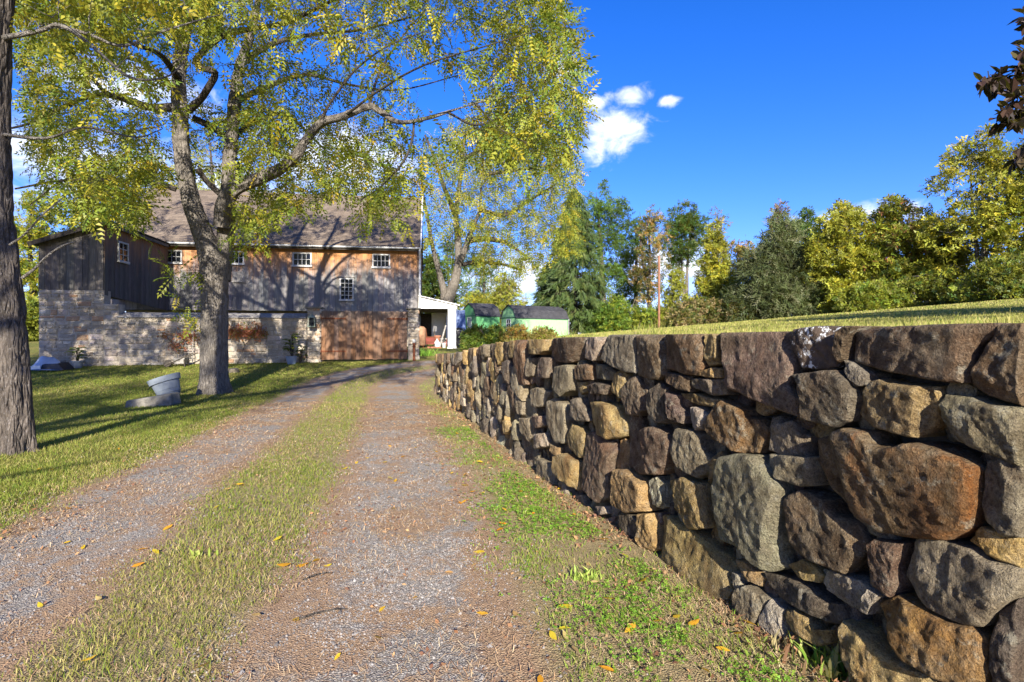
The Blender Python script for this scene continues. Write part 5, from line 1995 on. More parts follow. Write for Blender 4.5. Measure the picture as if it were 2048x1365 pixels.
sh2 = shed('light green gambrel shed with charcoal roof, its long wall in full sun', 1033, 635, 58, 6.55, 3.0, 2.35, 3.65, R(32), M['shed_light'], M['shed_light'])
MB().box(6.60, 6.68, -0.10, 0.0, 2.1, 2.3).tube([(6.66, -0.05, -0.3), (6.66, -0.05, 2.1)], 0.03, 6).obj('lamp_pipe', M['galvanised'], sh2)
shed('darker green gambrel shed standing half behind the light green one', 953, 631, 62, 2.9, 3.4, 2.5, 3.9, R(31), M['shed_dark'], M['shed_dark'])

# ---- reddish wooden pole on the bank
g = P3(1318, 657, 47)
zb = gz(g[0], g[1])
o = thing('utility_pole', 'bare reddish brown wooden pole standing in front of the wooded edge', 'pole', (g[0], g[1], zb), 0)
topz = EYE + (682.5 - 512) / FP * 47 - zb
MB().lathe([(0.10, -0.4), (0.098, 0.5), (0.085, topz - 0.02), (0.07, topz)], 14).obj('shaft', M['pole_wood'], o, smooth=True)
MB().box(0.05, 0.13, -0.05, 0.05, topz - 0.55, topz - 0.08).tube([(0.09, 0.05, 0.2), (0.10, 0.04, 3.0), (0.10, 0.0, topz - 0.5)], 0.015, 6).obj('conduit', M['grey_wood'], o)


# ------------------------------------------------------------------ trees
COMP6, COMP4, COMP3 = tmpl_compound(5), tmpl_compound(4, True), tmpl_compound(5, True)
SPRAY = tmpl_spray(6, 1, 0.55, 0.55, True)
SPRAYB = tmpl_spray(6, 9, 0.6, 0.5, True)
NEED = tmpl_needles(9, 3)
NEEDUP = tmpl_needles(9, 5, -0.15, 0.045, 1.0)


def build_tree(name, label, cat, base_p, trunks, limbs, shoots, leaves, bark, twigmat, group=None, leafm='leaf', bark_amp=0.02, trunk_n=40):
    """tree thing > trunk (heavy wood), branches (limbs and shoots), crown"""
    root = thing(name, label, cat, base_p, 0, group)
    b0 = np.array(base_p)
    Vs, Fs, b = [], [], 0
    for k, (p, r) in enumerate(trunks):
        if trunk_n > 12:
            V, F = trunk_mesh(p, r, trunk_n, 31 + k, bark_amp, flare=base_p[2] if k == 0 else None)
        else:
            V, F = tube_arrays(p, r, trunk_n)
        Vs.append(V)
        Fs.append(F + b)
        b += len(V)
    link('trunk', fast_mesh('trunk', np.vstack(Vs) - b0, np.vstack(Fs), smooth=True), bark, root)
    w = Wood()
    for p, r in limbs:
        w.add(p, r, 8 if r.max() > 0.06 else 4)
    for p, r in shoots:
        w.add(p, r, 3)
    if w.V:
        me = w.mesh('branches')
        me.transform(Matrix.Translation(-Vector(base_p)))
        link('branches', me, twigmat, root)
    V, F, C = leaves
    link('crown', fast_mesh('crown', V - b0, F, C), M[leafm], root)
    return root


def dens(p, sub):
    """resample path finely for bark relief"""
    P, r = p
    t = np.linspace(0, len(P) - 1, (len(P) - 1) * sub + 1)
    i = np.arange(len(P))
    return np.stack([np.interp(t, i, P[:, c]) for c in range(3)], -1), np.interp(t, i, r)


def hang_leaves(P, D, seed, size, cols, wts, tm=COMP6, droop=0.55, spread=0.8, jit=0.12):
    r_ = np.random.default_rng(seed)
    n = len(P)
    d = norm(D * 0.6 + r_.normal(0, spread, (n, 3)) + np.array([0, 0, -droop]))
    up = norm(r_.normal(0, 0.45, (n, 3)) + np.array([0, 0, 1.0]))
    return scatter(tm, P, d, up, r_.uniform(size[0], size[1], n), palette(n, cols, wts, seed + 1), jit, seed + 2, 4 if tm is COMP6 else 3)


# ---- the big twin-stemmed walnut
g = gp(428, 786)
YT = g.y


def LP(pts, Y0=None, sub=5):
    f = 1.0 if Y0 else 0.76
    Y0 = Y0 or YT
    out = []
    for q in pts:
        dY = q[3] if len(q) > 3 else 0.0
        x, y, z = P3(q[0], q[1], Y0 + dY)
        out.append((x, y, z, f * q[2] * (Y0 + dY) / FP))
    return limb_path(out, sub)


stemL = LP([(430, 800, 38), (429, 770, 36), (428, 730, 34.5), (429, 660, 33.5), (430, 600, 33.5), (428, 550, 34), (420, 508, 31), (404, 462, 26), (385, 410, 23), (370, 350, 21.5), (362, 290, 21), (360, 230, 20), (357, 170, 18),
            (362, 110, 17), (372, 50, 15), (380, -20, 13), (385, -120, 10), (395, -230, 6)])
stemR = LP([(441, 560, 25, 0.1), (449, 490, 22, 0.25), (455, 420, 20, 0.4), (458, 350, 19, 0.55), (463, 280, 17.5, 0.65), (470, 200, 16, 0.75), (480, 130, 13, 0.9), (505, 60, 10, 1), (520, -30, 8, 1), (530, -150, 5, 1.2)])
limbR = LP([(446, 455, 20, 0), (452, 405, 18, -0.1), (470, 378, 15, -0.2), (520, 357, 13, -0.4), (562, 338, 11.5, -0.6), (590, 315, 10.5, -0.8), (612, 280, 9.5, -0.9), (642, 247, 8.5, -1.0), (690, 232, 8, -1.2), (738, 213, 7.5, -1.3),
            (762, 224, 7, -1.4), (798, 245, 6, -1.5), (850, 238, 5, -1.6), (895, 225, 4, -1.7), (960, 205, 3, -1.8), (1040, 190, 2, -2.0)])
limbs = [
    LP([(640, 248, 6, -1), (655, 215, 5, -1.2), (690, 165, 4.2, -1.4), (722, 130, 3.4, -1.6), (780, 90, 2.2, -1.8), (860, 60, 1.4, -2)]),
    LP([(738, 213, 5, -1.3), (747, 180, 4, -0.9), (762, 140, 3.4, -0.4), (800, 80, 2.6, 0.2), (850, 20, 1.6, 0.8)]),
    LP([(828, 243, 4, -1.5), (824, 280, 3.4, -1.5), (806, 325, 2.8, -1.6), (760, 375, 2, -1.6), (722, 400, 1.3, -1.6)]),
    LP([(950, 208, 3.4, -1.8), (1010, 265, 2.6, -1.4), (1090, 300, 1.5, -1.0)]),
    LP([(350, 215, 13, 0), (300, 215, 10, 0.2), (255, 200, 9, 0.3), (212, 190, 8, 0.4), (170, 196, 6.5, 0.5), (110, 222, 5, 0.6), (50, 250, 3.4, 0.7), (-10, 262, 2, 0.8)]),
    LP([(212, 190, 5, 0.4), (180, 150, 4, 0.3), (130, 90, 3, 0.1), (80, 40, 2, -0.2)]),
    LP([(352, 379, 7, 0), (300, 365, 5.5, -0.2), (200, 360, 4.5, -0.4), (120, 362, 3.6, -0.6), (30, 378, 2.4, -0.8)]),
    LP([(120, 362, 3, -0.6), (85, 390, 2.2, -0.6), (60, 410, 1.5, -0.6)]),
    LP([(376, 222, 10, -0.1), (400, 200, 9, -0.3), (415, 178, 9, -0.5), (431, 146, 8.5, -0.6), (406, 137, 8.5, -0.7), (392, 122, 8, -0.8), (415, 95, 7.6, -0.9), (453, 68, 7, -1.0), (492, 60, 6.5, -1.2), (570, 46, 5.5, -1.5), (626, 21, 4.6, -1.7), (690, -12, 3.6, -2), (780, -60, 2.2, -2.3)]),
    LP([(362, 100, 9, 0), (345, 65, 7, 0.3), (310, 30, 5.5, 0.7), (280, 0, 4.5, 1), (230, -60, 3, 1.3)]),
    LP([(385, 236, 9, 0.15), (415, 250, 9, 0.4), (448, 270, 9, 0.6)]),
    LP([(395, 338, 7, 0.1), (415, 365, 7, 0.3), (448, 395, 8, 0.35)]),
    LP([(480, 130, 9, 0.9), (540, 90, 7, 1.6), (620, 70, 5, 2.2), (720, 60, 3.5, 2.8), (840, 30, 2, 3.2)]),
    LP([(470, 205, 9, 0.75), (520, 180, 7, 1.6), (610, 150, 5, 2.5), (700, 170, 3.5, 3.2), (800, 180, 2.2, 3.8), (920, 150, 1.4, 4.2)]),
    LP([(463, 280, 8, 0.65), (500, 250, 6, 1.6), (570, 230, 4.2, 2.6), (650, 300, 2.4, 3.4)]),
    LP([(360, 160, 9, 0), (320, 110, 7, -1.2), (270, 90, 5, -2.2), (200, 60, 3, -3.0)]),
    LP([(372, 50, 9, 0), (430, 0, 7, -1.2), (520, -50, 5, -2.2), (640, -110, 3, -3.0)]),
    LP([(358, 200, 7, 0), (330, 160, 6, 1.4), (270, 120, 4.4, 2.6), (180, 110, 2.6, 3.6)]),
    LP([(690, 232, 5, -1.2), (760, 180, 4, -2.2), (850, 130, 3, -3.0), (980, 90, 2, -3.4), (1080, 60, 1.2, -3.6)]),
    LP([(895, 225, 3.2, -1.7), (960, 250, 2.6, -2.2), (1050, 200, 2, -2.5), (1130, 120, 1.2, -2.6), (1160, 95, 0.9, -2.6)]),
]
limbR = (limbR[0], limbR[1] * 1.28)
crown_poly = [(20, -260), (1090, -260), (1135, 10), (1160, 120), (1170, 215), (1150, 320), (1060, 340), (960, 320), (880, 330), (830, 420), (760, 430), (690, 385), (610, 410), (540, 440), (490, 470), (470, 390), (440, 340),
              (400, 350), (330, 330), (280, 440), (190, 440), (100, 420), (60, 300), (30, 100)]
r7 = np.random.default_rng(77)
px, py = r7.uniform(0, 1180, 11500), r7.uniform(-260, 480, 11500)
k = in_poly(px, py, crown_poly)
px, py = px[k], py[k]
dy = np.clip(r7.normal(-0.3, 2.4, len(px)), -4.8, 5.0)
A = np.stack(P3(px, py, YT + dy), -1)
dn = fbm(A * 0.40, 2, 21)
keep = (dn > -0.06 + 0.08 * (r7.random(len(A)) - 0.5)) & (A[:, 2] < 13.5)
# thinner between the two stems, where the sky shows
keep &= ~((px > 325) & (px < 495) & (py > 60) & (py < 440) & (dy < 1.0) & (r7.random(len(px)) < 0.93))
keep &= ~((px > 250) & (px < 350) & (py > 20) & (py < 130) & (r7.random(len(px)) < 0.75))
# the heavy limb to the right stands clear of foliage on its near side
_q = limbR[0][:62]
_qx, _qy = 1024 + FP * _q[:, 0] / _q[:, 1], 682.5 - FP * (_q[:, 2] - EYE) / _q[:, 1]
_dp = np.hypot(px[:, None] - _qx[None], py[:, None] - _qy[None])
_i = _dp.argmin(1)
keep &= ~((_dp.min(1) < 34) & (A[:, 1] < _q[_i, 1] + 0.3) & (r7.random(len(px)) < 0.92))
A = A[keep]
# crown gap shaped for the light: shoots that would shadow the lean-to are dropped
_r = 28.4 - A[:, 1]
_sx, _sz = A[:, 0] + SUN_S * _r, A[:, 2] - 0.418 * _r
A = A[~((_sx > -5.0) & (_sx < -2.6) & (_sz > 1.0) & (_sz < 3.8))][:3300]
extra = [(355, 545, -0.8), (350, 590, -0.9), (345, 560, -0.6), (362, 630, -0.8), (330, 520, -0.7), (488, 470, -1.2), (520, 490, -1.2), (548, 505, -1.3), (505, 455, -1), (470, 500, -1.1), (440, 470, -1.6), (540, 470, -1.4), (720, 445, -1.6),
         (745, 430, -1.5), (808, 445, -1.6), (822, 455, -1.6), (600, 420, -1), (575, 430, -1), (640, 400, -1.2), (258, 455, -0.6), (230, 450, -0.5), (295, 470, -0.7), (180, 430, -0.6)]
A = np.vstack([A, [P3(a, b, YT + c) for a, b, c in extra]])
shoots = grow([stemL, stemR, limbR] + limbs, A, 5, 0.012)
LPos, LDir = leaf_sites(shoots, 9.5, 8)
lv = hang_leaves(LPos, LDir, 9, (0.32, 0.58), [YGR, YEL, GRN, (0.50, 0.33, 0.03)], [5, 1.8, 4.6, 0.3], COMP3, droop=0.35)
build_tree('walnut_tree', 'big twin-stemmed walnut tree with yellow-green leaves between lawn and drive', 'tree', (g.x, g.y, g.z),
           [dens(stemL, 5), dens(stemR, 4), dens(limbR, 2)], limbs, shoots, lv, M['bark'], M['twig'], 'walnut trees', trunk_n=44, bark_amp=0.032)

# ---- near trunk at the left edge
g = gp(36, 906)
YL = g.y
tr = LP([(34, 925, 31), (34, 905, 30), (31, 850, 28.5), (26, 740, 27), (21, 640, 26), (9, 540, 26), (0, 440, 25.5), (-9, 330, 25.5), (-12, 200, 25.5), (-8, 80, 24.5), (4, -40, 24), (10, -250, 20), (20, -500, 16), (30, -900, 8)], YL)
lim = [
    LP([(-4, 78, 7, 0), (80, 62, 5.5, -0.2), (112, 50, 5, -0.3), (150, 66, 4.2, -0.4), (195, 102, 3.2, -0.5), (260, 155, 2.6, -0.6), (330, 155, 2.1, -0.6), (368, 126, 1.4, -0.6)], YL),
    LP([(112, 50, 4, -0.3), (180, 70, 3.4, -0.1), (245, 92, 3, 0.1), (320, 65, 2.4, 0.3), (400, 40, 1.6, 0.5), (440, 30, 1.0, 0.6)], YL),
    LP([(-5, 268, 4, 0), (90, 277, 3, -0.2), (170, 255, 2.4, -0.3), (270, 275, 1.7, -0.3), (325, 258, 1.0, -0.3)], YL),
    LP([(45, 556, 4, -0.2), (70, 537, 3.4, -0.25), (95, 512, 2.8, -0.3), (125, 492, 2.2, -0.3), (152, 484, 1.3, -0.3)], YL),
    LP([(20, 490, 3.4, -0.2), (48, 470, 2.6, -0.3), (85, 430, 2, -0.4), (120, 400, 1.2, -0.4)], YL),
    LP([(0, -60, 12, 0), (120, -180, 9, 0.4), (260, -300, 6, 0.8), (420, -380, 3.5, 1.0)], YL),
    LP([(5, -200, 12, 0), (-150, -330, 9, -0.3), (-350, -420, 6, -0.5), (-600, -460, 3.5, -0.6)], YL),
    LP([(15, -350, 10, 0), (60, -450, 8, -1), (140, -520, 5, -1.8), (220, -560, 3, -2.4)], YL),
    LP([(15, -420, 10, 0), (-40, -520, 8, 1.2), (-120, -560, 5, 2.2), (-160, -600, 3, 3.2)], YL),
    LP([(0, 0, 9, 0), (-120, -60, 7, 0.8), (-260, -120, 5, 1.6), (-420, -140, 3, 2.4)], YL),
]
A = np.stack([r7.uniform(-14, -1.5, 900), r7.uniform(YL - 4.5, YL + 5, 900), r7.uniform(5.8, 12.5, 900)], -1)
c0 = np.array([g.x - 0.6, YL + 0.3, 8.8])
e = ((A - c0) / np.array([6.2, 4.8, 3.6])) ** 2
A = A[(e.sum(1) < 1) & (e.sum(1) > 0.15) & (fbm(A * 0.5, 2, 4) > -0.15)][:330]
q = np.stack(P3(r7.uniform(40, 330, 60), r7.uniform(-120, 90, 60), YL + r7.uniform(-1.0, 1.5, 60)), -1)
A = np.vstack([A, q])
shoots = grow([tr] + lim, A, 15, 0.012)
LPos, LDir = leaf_sites(shoots, 9.0, 18)
lv = hang_leaves(LPos, LDir, 19, (0.26, 0.42), [YGR, YEL, GRN], [5, 3, 3])
build_tree('walnut_tree', 'rough dark-barked walnut trunk with bare side twigs at the lawn edge', 'tree', (g.x, g.y, g.z), [dens(tr, 7)], lim, shoots, lv, M['bark_dark'], M['twig_pale'], 'walnut trees', trunk_n=60, bark_amp=0.036)


# ---- trees standing left of the view: their crowns shade the lawn and the barn wing
def round_tree(x, y, H, rad, seed, label, n=240, cz=0.66, hz=0.36, size=(0.42, 0.62), reach=(), tufts=()):
    z = gz(x, y)
    r_ = np.random.default_rng(seed)
    tr = limb_path([(x, y, z - 0.2, 0.34), (x + 0.1, y, z + 1.5, 0.29), (x - 0.1, y + 0.1, z + H * 0.4, 0.24), (x, y, z + H * 0.65, 0.16), (x + 0.1, y, z + H * 0.95, 0.05)], 6)
    lim = []
    for k in range(8):
        a = k * 2.4 + seed
        z0 = z + H * (0.30 + 0.05 * k)
        lim.append(limb_path([(x, y, z0, 0.14), (x + rad * 0.35 * math.cos(a), y + rad * 0.35 * math.sin(a), z0 + H * 0.10, 0.09), (x + rad * 0.8 * math.cos(a), y + rad * 0.8 * math.sin(a), z0 + H * 0.18, 0.03)], 5))
    A = r_.normal(0, 1, (n * 3, 3))
    A = norm(A) * (r_.random((n * 3, 1)) ** 0.45)
    A = np.array([x, y, z + H * cz]) + A * np.array([rad, rad, H * hz])
    A = A[fbm(A * 0.5, 2, seed) > -0.1][:n]
    lim += [limb_path(q, 5) for q in reach]
    for (cx, cy, c_z, rr, m) in tufts:
        A = np.vstack([A, np.array([cx, cy, c_z]) + r_.normal(0, rr, (m, 3))])
    shoots = grow([tr] + lim, A, seed, 0.012)
    P, D = leaf_sites(shoots, 8, seed + 1)
    lv = hang_leaves(P, D, seed + 2, size, [YGR, YEL, GRN], [5, 3, 3], COMP4)
    build_tree('walnut_tree', label, 'tree', (x, y, z), [tr], lim, shoots, lv, M['bark_dark'], M['twig'], 'walnut trees', trunk_n=12)


round_tree(-14.6, 6.5, 12.5, 4.6, 61, 'walnut tree standing on the lawn beyond the rough dark trunk', 760, size=(0.55, 0.85))
round_tree(-5.8, -7.5, 12.0, 3.9, 63, 'walnut tree on the near lawn well away from the barn', 420, 0.76, 0.17,
           reach=[[(-5.8, -7.5, 5.2, 0.20), (-5.9, -5.6, 6.8, 0.19), (-5.5, -4.2, 7.0, 0.18), (-4.4, -2.2, 7.1, 0.165), (-3.3, -0.4, 7.2, 0.14), (-2.5, 0.7, 7.6, 0.10), (-1.8, 1.4, 8.2, 0.05)]],
           tufts=[(-2.4, 0.6, 8.4, 0.75, 110), (-1.2, 1.0, 8.7, 0.7, 80), (-3.6, -0.6, 8.2, 0.6, 30)])
round_tree(-14.0, -5.0, 12.0, 4.6, 64, 'walnut tree far out on the lawn side of the drive', 330)
round_tree(18.5, 11.0, 9.0, 5.0, 65, 'broad walnut tree up on the bank, shading its grass', 1000, 0.58, 0.36, (0.75, 1.05))

# ---- leaning multi-stem tree behind the lean-to
Y3 = 37.0
base3 = P3(893, 612, Y3)
z3 = gz(base3[0], base3[1])
px0 = 893 - (682.5 - 612 + (z3 - EYE) / Y3 * -FP) * 0.0
t1 = LP([(872, 690, 15.8), (882, 640, 14.5), (895, 604, 12.5), (907, 572, 10.6), (914, 545, 8.6), (917, 510, 7.6), (915, 470, 6.6, 0.3), (912, 430, 5.3, 0.5), (918, 380, 4.6, 0.6), (925, 320, 4.0, 0.8), (930, 270, 2.6, 1)], Y3)
t2 = LP([(886, 628, 8.6), (888, 590, 7.3), (881, 555, 6.3), (872, 520, 5.3, -0.5), (862, 480, 4.3, -0.8), (856, 440, 3.6, -1), (846, 390, 3.0, -1.2), (842, 330, 2.0, -1.2)], Y3)
t3 = LP([(916, 530, 7.3), (928, 505, 6.3, -0.4), (938, 475, 5.3, -0.6), (950, 445, 4.3, -0.8), (960, 420, 3.3, -1), (962, 380, 2.6, -1.2), (968, 320, 2.0, -1.2)], Y3)
lim = [LP([(940, 480, 7, -0.6), (965, 478, 6, -1), (990, 480, 5, -1.5), (1020, 490, 3.4, -2), (1060, 520, 2, -2.4)], Y3),
       LP([(925, 530, 4.5), (950, 525, 4, 0.4), (1000, 528, 3, 0.8), (1040, 540, 2, 1)], Y3),
       LP([(960, 420, 5, -1), (1010, 430, 4, -0.6), (1060, 400, 3, 0), (1110, 370, 2, 0.4)], Y3),
       LP([(912, 430, 6, 0.5), (890, 380, 4.4, 1), (870, 320, 3, 1.4), (850, 270, 2, 1.6)], Y3),
       LP([(925, 320, 5, 0.8), (980, 290, 4, 0.4), (1050, 270, 3, 0), (1120, 280, 2, -0.4)], Y3),
       LP([(966, 350, 4, -1.2), (1040, 340, 3, -1.6), (1110, 330, 2, -2)], Y3)]
cp = [(838, 300), (900, 235), (1000, 210), (1100, 240), (1150, 300), (1165, 350), (1155, 420), (1165, 500), (1120, 560), (1060, 540), (1030, 560), (1000, 500), (960, 560), (930, 480), (880, 470), (845, 500), (836, 420)]
px, py = r7.uniform(830, 1170, 2800), r7.uniform(200, 580, 2800)
k = in_poly(px, py, cp)
A = np.stack(P3(px[k], py[k], Y3 + np.clip(r7.normal(-0.5, 2.2, k.sum()), -4, 5)), -1)
A = A[fbm(A * 0.35, 2, 31) > -0.22][:1300]
shoots = grow([t1, t2, t3] + lim, A, 25, 0.016)
P, D = leaf_sites(shoots, 8.0, 26)
lv = hang_leaves(P, D, 27, (0.45, 0.75), [YGR, YEL, GRN, (0.48, 0.36, 0.04)], [5, 2.4, 4, 0.5], COMP4)
build_tree('walnut_tree', 'leaning multi-stemmed walnut tree rising behind the white lean-to', 'tree', (base3[0] - 0.3, base3[1], z3), [dens(t1, 3), dens(t2, 3), dens(t3, 3)], lim, shoots, lv, M['bark'], M['twig'], 'walnut trees', trunk_n=24, bark_amp=0.03)


# ---- trees of the wooded edge
def wood_tree(label, px, ptop, hw, Y, cols, wts, seed, n=1500, low=0.12, shape='round', tm=None, leafm='leaf', bark='bark_dark', size=(0.32, 0.58), name='tree', stems=1, group='trees of the wooded edge', cat='tree', gap=-0.12, lean=0.0):
    """one tree: px, ptop = photograph column and top; hw = half width in photograph pixels at distance Y"""
    r_ = np.random.default_rng(seed)
    n = int(n * 3.4)
    x = (px - 1024) / FP * Y
    zg = gz(x, Y)
    H = EYE + (682.5 - ptop) / FP * Y - zg
    W = hw / FP * Y
    tm = SPRAY if tm is None else tm
    trunks, limbs = [], []
    for s in range(stems):
        a = r_.uniform(0, 6.28)
        o = 0.0 if stems == 1 else 0.25
        bx, by = x + o * math.cos(a), Y + o * math.sin(a)
        tx = x + r_.normal(0, 0.12 + 0.35 * (stems > 1)) * W + lean * W
        R0 = 0.020 * H / math.sqrt(stems) + 0.03
        trunks.append(limb_path([(bx, by, zg - 0.2, R0 * 1.15), (bx * 0.8 + tx * 0.2 + r_.normal(0, .1), by, zg + H * 0.25, R0 * 0.9), (bx * 0.4 + tx * 0.6 + r_.normal(0, .15), by + r_.normal(0, .3), zg + H * 0.6, R0 * 0.55), (tx, by + r_.normal(0, .4), zg + H * 0.93, 0.02)], 5))
    # lobes
    nl = 16 if shape != 'cone' else 20
    lobes = []
    for k in range(nl):
        t = low + (1 - low) * ((k + 0.5) / nl)
        if shape == 'round':
            env = math.sin(math.pi * min(1, max(0.10, (t - low) / (1 - low) * 0.86 + 0.12))) ** 0.6
        elif shape == 'cone':
            env = (1 - (t - low) / (1 - low)) ** 0.75 * 0.95 + 0.08
        elif shape == 'shrub':
            env = math.sqrt(max(0.05, 1 - ((t - low) / (1 - low)) ** 2))
        else:
            env = 0.55 + 0.45 * math.sin(t * 7 + seed)
        a = k * 2.399 + seed
        rr = W * env * r_.uniform(0.35, 0.75)
        lr = W * env * r_.uniform(0.36, 0.58) + 0.2
        c = np.array([x + rr * math.cos(a) + lean * W * t, Y + rr * math.sin(a), zg + H * t - (lr * 0.6 if t > 0.85 else 0)])
        lobes.append((c, lr))
        T = trunks[k % stems][0]
        i = int(np.argmin(np.linalg.norm(T - (c - [0, 0, lr * 1.1]), axis=1)))
        s0 = T[i]
        limbs.append(limb_path([(*s0, 0.045), (*((s0 + c) / 2 + [0, 0, 0.15 * lr]), 0.03), (*c, 0.010)], 4))
    vol = np.array([l ** 2 for _, l in lobes])
    idx = r_.choice(nl, n, p=vol / vol.sum())
    C = np.array([c for c, _ in lobes])[idx]
    L = np.array([l for _, l in lobes])[idx]
    dv = norm(r_.normal(0, 1, (n, 3)))
    P = C + dv * (L * r_.random(n) ** 0.40)[:, None] * np.array([1, 1, 0.85])
    keep = (fbm(P * (1.1 / max(0.6, W * 0.35)), 3, seed) > gap) & (P[:, 2] > zg + 0.1)
    P, dv = P[keep], dv[keep]
    m = len(P)
    d = norm(dv * 0.8 + r_.normal(0, 0.6, (m, 3)) + [0, 0, -0.15])
    up = norm(r_.normal(0, 0.7, (m, 3)) + [0, -0.25, 0.8])
    # each lobe leans to its own tint
    col = palette(m, cols, wts, seed)
    tint = (1 + 0.22 * np.random.default_rng(seed + 5).normal(0, 1, (nl, 1)))[idx[keep]]
    V, F, Cc = scatter(tm, P, d, up, r_.uniform(size[0], size[1], m), np.clip(col * np.clip(tint, 0.6, 1.5), 0, 1), 0.16, seed, 3)
    # thin twigs inside the crown
    tw = []
    for k in range(min(70, m // 12)):
        i = r_.integers(m)
        c = C[keep][i]
        tw.append((np.array([c, (c + P[i]) / 2 + r_.normal(0, 0.06, 3), P[i]]), np.array([0.018, 0.012, 0.006])))
    build_tree(name, label, cat, (x, Y, zg), trunks, limbs, tw, (V, F, Cc), M[bark], M['twig_pale'], group, leafm, trunk_n=8)


LIM = (0.32, 0.34, 0.045)
MGR = (0.075, 0.150, 0.022)
wood_tree('tall bright green maple-like tree behind the dark spruce', 1208, 362, 62, 76, [MGR, GRN, DGR], [4, 3, 2], 101, 2400, 0.25)
wood_tree('bushy green tree between the spruce and the pale trunks', 1268, 432, 42, 80, [MGR, DGR, GRN], [3, 3, 1], 102, 1500, 0.2)
wood_tree('thin russet-brown tree left of the reddish pole', 1305, 408, 44, 70, [TAN, OLI, ORG, DGR], [3, 3, 1, 2], 103, 1100, 0.25, gap=0.0, stems=2)
wood_tree('dark green oak-like tree with pale bare trunks behind the pole', 1368, 398, 46, 74, [DGR, MGR, OLI], [4, 2, 1], 104, 1700, 0.48, bark='bark', stems=3)
wood_tree('slender yellow-leaved tree right of the reddish pole', 1430, 440, 46, 60, [YGR, LIM, YEL, OLI], [4, 3, 2, 2], 105, 2000, 0.10, 'cone')
wood_tree('nearly bare thin tree rising behind the yellow one', 1432, 405, 30, 78, [TAN, OLI], [2, 2], 106, 260, 0.4, gap=0.0)
wood_tree('reddish-topped thin tree above the grey-green juniper', 1560, 395, 44, 66, [(0.20, 0.10, 0.06), OLI, TAN], [4, 3, 2], 107, 1100, 0.3, 'cone')
wood_tree('russet small tree at the left shoulder of the juniper', 1480, 470, 40, 62, [ORG, OLI, TAN, DGR], [2, 3, 2, 2], 108, 1000, 0.1, gap=-0.05)
wood_tree('dark green tree peeping between juniper and yellow tree', 1612, 412, 42, 68, [DGR, MGR], [3, 2], 109, 1300, 0.2)
wood_tree('round golden-yellow tree right of the juniper', 1685, 402, 72, 50, [LIM, YGR, YEL, OLI], [4, 4, 2, 1], 110, 2800, 0.05)
wood_tree('olive tree with a red-tinged top beyond the golden one', 1790, 388, 78, 48, [YGR, OLI, GRN, (0.30, 0.10, 0.05)], [4, 3, 2, 1.2], 111, 2800, 0.04, gap=-0.16)
wood_tree('low yellowish tree filling the gap before the tall grey-stemmed tree', 1872, 440, 62, 47, [YGR, OLI, YEL], [3, 3, 1], 112, 1700, 0.04)
wood_tree('tall airy yellow-green tree with many thin grey stems on the bank', 1965, 258, 105, 43, [YGR, YEL, OLI, LIM], [4, 3, 3, 2], 113, 2600, 0.16, stems=5, gap=-0.03, bark='bark')
wood_tree('tall olive tree farthest along the bank', 2105, 235, 105, 40, [YGR, OLI, GRN], [4, 3, 2], 114, 2200, 0.08, stems=3, gap=-0.08)
# a grey-green juniper and the spruce
wood_tree('broad grey-green juniper with feathery branches', 1562, 428, 100, 53, [(0.110, 0.135, 0.050), (0.080, 0.110, 0.040), (0.165, 0.165, 0.085)], [4, 3, 2], 120, 2600, 0.0, 'cone', NEEDUP, 'needle', 'twig_pale', (0.70, 1.25), 'juniper_tree', gap=-0.3)


def spruce(label, px, ptop, hw, Y, seed):
    r_ = np.random.default_rng(seed)
    x = (px - 1024) / FP * Y
    zg = gz(x, Y)
    H = EYE + (682.5 - ptop) / FP * Y - zg
    W = hw / FP * Y
    tr = limb_path([(x, Y, zg - 0.2, 0.34), (x, Y, zg + H * 0.5, 0.2), (x + 0.05, Y, zg + H, 0.03)], 8)
    br, P, D = [], [], []
    for k in range(430):
        t = 0.02 + 0.96 * r_.random() ** 0.9
        L = W * ((1 - t) ** 0.85 * 0.95 + 0.05) * r_.uniform(0.65, 1.08)
        a = r_.uniform(0, 6.283)
        z = zg + H * t
        dx, dy = math.cos(a), math.sin(a)
        pts = [(x, Y, z, 0.03), (x + dx * L * 0.5, Y + dy * L * 0.5, z - 0.02 * L, 0.02), (x + dx * L, Y + dy * L, z - 0.22 * L, 0.008)]
        p = limb_path(pts, 3)
        br.append(p)
        m = max(3, int(L * 4.2))
        s = r_.uniform(0.25, 1.0, m)
        c = np.stack([np.interp(s, np.linspace(0, 1, len(p[0])), p[0][:, q]) for q in range(3)], -1) + r_.normal(0, 0.10, (m, 3))
        P.append(c)
        D.append(np.repeat(np.array([[dx * 0.6, dy * 0.6, -0.75]]), m, 0) + r_.normal(0, 0.35, (m, 3)))
    P, D = np.vstack(P), np.vstack(D)
    n = len(P)
    V, F, C = scatter(NEED, P, norm(D), norm(r_.normal(0, 0.5, (n, 3)) + [0, -0.6, 0.6]), r_.uniform(0.75, 1.35, n), palette(n, [(0.045, 0.075, 0.020), (0.065, 0.100, 0.025), (0.095, 0.115, 0.030)], [4, 3, 1.5], seed), 0.15, seed, 3)
    build_tree('spruce_tree', label, 'tree', (x, Y, zg), [tr], br, [], (V, F, C), M['bark_dark'], M['twig'], 'trees of the wooded edge', 'needle', trunk_n=10)


spruce('dark green drooping spruce right of the light green shed', 1150, 372, 96, 66, 131)
spruce('smaller dark spruce tucked against the shed end', 1098, 520, 46, 68, 132)

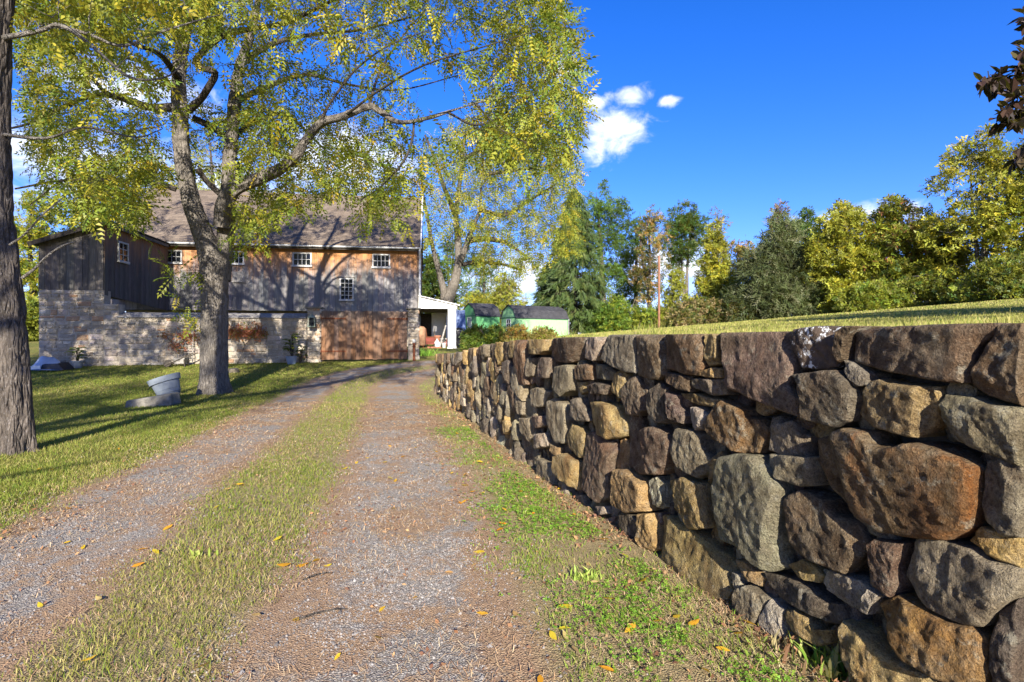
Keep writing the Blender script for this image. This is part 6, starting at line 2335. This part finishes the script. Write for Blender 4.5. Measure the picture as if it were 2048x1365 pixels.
# behind the sheds, the lean-to and the barn
for i, (lab, px, pt, hw, Y, cols, wts, n, low, gp_) in enumerate((
    ('round yellow-green tree right behind the two green sheds', 1012, 545, 46, 78, [LIM, YGR, TAN], [3, 3, 1], 1300, 0.0, -0.2),
    ('small golden tree peeping over the dark green shed', 950, 583, 38, 74, [YEL, LIM, YGR], [2, 3, 2], 700, 0.0, -0.15),
    ('dark green tree behind the leaning walnut', 968, 480, 62, 92, [DGR, MGR, GRN], [3, 3, 1], 1600, 0.1, -0.02),
    ('dense dark green tree at the barn gable end', 862, 500, 42, 58, [DGR, GRN, OLI], [3, 3, 1], 1500, 0.0, -0.2),
    ('green tree showing through behind the leaning walnut stems', 905, 440, 50, 84, [GRN, MGR, YGR], [3, 3, 2], 1400, 0.15, -0.05),
    ('yellow-green tree top over the middle of the barn roof', 655, 345, 62, 64, [LIM, YGR, OLI], [3, 3, 2], 1300, 0.3, -0.1),
    ('pale yellow tree top over the right half of the barn roof', 745, 372, 48, 70, [LIM, OLI, YGR], [2, 2, 2], 800, 0.35, -0.05),
    ('tall airy tree far behind the barn ridge', 555, 250, 82, 74, [YGR, OLI, LIM], [3, 2, 2], 1300, 0.35, 0.0),
    ('tall pale tree behind the barn at the big walnut stems', 425, 235, 95, 66, [YGR, LIM, TAN], [3, 2, 1], 1500, 0.35, 0.0),
    ('pale yellow tree behind the left end of the barn roof', 275, 270, 100, 62, [YGR, YEL, OLI], [3, 2, 2], 1700, 0.3, -0.03),
    ('yellowish tree behind the wing of the barn', 165, 330, 80, 54, [YGR, LIM, GRN], [3, 2, 2], 1500, 0.15, -0.02),
    ('green-gold tree beyond the outer corner of the barn wing', 62, 380, 62, 46, [YGR, YEL, GRN], [3, 2, 3], 1600, 0.0, -0.08),
    ('bushy tree farther left of the barn wing', -60, 330, 95, 50, [YGR, OLI, GRN], [3, 2, 3], 1800, 0.0, -0.1))):
    wood_tree(lab, px, pt, hw, Y, cols, wts, 150 + i, n, low, gap=gp_, stems=1 + (i % 3 == 1), group='trees behind the barn and sheds')
# undergrowth of the wooded edge
for i, (lab, px, pt, hw, Y, cols, n) in enumerate((
    ('bright green bush at the foot of the big spruce', 1232, 590, 40, 62, [GRN, MGR, YGR], 900),
    ('leafy green bush just left of the reddish pole', 1283, 592, 36, 60, [GRN, YGR, MGR], 800),
    ('yellow bush just right of the reddish pole', 1352, 560, 42, 57, [LIM, YGR, OLI], 1000),
    ('brownish thicket below the slender yellow tree', 1392, 590, 46, 54, [OLI, TAN, DGR], 900),
    ('dark olive thicket at the left skirt of the juniper', 1468, 570, 46, 52, [DGR, OLI, TAN], 900),
    ('dark thicket in the shade between juniper and golden tree', 1650, 560, 60, 49, [DGR, OLI, GRN], 1000),
    ('green-gold thicket below the olive tree', 1745, 540, 66, 46, [YGR, GRN, OLI], 1200),
    ('mixed thicket below the red-tinged tree', 1830, 540, 66, 44, [OLI, DGR, YGR], 1200),
    ('shaded olive thicket at the foot of the grey-stemmed tree', 1915, 530, 70, 41, [OLI, DGR, YGR], 1200),
    ('brushy olive thicket at the end of the bank', 2020, 515, 70, 38, [OLI, DGR, YGR], 1200),
    ('tangled thicket beyond the end of the bank', 2130, 500, 80, 36, [OLI, DGR, YGR], 1000),
    ('brown-green thicket behind the reddish pole', 1318, 585, 44, 72, [OLI, TAN, DGR], 800),
    ('low dark thicket right of the smaller spruce', 1190, 610, 40, 64, [DGR, MGR, GRN], 700),
    ('yellow-green undergrowth left of the barn wing', 52, 600, 40, 36, [YGR, GRN, LIM], 900))):
    jt = (0, 26, -30, 14, 40, -22, 34, -8, 48, 10, -26, 30, 0, 0)[i]
    wood_tree(lab, px, pt + jt, hw * (1.15 if i % 2 else 0.9), Y + (i % 3) * 1.6, cols, [3, 3, 2], 190 + i, n, 0.0, ('shrub', 'round', 'cone')[i % 3], SPRAYB, size=(0.24, 0.56), name='thicket', stems=4, group='thickets of the wooded edge', cat='bush', gap=(-0.2, -0.05, -0.1)[i % 3], bark='bark')
# clipped-looking shrubs over the far end of the stone wall
for i, (lab, px, pt, hw, Y, cols) in enumerate((
    ('rounded green shrub beyond the far end of the stone wall', 952, 656, 26, 24, [DGR, GRN, OLI]),
    ('green shrub in the middle of the three by the sheds', 990, 655, 24, 23.5, [GRN, DGR, YGR]),
    ('bronze-tipped shrub in front of the light green shed', 1030, 656, 26, 23, [(0.26, 0.16, 0.06), OLI, ORG, GRN]),
    ('low bronze shrub below the sunny shed wall', 1085, 664, 24, 22.5, [(0.30, 0.20, 0.08), OLI, YGR]))):
    wood_tree(lab, px, pt, hw, Y, cols, [3, 3, 2, 1][:len(cols)], 220 + i, 900, 0.0, 'shrub', SPRAYB, size=(0.12, 0.22), name='shrub', stems=3, group='shrubs by the sheds', cat='shrub', gap=-0.35)

# ---- dark-leaved tree on the bank, a branch of it hanging into the view
xd, yd = 9.6, 6.2
zd = gz(xd, yd)
tr = limb_path([(xd, yd, zd - 0.2, 0.2), (xd, yd, zd + 1.2, 0.17), (xd - 0.1, yd, zd + 3, 0.13), (xd, yd, zd + 5.4, 0.05), (xd, yd, zd + 6.4, 0.02)], 5)
tips = [P3(1985, 178, 4.6), P3(2010, 160, 4.7), P3(2040, 150, 4.6), P3(1975, 160, 4.7), P3(2030, 185, 4.6), P3(2012, 242, 4.5), P3(2040, 232, 4.6), P3(2044, 322, 4.4), P3(2042, 100, 4.7), P3(2046, 25, 4.6), P3(2075, 150, 4.7), P3(2075, 235, 4.6), P3(2090, 60, 4.8), P3(2085, 325, 4.6)]
lim = [limb_path([(xd, yd, zd + 2.3, 0.07), (7.0, 5.5, zd + 2.35, 0.045), (5.0, 4.8, zd + 1.9, 0.02), (*P3(2030, 170, 4.6), 0.006)], 5),
       limb_path([(xd, yd, zd + 1.9, 0.06), (6.8, 5.3, zd + 1.9, 0.04), (4.9, 4.7, zd + 1.45, 0.018), (*P3(2040, 240, 4.55), 0.006)], 5)]
for k in range(7):
    a = k * 0.9
    lim.append(limb_path([(xd, yd, zd + 2 + 0.4 * k, 0.07), (xd + 1.4 * math.cos(a), yd + 1.4 * math.sin(a), zd + 2.6 + 0.45 * k, 0.04), (xd + 2.8 * math.cos(a), yd + 2.8 * math.sin(a), zd + 2.8 + 0.4 * k, 0.012)], 4))
r_ = np.random.default_rng(301)
A = norm(r_.normal(0, 1, (900, 3))) * r_.random((900, 1)) ** 0.4 * np.array([4.6, 3.4, 2.4]) + np.array([xd + 1.5, yd, zd + 4.0])
A = A[(A[:, 0] / np.maximum(A[:, 1], 0.1) > 1.02)][:480]
tips += [P3(a + r_.normal(0, 16), b + r_.normal(0, 13), 4.6 + r_.normal(0, 0.12)) for a, b in ((1985, 168), (2010, 172), (2035, 160), (2030, 190), (2020, 243), (2045, 240), (2052, 322), (2050, 95)) for _ in range(4)]
A = np.vstack([A, tips])
shoots = grow([tr] + lim, A, 33, 0.010)
P, D = leaf_sites(shoots, 40, 34)
n = len(P)
ov = []
for t, w in ((0, 0.02), (0.3, 0.42), (0.62, 0.36), (1.0, 0.0)):
    ov.append((t, w))
TL_ = np.array([[0, 0, 0], [0.30, -0.26, 0.04], [0.65, -0.22, -0.02], [1.0, 0, -0.16], [0, 0, 0], [1.0, 0, -0.16], [0.65, 0.22, -0.02], [0.30, 0.26, 0.04]])
V, F, C = scatter(TL_, P, norm(r_.normal(0, 0.55, (n, 3)) + D * 0.4 + [0, 0, -0.5]), norm(r_.normal(0, 0.5, (n, 3)) + [0, 0, 1]), r_.uniform(0.08, 0.13, n), palette(n, [(0.030, 0.022, 0.018), (0.045, 0.024, 0.018), (0.060, 0.050, 0.020)], [4, 3, 1], 5), 0.15, 6)
build_tree('dark_leaved_tree', 'dark purple-leaved tree on the bank, a branch hanging into the sky', 'tree', (xd, yd, zd), [tr], lim, shoots, (V, F, C), M['bark_dark'], M['twig'], leafm='dark_leaf', trunk_n=12)


# ------------------------------------------------------------------ grass, gravel, litter, fallen leaves
def on_drive(X, Y):
    """signed closeness to the drive sheet: >0 inside"""
    C = (TR + TL) / 2
    out = np.zeros(len(X))
    for k in range(0, len(X), 20000):
        d = np.hypot(X[k:k + 20000, None] - C[None, :, 0], Y[k:k + 20000, None] - C[None, :, 1]).min(1)
        out[k:k + 20000] = 1.95 - d
    return out


def in_view(X, Y, pad=0.5):
    return (np.abs(X) < 0.97 * Y + 1.3 + 0 * pad) & (Y > 1.2)


def blades(X, Y, h, w, col, seed, lean=0.6, seg=1, zoff=0.0):
    """bent blades of grass; seg 1 = one triangle, 2 = quad and tip"""
    r_ = np.random.default_rng(seed)
    n = len(X)
    z = ground(X, Y) + zoff
    a = r_.uniform(0, 6.283, n)
    s = np.stack([np.cos(a), np.sin(a), 0 * a], -1)
    b = r_.uniform(0, 6.283, n)
    ln = h * lean * r_.uniform(0.1, 1.0, n)
    tip = np.stack([X + ln * np.cos(b), Y + ln * np.sin(b), z + h * r_.uniform(0.55, 1.0, n)], -1)
    p = np.stack([X, Y, z - 0.004], -1)
    W = s * (w / 2)[:, None]
    if seg == 1:
        V = np.stack([p - W, p + W, tip], 1).reshape(-1, 3)
        F = np.arange(3 * n).reshape(-1, 3)
        C = np.repeat(col, 3, 0)
        return V, [F], C
    mid = p * 0.5 + tip * 0.5
    mid[:, 2] += h * 0.18
    V = np.stack([p - W, p + W, mid + W * 0.8, mid - W * 0.8, tip], 1).reshape(-1, 3)
    i = np.arange(n)[:, None] * 5
    return V, [i + np.array([[0, 1, 2, 3]]), i + np.array([[3, 2, 4]])], np.repeat(col, 5, 0)


GCOL = [(0.165, 0.215, 0.030), (0.105, 0.170, 0.022), (0.270, 0.255, 0.065), (0.390, 0.325, 0.130), (0.205, 0.230, 0.040)]


def grass_col(X, Y, seed, wet=0.0):
    n = len(X)
    dry = fbm2(X, Y, 0.5, 3, 51) + 0.5 * fbm2(X, Y, 3.0, 2, 52) - wet
    r_ = np.random.default_rng(seed)
    c1 = palette(n, GCOL, [3.5, 3.5, 1.6, 0.5, 3], seed, 0.2)
    c2 = palette(n, GCOL, [1.5, 0.8, 4, 2.4, 1.5], seed + 1, 0.2)
    return np.where((dry + r_.normal(0, 0.18, n) > 0.18)[:, None], c2, c1)


def make_stuff(name, parts, mat, label, cat):
    V = np.vstack([p[0] for p in parts])
    C = np.vstack([p[2] for p in parts])
    groups, b = {}, 0
    for v, fs, c in parts:
        for f in fs:
            groups.setdefault(f.shape[1], []).append(f + b)
        b += len(v)
    me = fast_mesh(name, V, [np.vstack(g) for g in groups.values()], C)
    return tag(link(name, me, mat), label, cat, kind='stuff')


r8 = np.random.default_rng(88)
parts = []
# rows by distance: (y0, y1, blades per m2, height, width)
for y0, y1, dn_, hh, ww, seg in ((1.4, 3.6, 5600, 0.036, 0.0038, 2), (3.6, 6.5, 3200, 0.038, 0.0052, 2), (6.5, 10, 1900, 0.038, 0.0075, 1), (10, 15, 900, 0.042, 0.012, 1), (15, 23, 420, 0.045, 0.019, 1)):
    xm = 0.97 * y1 + 1.3
    n = int(dn_ * 0.95 * (y1 - y0) * 2 * xm)
    X, Y = r8.uniform(-xm, xm, n), r8.uniform(y0, y1, n)
    k = in_view(X, Y) & (X < wall_x(Y) - 0.02)
    X, Y = X[k], Y[k]
    # none under the barnyard wall
    lyv = -(X - OX) * SN + (Y - OY) * CS
    k = lyv < -0.05
    X, Y = X[k], Y[k]
    t = track_weight(X, Y)
    pat = fbm2(X, Y, 1.7, 3, 61) * 0.55 + fbm2(X, Y, 7, 2, 62) * 0.30
    u = X - wall_x(Y)
    strip = sstep(-0.10, -0.30, u)               # bare line along the wall foot
    p_keep = np.clip(1.05 - 1.5 * t + pat * 1.5 - 0.65 * ((u > -1.45) & (pat < 0.12)), 0, 1) * (0.25 + 0.75 * strip)
    # the grassy middle is thinner close to the camera
    inside = on_drive(X, Y) > 0.1
    p_keep = np.where(inside & (u < -1.3), p_keep * np.clip(0.50 + 0.12 * Y, 0, 1), p_keep)
    k = r8.random(len(X)) < p_keep
    X, Y, t, u = X[k], Y[k], t[k], u[k]
    m = len(X)
    verge = (u > -1.25) & (u < 0)
    hgt = hh * r8.uniform(0.5, 1.25, m) * np.clip(1.1 - 0.7 * t, 0.35, 1.1) * (1 + 0.5 * np.clip(fbm2(X, Y, 3.3, 2, 66), 0, 1))
    col = grass_col(X, Y, 300 + int(y0 * 10), 0.0)
    colv = palette(m, [(0.165, 0.265, 0.03), (0.235, 0.30, 0.045), (0.11, 0.19, 0.02), (0.40, 0.33, 0.13)], [4, 3, 2, 1.6], 5, 0.2)
    col = np.where((verge & (r8.random(m) < 0.72))[:, None], colv, col)
    parts.append(blades(X, Y, hgt, ww * r8.uniform(0.7, 1.3, m), col, 310 + int(y0 * 10), 0.9, seg, 0.010 if True else 0))
make_stuff('lawn_grass', parts, M['blade'], 'short patchy grass of the lawn, the drive middle and the verge', 'grass')

# grass on the bank above the wall
parts = []
for y0, y1, dn_, hh, ww in ((2, 6, 2200, 0.085, 0.006), (6, 14, 420, 0.075, 0.014), (14, 28, 110, 0.08, 0.026), (28, 52, 34, 0.09, 0.05)):
    xm = 0.93 * y1 + 0.5
    n = int(dn_ * (y1 - y0) * (xm + 3))
    X, Y = r8.uniform(-3, xm, n), r8.uniform(y0, y1, n)
    u = X - wall_x(Y)
    k = in_view(X, Y) & (u > np.where(Y < 9, 0.16, 0.42)) & ((Y < 15) | (u > 4.5))
    X, Y = X[k], Y[k]
    m = len(X)
    col = palette(m, [(0.33, 0.32, 0.075), (0.48, 0.41, 0.16), (0.20, 0.26, 0.04), (0.41, 0.36, 0.11)], [3, 2.2, 3.4, 2.2], 7, 0.2)
    col = col * (1 + 0.28 * fbm2(X, Y, 0.45, 3, 57) + 0.2 * fbm2(X, Y, 2.5, 2, 58))[:, None]
    parts.append(blades(X, Y, hh * r8.uniform(0.4, 1.3, m), ww * r8.uniform(0.7, 1.3, m), col, 400 + y0, 0.8, 1))
n = 9000
Y = r8.uniform(1.9, 9, n)
X = wall_x(Y) + r8.uniform(0.10, 0.40, n)
k = fbm2(X * 0.3, Y, 2.6, 2, 59) > 0.12
X, Y = X[k], Y[k]
m = len(X)
p = blades(X, Y, r8.uniform(0.05, 0.15, m), r8.uniform(0.003, 0.007, m), palette(m, [(0.33, 0.32, 0.075), (0.48, 0.41, 0.16), (0.18, 0.25, 0.04)], [3, 2, 3], 17, 0.2), 471, 1.1, 1)
p[0][:, 2] = np.maximum(p[0][:, 2], np.repeat(wall_top(Y) - 0.03, 3))
p[0][2::3, 2] += 0.05
parts.append(p)
make_stuff('bank_grass', parts, M['blade'], 'dry yellow-green grass on the bank behind the stone wall', 'grass')

# clover and small weeds on the verge by the wall
n = 18000
Y = r8.uniform(1.6, 9, n)
X = wall_x(Y) - 0.22 - np.abs(r8.normal(0.32, 0.30, n))
pat = fbm2(X, Y, 1.9, 3, 71) + 0.4 * fbm2(X, Y, 6, 2, 72)
k = (pat + r8.normal(0, 0.16, n) > 0.06) & (r8.random(n) < np.clip(1.3 - 1.3 * track_weight(X, Y), 0, 1)) & in_view(X, Y)
X, Y = X[k], Y[k]
n = len(X)
P = np.stack([X, Y, ground(X, Y) + r8.uniform(0.015, 0.045, n)], -1)
d = norm(np.stack([r8.normal(0, 1, n), r8.normal(0, 1, n), r8.normal(0, 0.25, n)], -1))
V, F, C = scatter(tmpl_spray(3, 4, 0.85, 0.6, True), P, d, norm(r8.normal(0, 0.3, (n, 3)) + [0, 0, 1]), r8.uniform(0.014, 0.030, n), palette(n, [(0.17, 0.34, 0.035), (0.11, 0.24, 0.025), (0.27, 0.38, 0.05)], [3, 3, 2], 8), 0.15, 8, 3)
tag(link('clover', fast_mesh('clover', V, F, C), M['blade']), 'bright green clover and small weeds along the wall foot', 'clover', kind='stuff')

# gravel chips
n = 60000
Y = 1.3 + 7.5 * r8.random(n) ** 1.7
side = r8.random(n) < 0.62
cx = np.where(side, np.interp(Y, TR[:, 1][:120], TR[:, 0][:120]), np.interp(Y, TL[:, 1][:120], TL[:, 0][:120]))
X = cx + r8.normal(0, 0.42, n)
k = in_view(X, Y) & (fbm2(X, Y, 1.6, 3, 81) + 0.5 * fbm2(X, Y, 5, 2, 82) + r8.normal(0, 0.25, n) > -0.12) & (X < wall_x(Y) - 0.05)
X, Y = X[k], Y[k]
n = len(X)
oct_ = np.array([(1, 0, -0.4), (0, 1, -0.4), (-1, 0, -0.4), (0, -1, -0.4), (0.15, 0.1, 0.7)], float)
of = np.array([(0, 1, 4), (1, 2, 4), (2, 3, 4), (3, 0, 4)])
S = r8.uniform(0.0035, 0.0095, n) * (1 + 1.0 * (r8.random(n) > 0.97))
a = r8.uniform(0, 6.283, n)
loc = oct_[None] * (1 + r8.uniform(-0.35, 0.35, (n, 5, 3)))
loc *= S[:, None, None]
x = loc[..., 0] * np.cos(a)[:, None] - loc[..., 1] * np.sin(a)[:, None] + X[:, None]
y = loc[..., 0] * np.sin(a)[:, None] + loc[..., 1] * np.cos(a)[:, None] + Y[:, None]
z = loc[..., 2] + (ground(X, Y) + 0.013)[:, None]
V = np.stack([x, y, z], -1).reshape(-1, 3)
F = (np.arange(n)[:, None, None] * 5 + of[None]).reshape(-1, 3)
c = palette(n, [(0.22, 0.20, 0.18), (0.32, 0.295, 0.265), (0.14, 0.128, 0.118), (0.44, 0.405, 0.36), (0.30, 0.21, 0.15)], [4, 3, 2.5, 0.6, 0.8], 9, 0.15)
tag(link('gravel', fast_mesh('gravel', V, F, np.repeat(c, 5, 0)), M['chip']), 'loose grey gravel chips in the wheel tracks', 'gravel', kind='stuff')

# needle and straw litter lying flat
n = 78000
Y = 1.3 + 11.5 * r8.random(n) ** 1.5
X = r8.uniform(-1, 1, n) * 2.6 + (np.interp(Y, TR[:, 1][:120], TR[:, 0][:120]) + np.interp(Y, TL[:, 1][:120], TL[:, 0][:120])) / 2 + 0.3
k = in_view(X, Y) & (X < wall_x(Y) - 0.03) & (fbm2(X, Y, 1.1, 3, 91) + 0.6 * fbm2(X, Y, 4.5, 2, 92) + r8.normal(0, 0.22, n) + 0.3 * (X > wall_x(Y) - 0.35) > -0.06)
X, Y = X[k], Y[k]
n = len(X)
L = r8.uniform(0.015, 0.055, n)
a = r8.uniform(0, 6.283, n)
w = 0.0007 + 0.00022 * Y
dx, dy = np.cos(a) * L / 2, np.sin(a) * L / 2
sx, sy = -np.sin(a) * w, np.cos(a) * w
z = ground(X, Y) + 0.017 + r8.uniform(0, 0.012, n)
tl = r8.uniform(-0.010, 0.010, n)
V = np.stack([np.stack([X - dx - sx, Y - dy - sy, z - tl], -1), np.stack([X - dx + sx, Y - dy + sy, z - tl], -1), np.stack([X + dx + sx, Y + dy + sy, z + tl], -1), np.stack([X + dx - sx, Y + dy - sy, z + tl], -1)], 1).reshape(-1, 3)
c = palette(n, [(0.38, 0.23, 0.12), (0.48, 0.34, 0.19), (0.26, 0.14, 0.08), (0.56, 0.45, 0.27)], [4, 3, 2, 1.6], 10, 0.2)
tag(link('needle_litter', fast_mesh('needle_litter', V, np.arange(4 * n).reshape(-1, 4), np.repeat(c, 4, 0)), M['litter']), 'brown pine needles and straw strewn over the drive', 'litter', kind='stuff')

# brown leaf flakes gathered along the wall foot and the drive edges
n = 9000
Y = 1.5 + 11 * r8.random(n) ** 1.5
q = r8.random(n)
X = np.where(q < 0.55, wall_x(Y) - 0.05 - np.abs(r8.normal(0, 0.28, n)), np.where(q < 0.8, np.interp(Y, TL[:, 1][:120], TL[:, 0][:120]) + r8.normal(-0.45, 0.3, n), np.interp(Y, TR[:, 1][:120], TR[:, 0][:120]) + r8.normal(0, 0.7, n)))
k = in_view(X, Y) & (X < wall_x(Y) - 0.04) & (fbm2(X, Y, 2.2, 2, 95) + r8.normal(0, 0.2, n) > 0.0)
X, Y = X[k], Y[k]
n = len(X)
P = np.stack([X, Y, ground(X, Y) + 0.02 + r8.uniform(0, 0.014, n)], -1)
d = norm(np.stack([r8.normal(0, 1, n), r8.normal(0, 1, n), r8.normal(0, 0.3, n)], -1))
V, F, C = scatter(tmpl_spray(1, 6, 0.6, 1.0), P, d, norm(r8.normal(0, 0.45, (n, 3)) + [0, 0, 1]), r8.uniform(0.012, 0.034, n), palette(n, [(0.22, 0.10, 0.05), (0.32, 0.17, 0.08), (0.14, 0.07, 0.045), (0.42, 0.26, 0.12)], [4, 3, 3, 1.5], 12), 0.2, 12)
tag(link('leaf_litter', fast_mesh('leaf_litter', V, F, C), M['litter']), 'small brown withered leaf flakes along the wall foot and drive edges', 'litter', kind='stuff')

# daylily clump and other tufts
def tuft(px, py, n, h, label, cols, spread, seed, name='grass_tuft'):
    g = gp(px, py)
    r_ = np.random.default_rng(seed)
    X, Y = g.x + r_.normal(0, spread, n), g.y + r_.normal(0, spread * 0.6, n)
    p = blades(X, Y, h * r_.uniform(0.6, 1.2, n), np.full(n, 0.012 + 0.03 * h), palette(n, cols, [1] * len(cols), seed), seed, 0.9, 2)
    V, F, C = p
    V = V - np.array([g.x, g.y, g.z])
    o = link(name, fast_mesh(name, V, F, C), M['blade'], None, (g.x, g.y, g.z))
    tag(o, label, 'plant', kind='stuff')


tuft(849, 712, 260, 0.34, 'fresh green daylily clump right of the stone gate pillar', [(0.16, 0.32, 0.04), (0.22, 0.38, 0.06)], 0.28, 1, 'daylily_clump')
tuft(1172, 1165, 60, 0.07, 'fresh bright grass tuft on the verge near the wall foot', [(0.26, 0.38, 0.06), (0.36, 0.44, 0.10)], 0.05, 2)
tuft(395, 1120, 40, 0.08, 'bright grass tuft in the drive middle among the yellow leaves', [(0.26, 0.34, 0.06), (0.40, 0.42, 0.12)], 0.035, 3)
tuft(1110, 940, 70, 0.10, 'green grass tuft between the drive and the far half of the wall', [(0.22, 0.34, 0.05), (0.30, 0.38, 0.07)], 0.08, 4)
tuft(1700, 1340, 120, 0.13, 'long-bladed weeds under the big orange wall stone', [(0.12, 0.26, 0.03), (0.20, 0.30, 0.05), (0.36, 0.33, 0.13)], 0.10, 5)
tuft(1600, 1310, 90, 0.10, 'dry straw and weeds heaped at the wall foot', [(0.40, 0.33, 0.16), (0.20, 0.28, 0.05), (0.24, 0.13, 0.07)], 0.14, 6)


# fallen leaves, each a thing
def leaf_meshes():
    out = []
    for k in range(5):
        r_ = np.random.default_rng(600 + k)
        v, f = [], []
        rows = ((0, 0.03), (0.2, 0.26), (0.45, 0.36), (0.72, 0.26), (1.0, 0.02))
        curl, fold = r_.uniform(-0.10, 0.35), r_.uniform(-0.05, 0.22)
        for t, w in rows:
            z = curl * (t - 0.4) ** 2
            b = r_.uniform(-0.03, 0.03)
            v += [(t - 0.5, -w * 0.6 + b, z + fold * w), (t - 0.5, b, z), (t - 0.5, w * 0.6 + b, z + fold * w * r_.uniform(0.3, 1.4))]
        for j in range(4):
            for q in range(2):
                f.append((3 * j + q, 3 * j + q + 1, 3 * j + q + 4, 3 * j + q + 3))
        me = bpy.data.meshes.new('fallen_leaf')
        me.from_pydata(v, [], f)
        me.polygons.foreach_set('use_smooth', np.ones(len(f), bool))
        me.materials.append(M['fallen'])
        out.append(me)
    return out


LM = leaf_meshes()
spots = [(60, 1066), (197, 1212), (433, 1024), (463, 1028), (187, 1010), (335, 1062), (378, 1068), (286, 1108), (312, 1116), (276, 1141), (405, 1349), (568, 1142), (582, 1113), (958, 1112), (1031, 1241), (1106, 1290), (1131, 1289), (1150, 1316),
         (1130, 1230), (1260, 1271), (1217, 1209), (1283, 1176), (1250, 1124), (781, 961), (791, 966), (804, 951), (786, 1024), (920, 1012), (713, 930), (805, 917), (770, 928), (690, 941), (223, 935), (88, 855), (247, 870), (305, 866), (415, 873),
         (470, 940), (430, 972), (480, 976), (455, 985), (605, 1140), (633, 1130), (555, 1088), (1080, 1000), (1120, 985), (1148, 1038), (960, 930), (985, 955), (930, 975), (1020, 1010), (1040, 1048), (1000, 1070), (1210, 1090), (1500, 1262), (1476, 1281)]
r_ = np.random.default_rng(77)
pts = [gp(a, b) for a, b in spots]
for k in range(120):
    y = 2.2 + 14 * r_.random() ** 1.3
    x = r_.uniform(-0.85 * y, float(wall_x(y)) - 0.1)
    if r_.random() < 0.45:
        x = float(wall_x(y)) - 0.2 - abs(r_.normal(0, 0.9))
    pts.append(Vector((x, y, gz(x, y))))
tw = track_weight([p.x for p in pts], [p.y for p in pts])
for i, p in enumerate(pts):
    o = bpy.data.objects.new('fallen_leaf', LM[i % 5])
    COL.objects.link(o)
    s = r_.uniform(0.055, 0.095) if i < len(spots) else r_.uniform(0.04, 0.075)
    o.location = (p.x, p.y, p.z + 0.022 + 0.012 * (tw[i] < 0.5))
    o.rotation_euler = (r_.uniform(-0.35, 0.35), r_.uniform(-0.3, 0.3), r_.uniform(0, 6.28))
    o.scale = (s, s, s)
    q = r_.random()
    nm, c = ('yellow', (0.62, 0.40, 0.03)) if q < 0.5 else (('orange', (0.58, 0.27, 0.02)) if q < 0.75 else ('pale tan', (0.52, 0.36, 0.13)))
    o.color = (*[v * r_.uniform(0.85, 1.1) for v in c], 1)
    place = 'lying on the gravel of a wheel track' if tw[i] > 0.5 else 'lying in the short grass'
    tag(o, f'{nm} fallen leaf {place}', 'leaf', f'{nm} fallen leaves {place}')
# a couple of sticks on the drive
for a, b in (((590, 1251), (695, 1230)), ((606, 1170), (665, 1155))):
    p, q = gp(*a), gp(*b)
    m = (p + q) / 2
    pt = [p - m, (p - m) * 0.3 + Vector((0, 0.012, 0.01)), (q - m) * 0.5 + Vector((0, 0.006, 0.012)), q - m]
    o = MB().tube([tuple(v + Vector((0, 0, 0.02))) for v in pt], [0.006, 0.005, 0.004, 0.002], 6).obj('fallen_twig', M['twig'], None, loc=m)
    tag(o, 'thin dark twig lying on the gravel track', 'twig', 'fallen twigs on the drive')
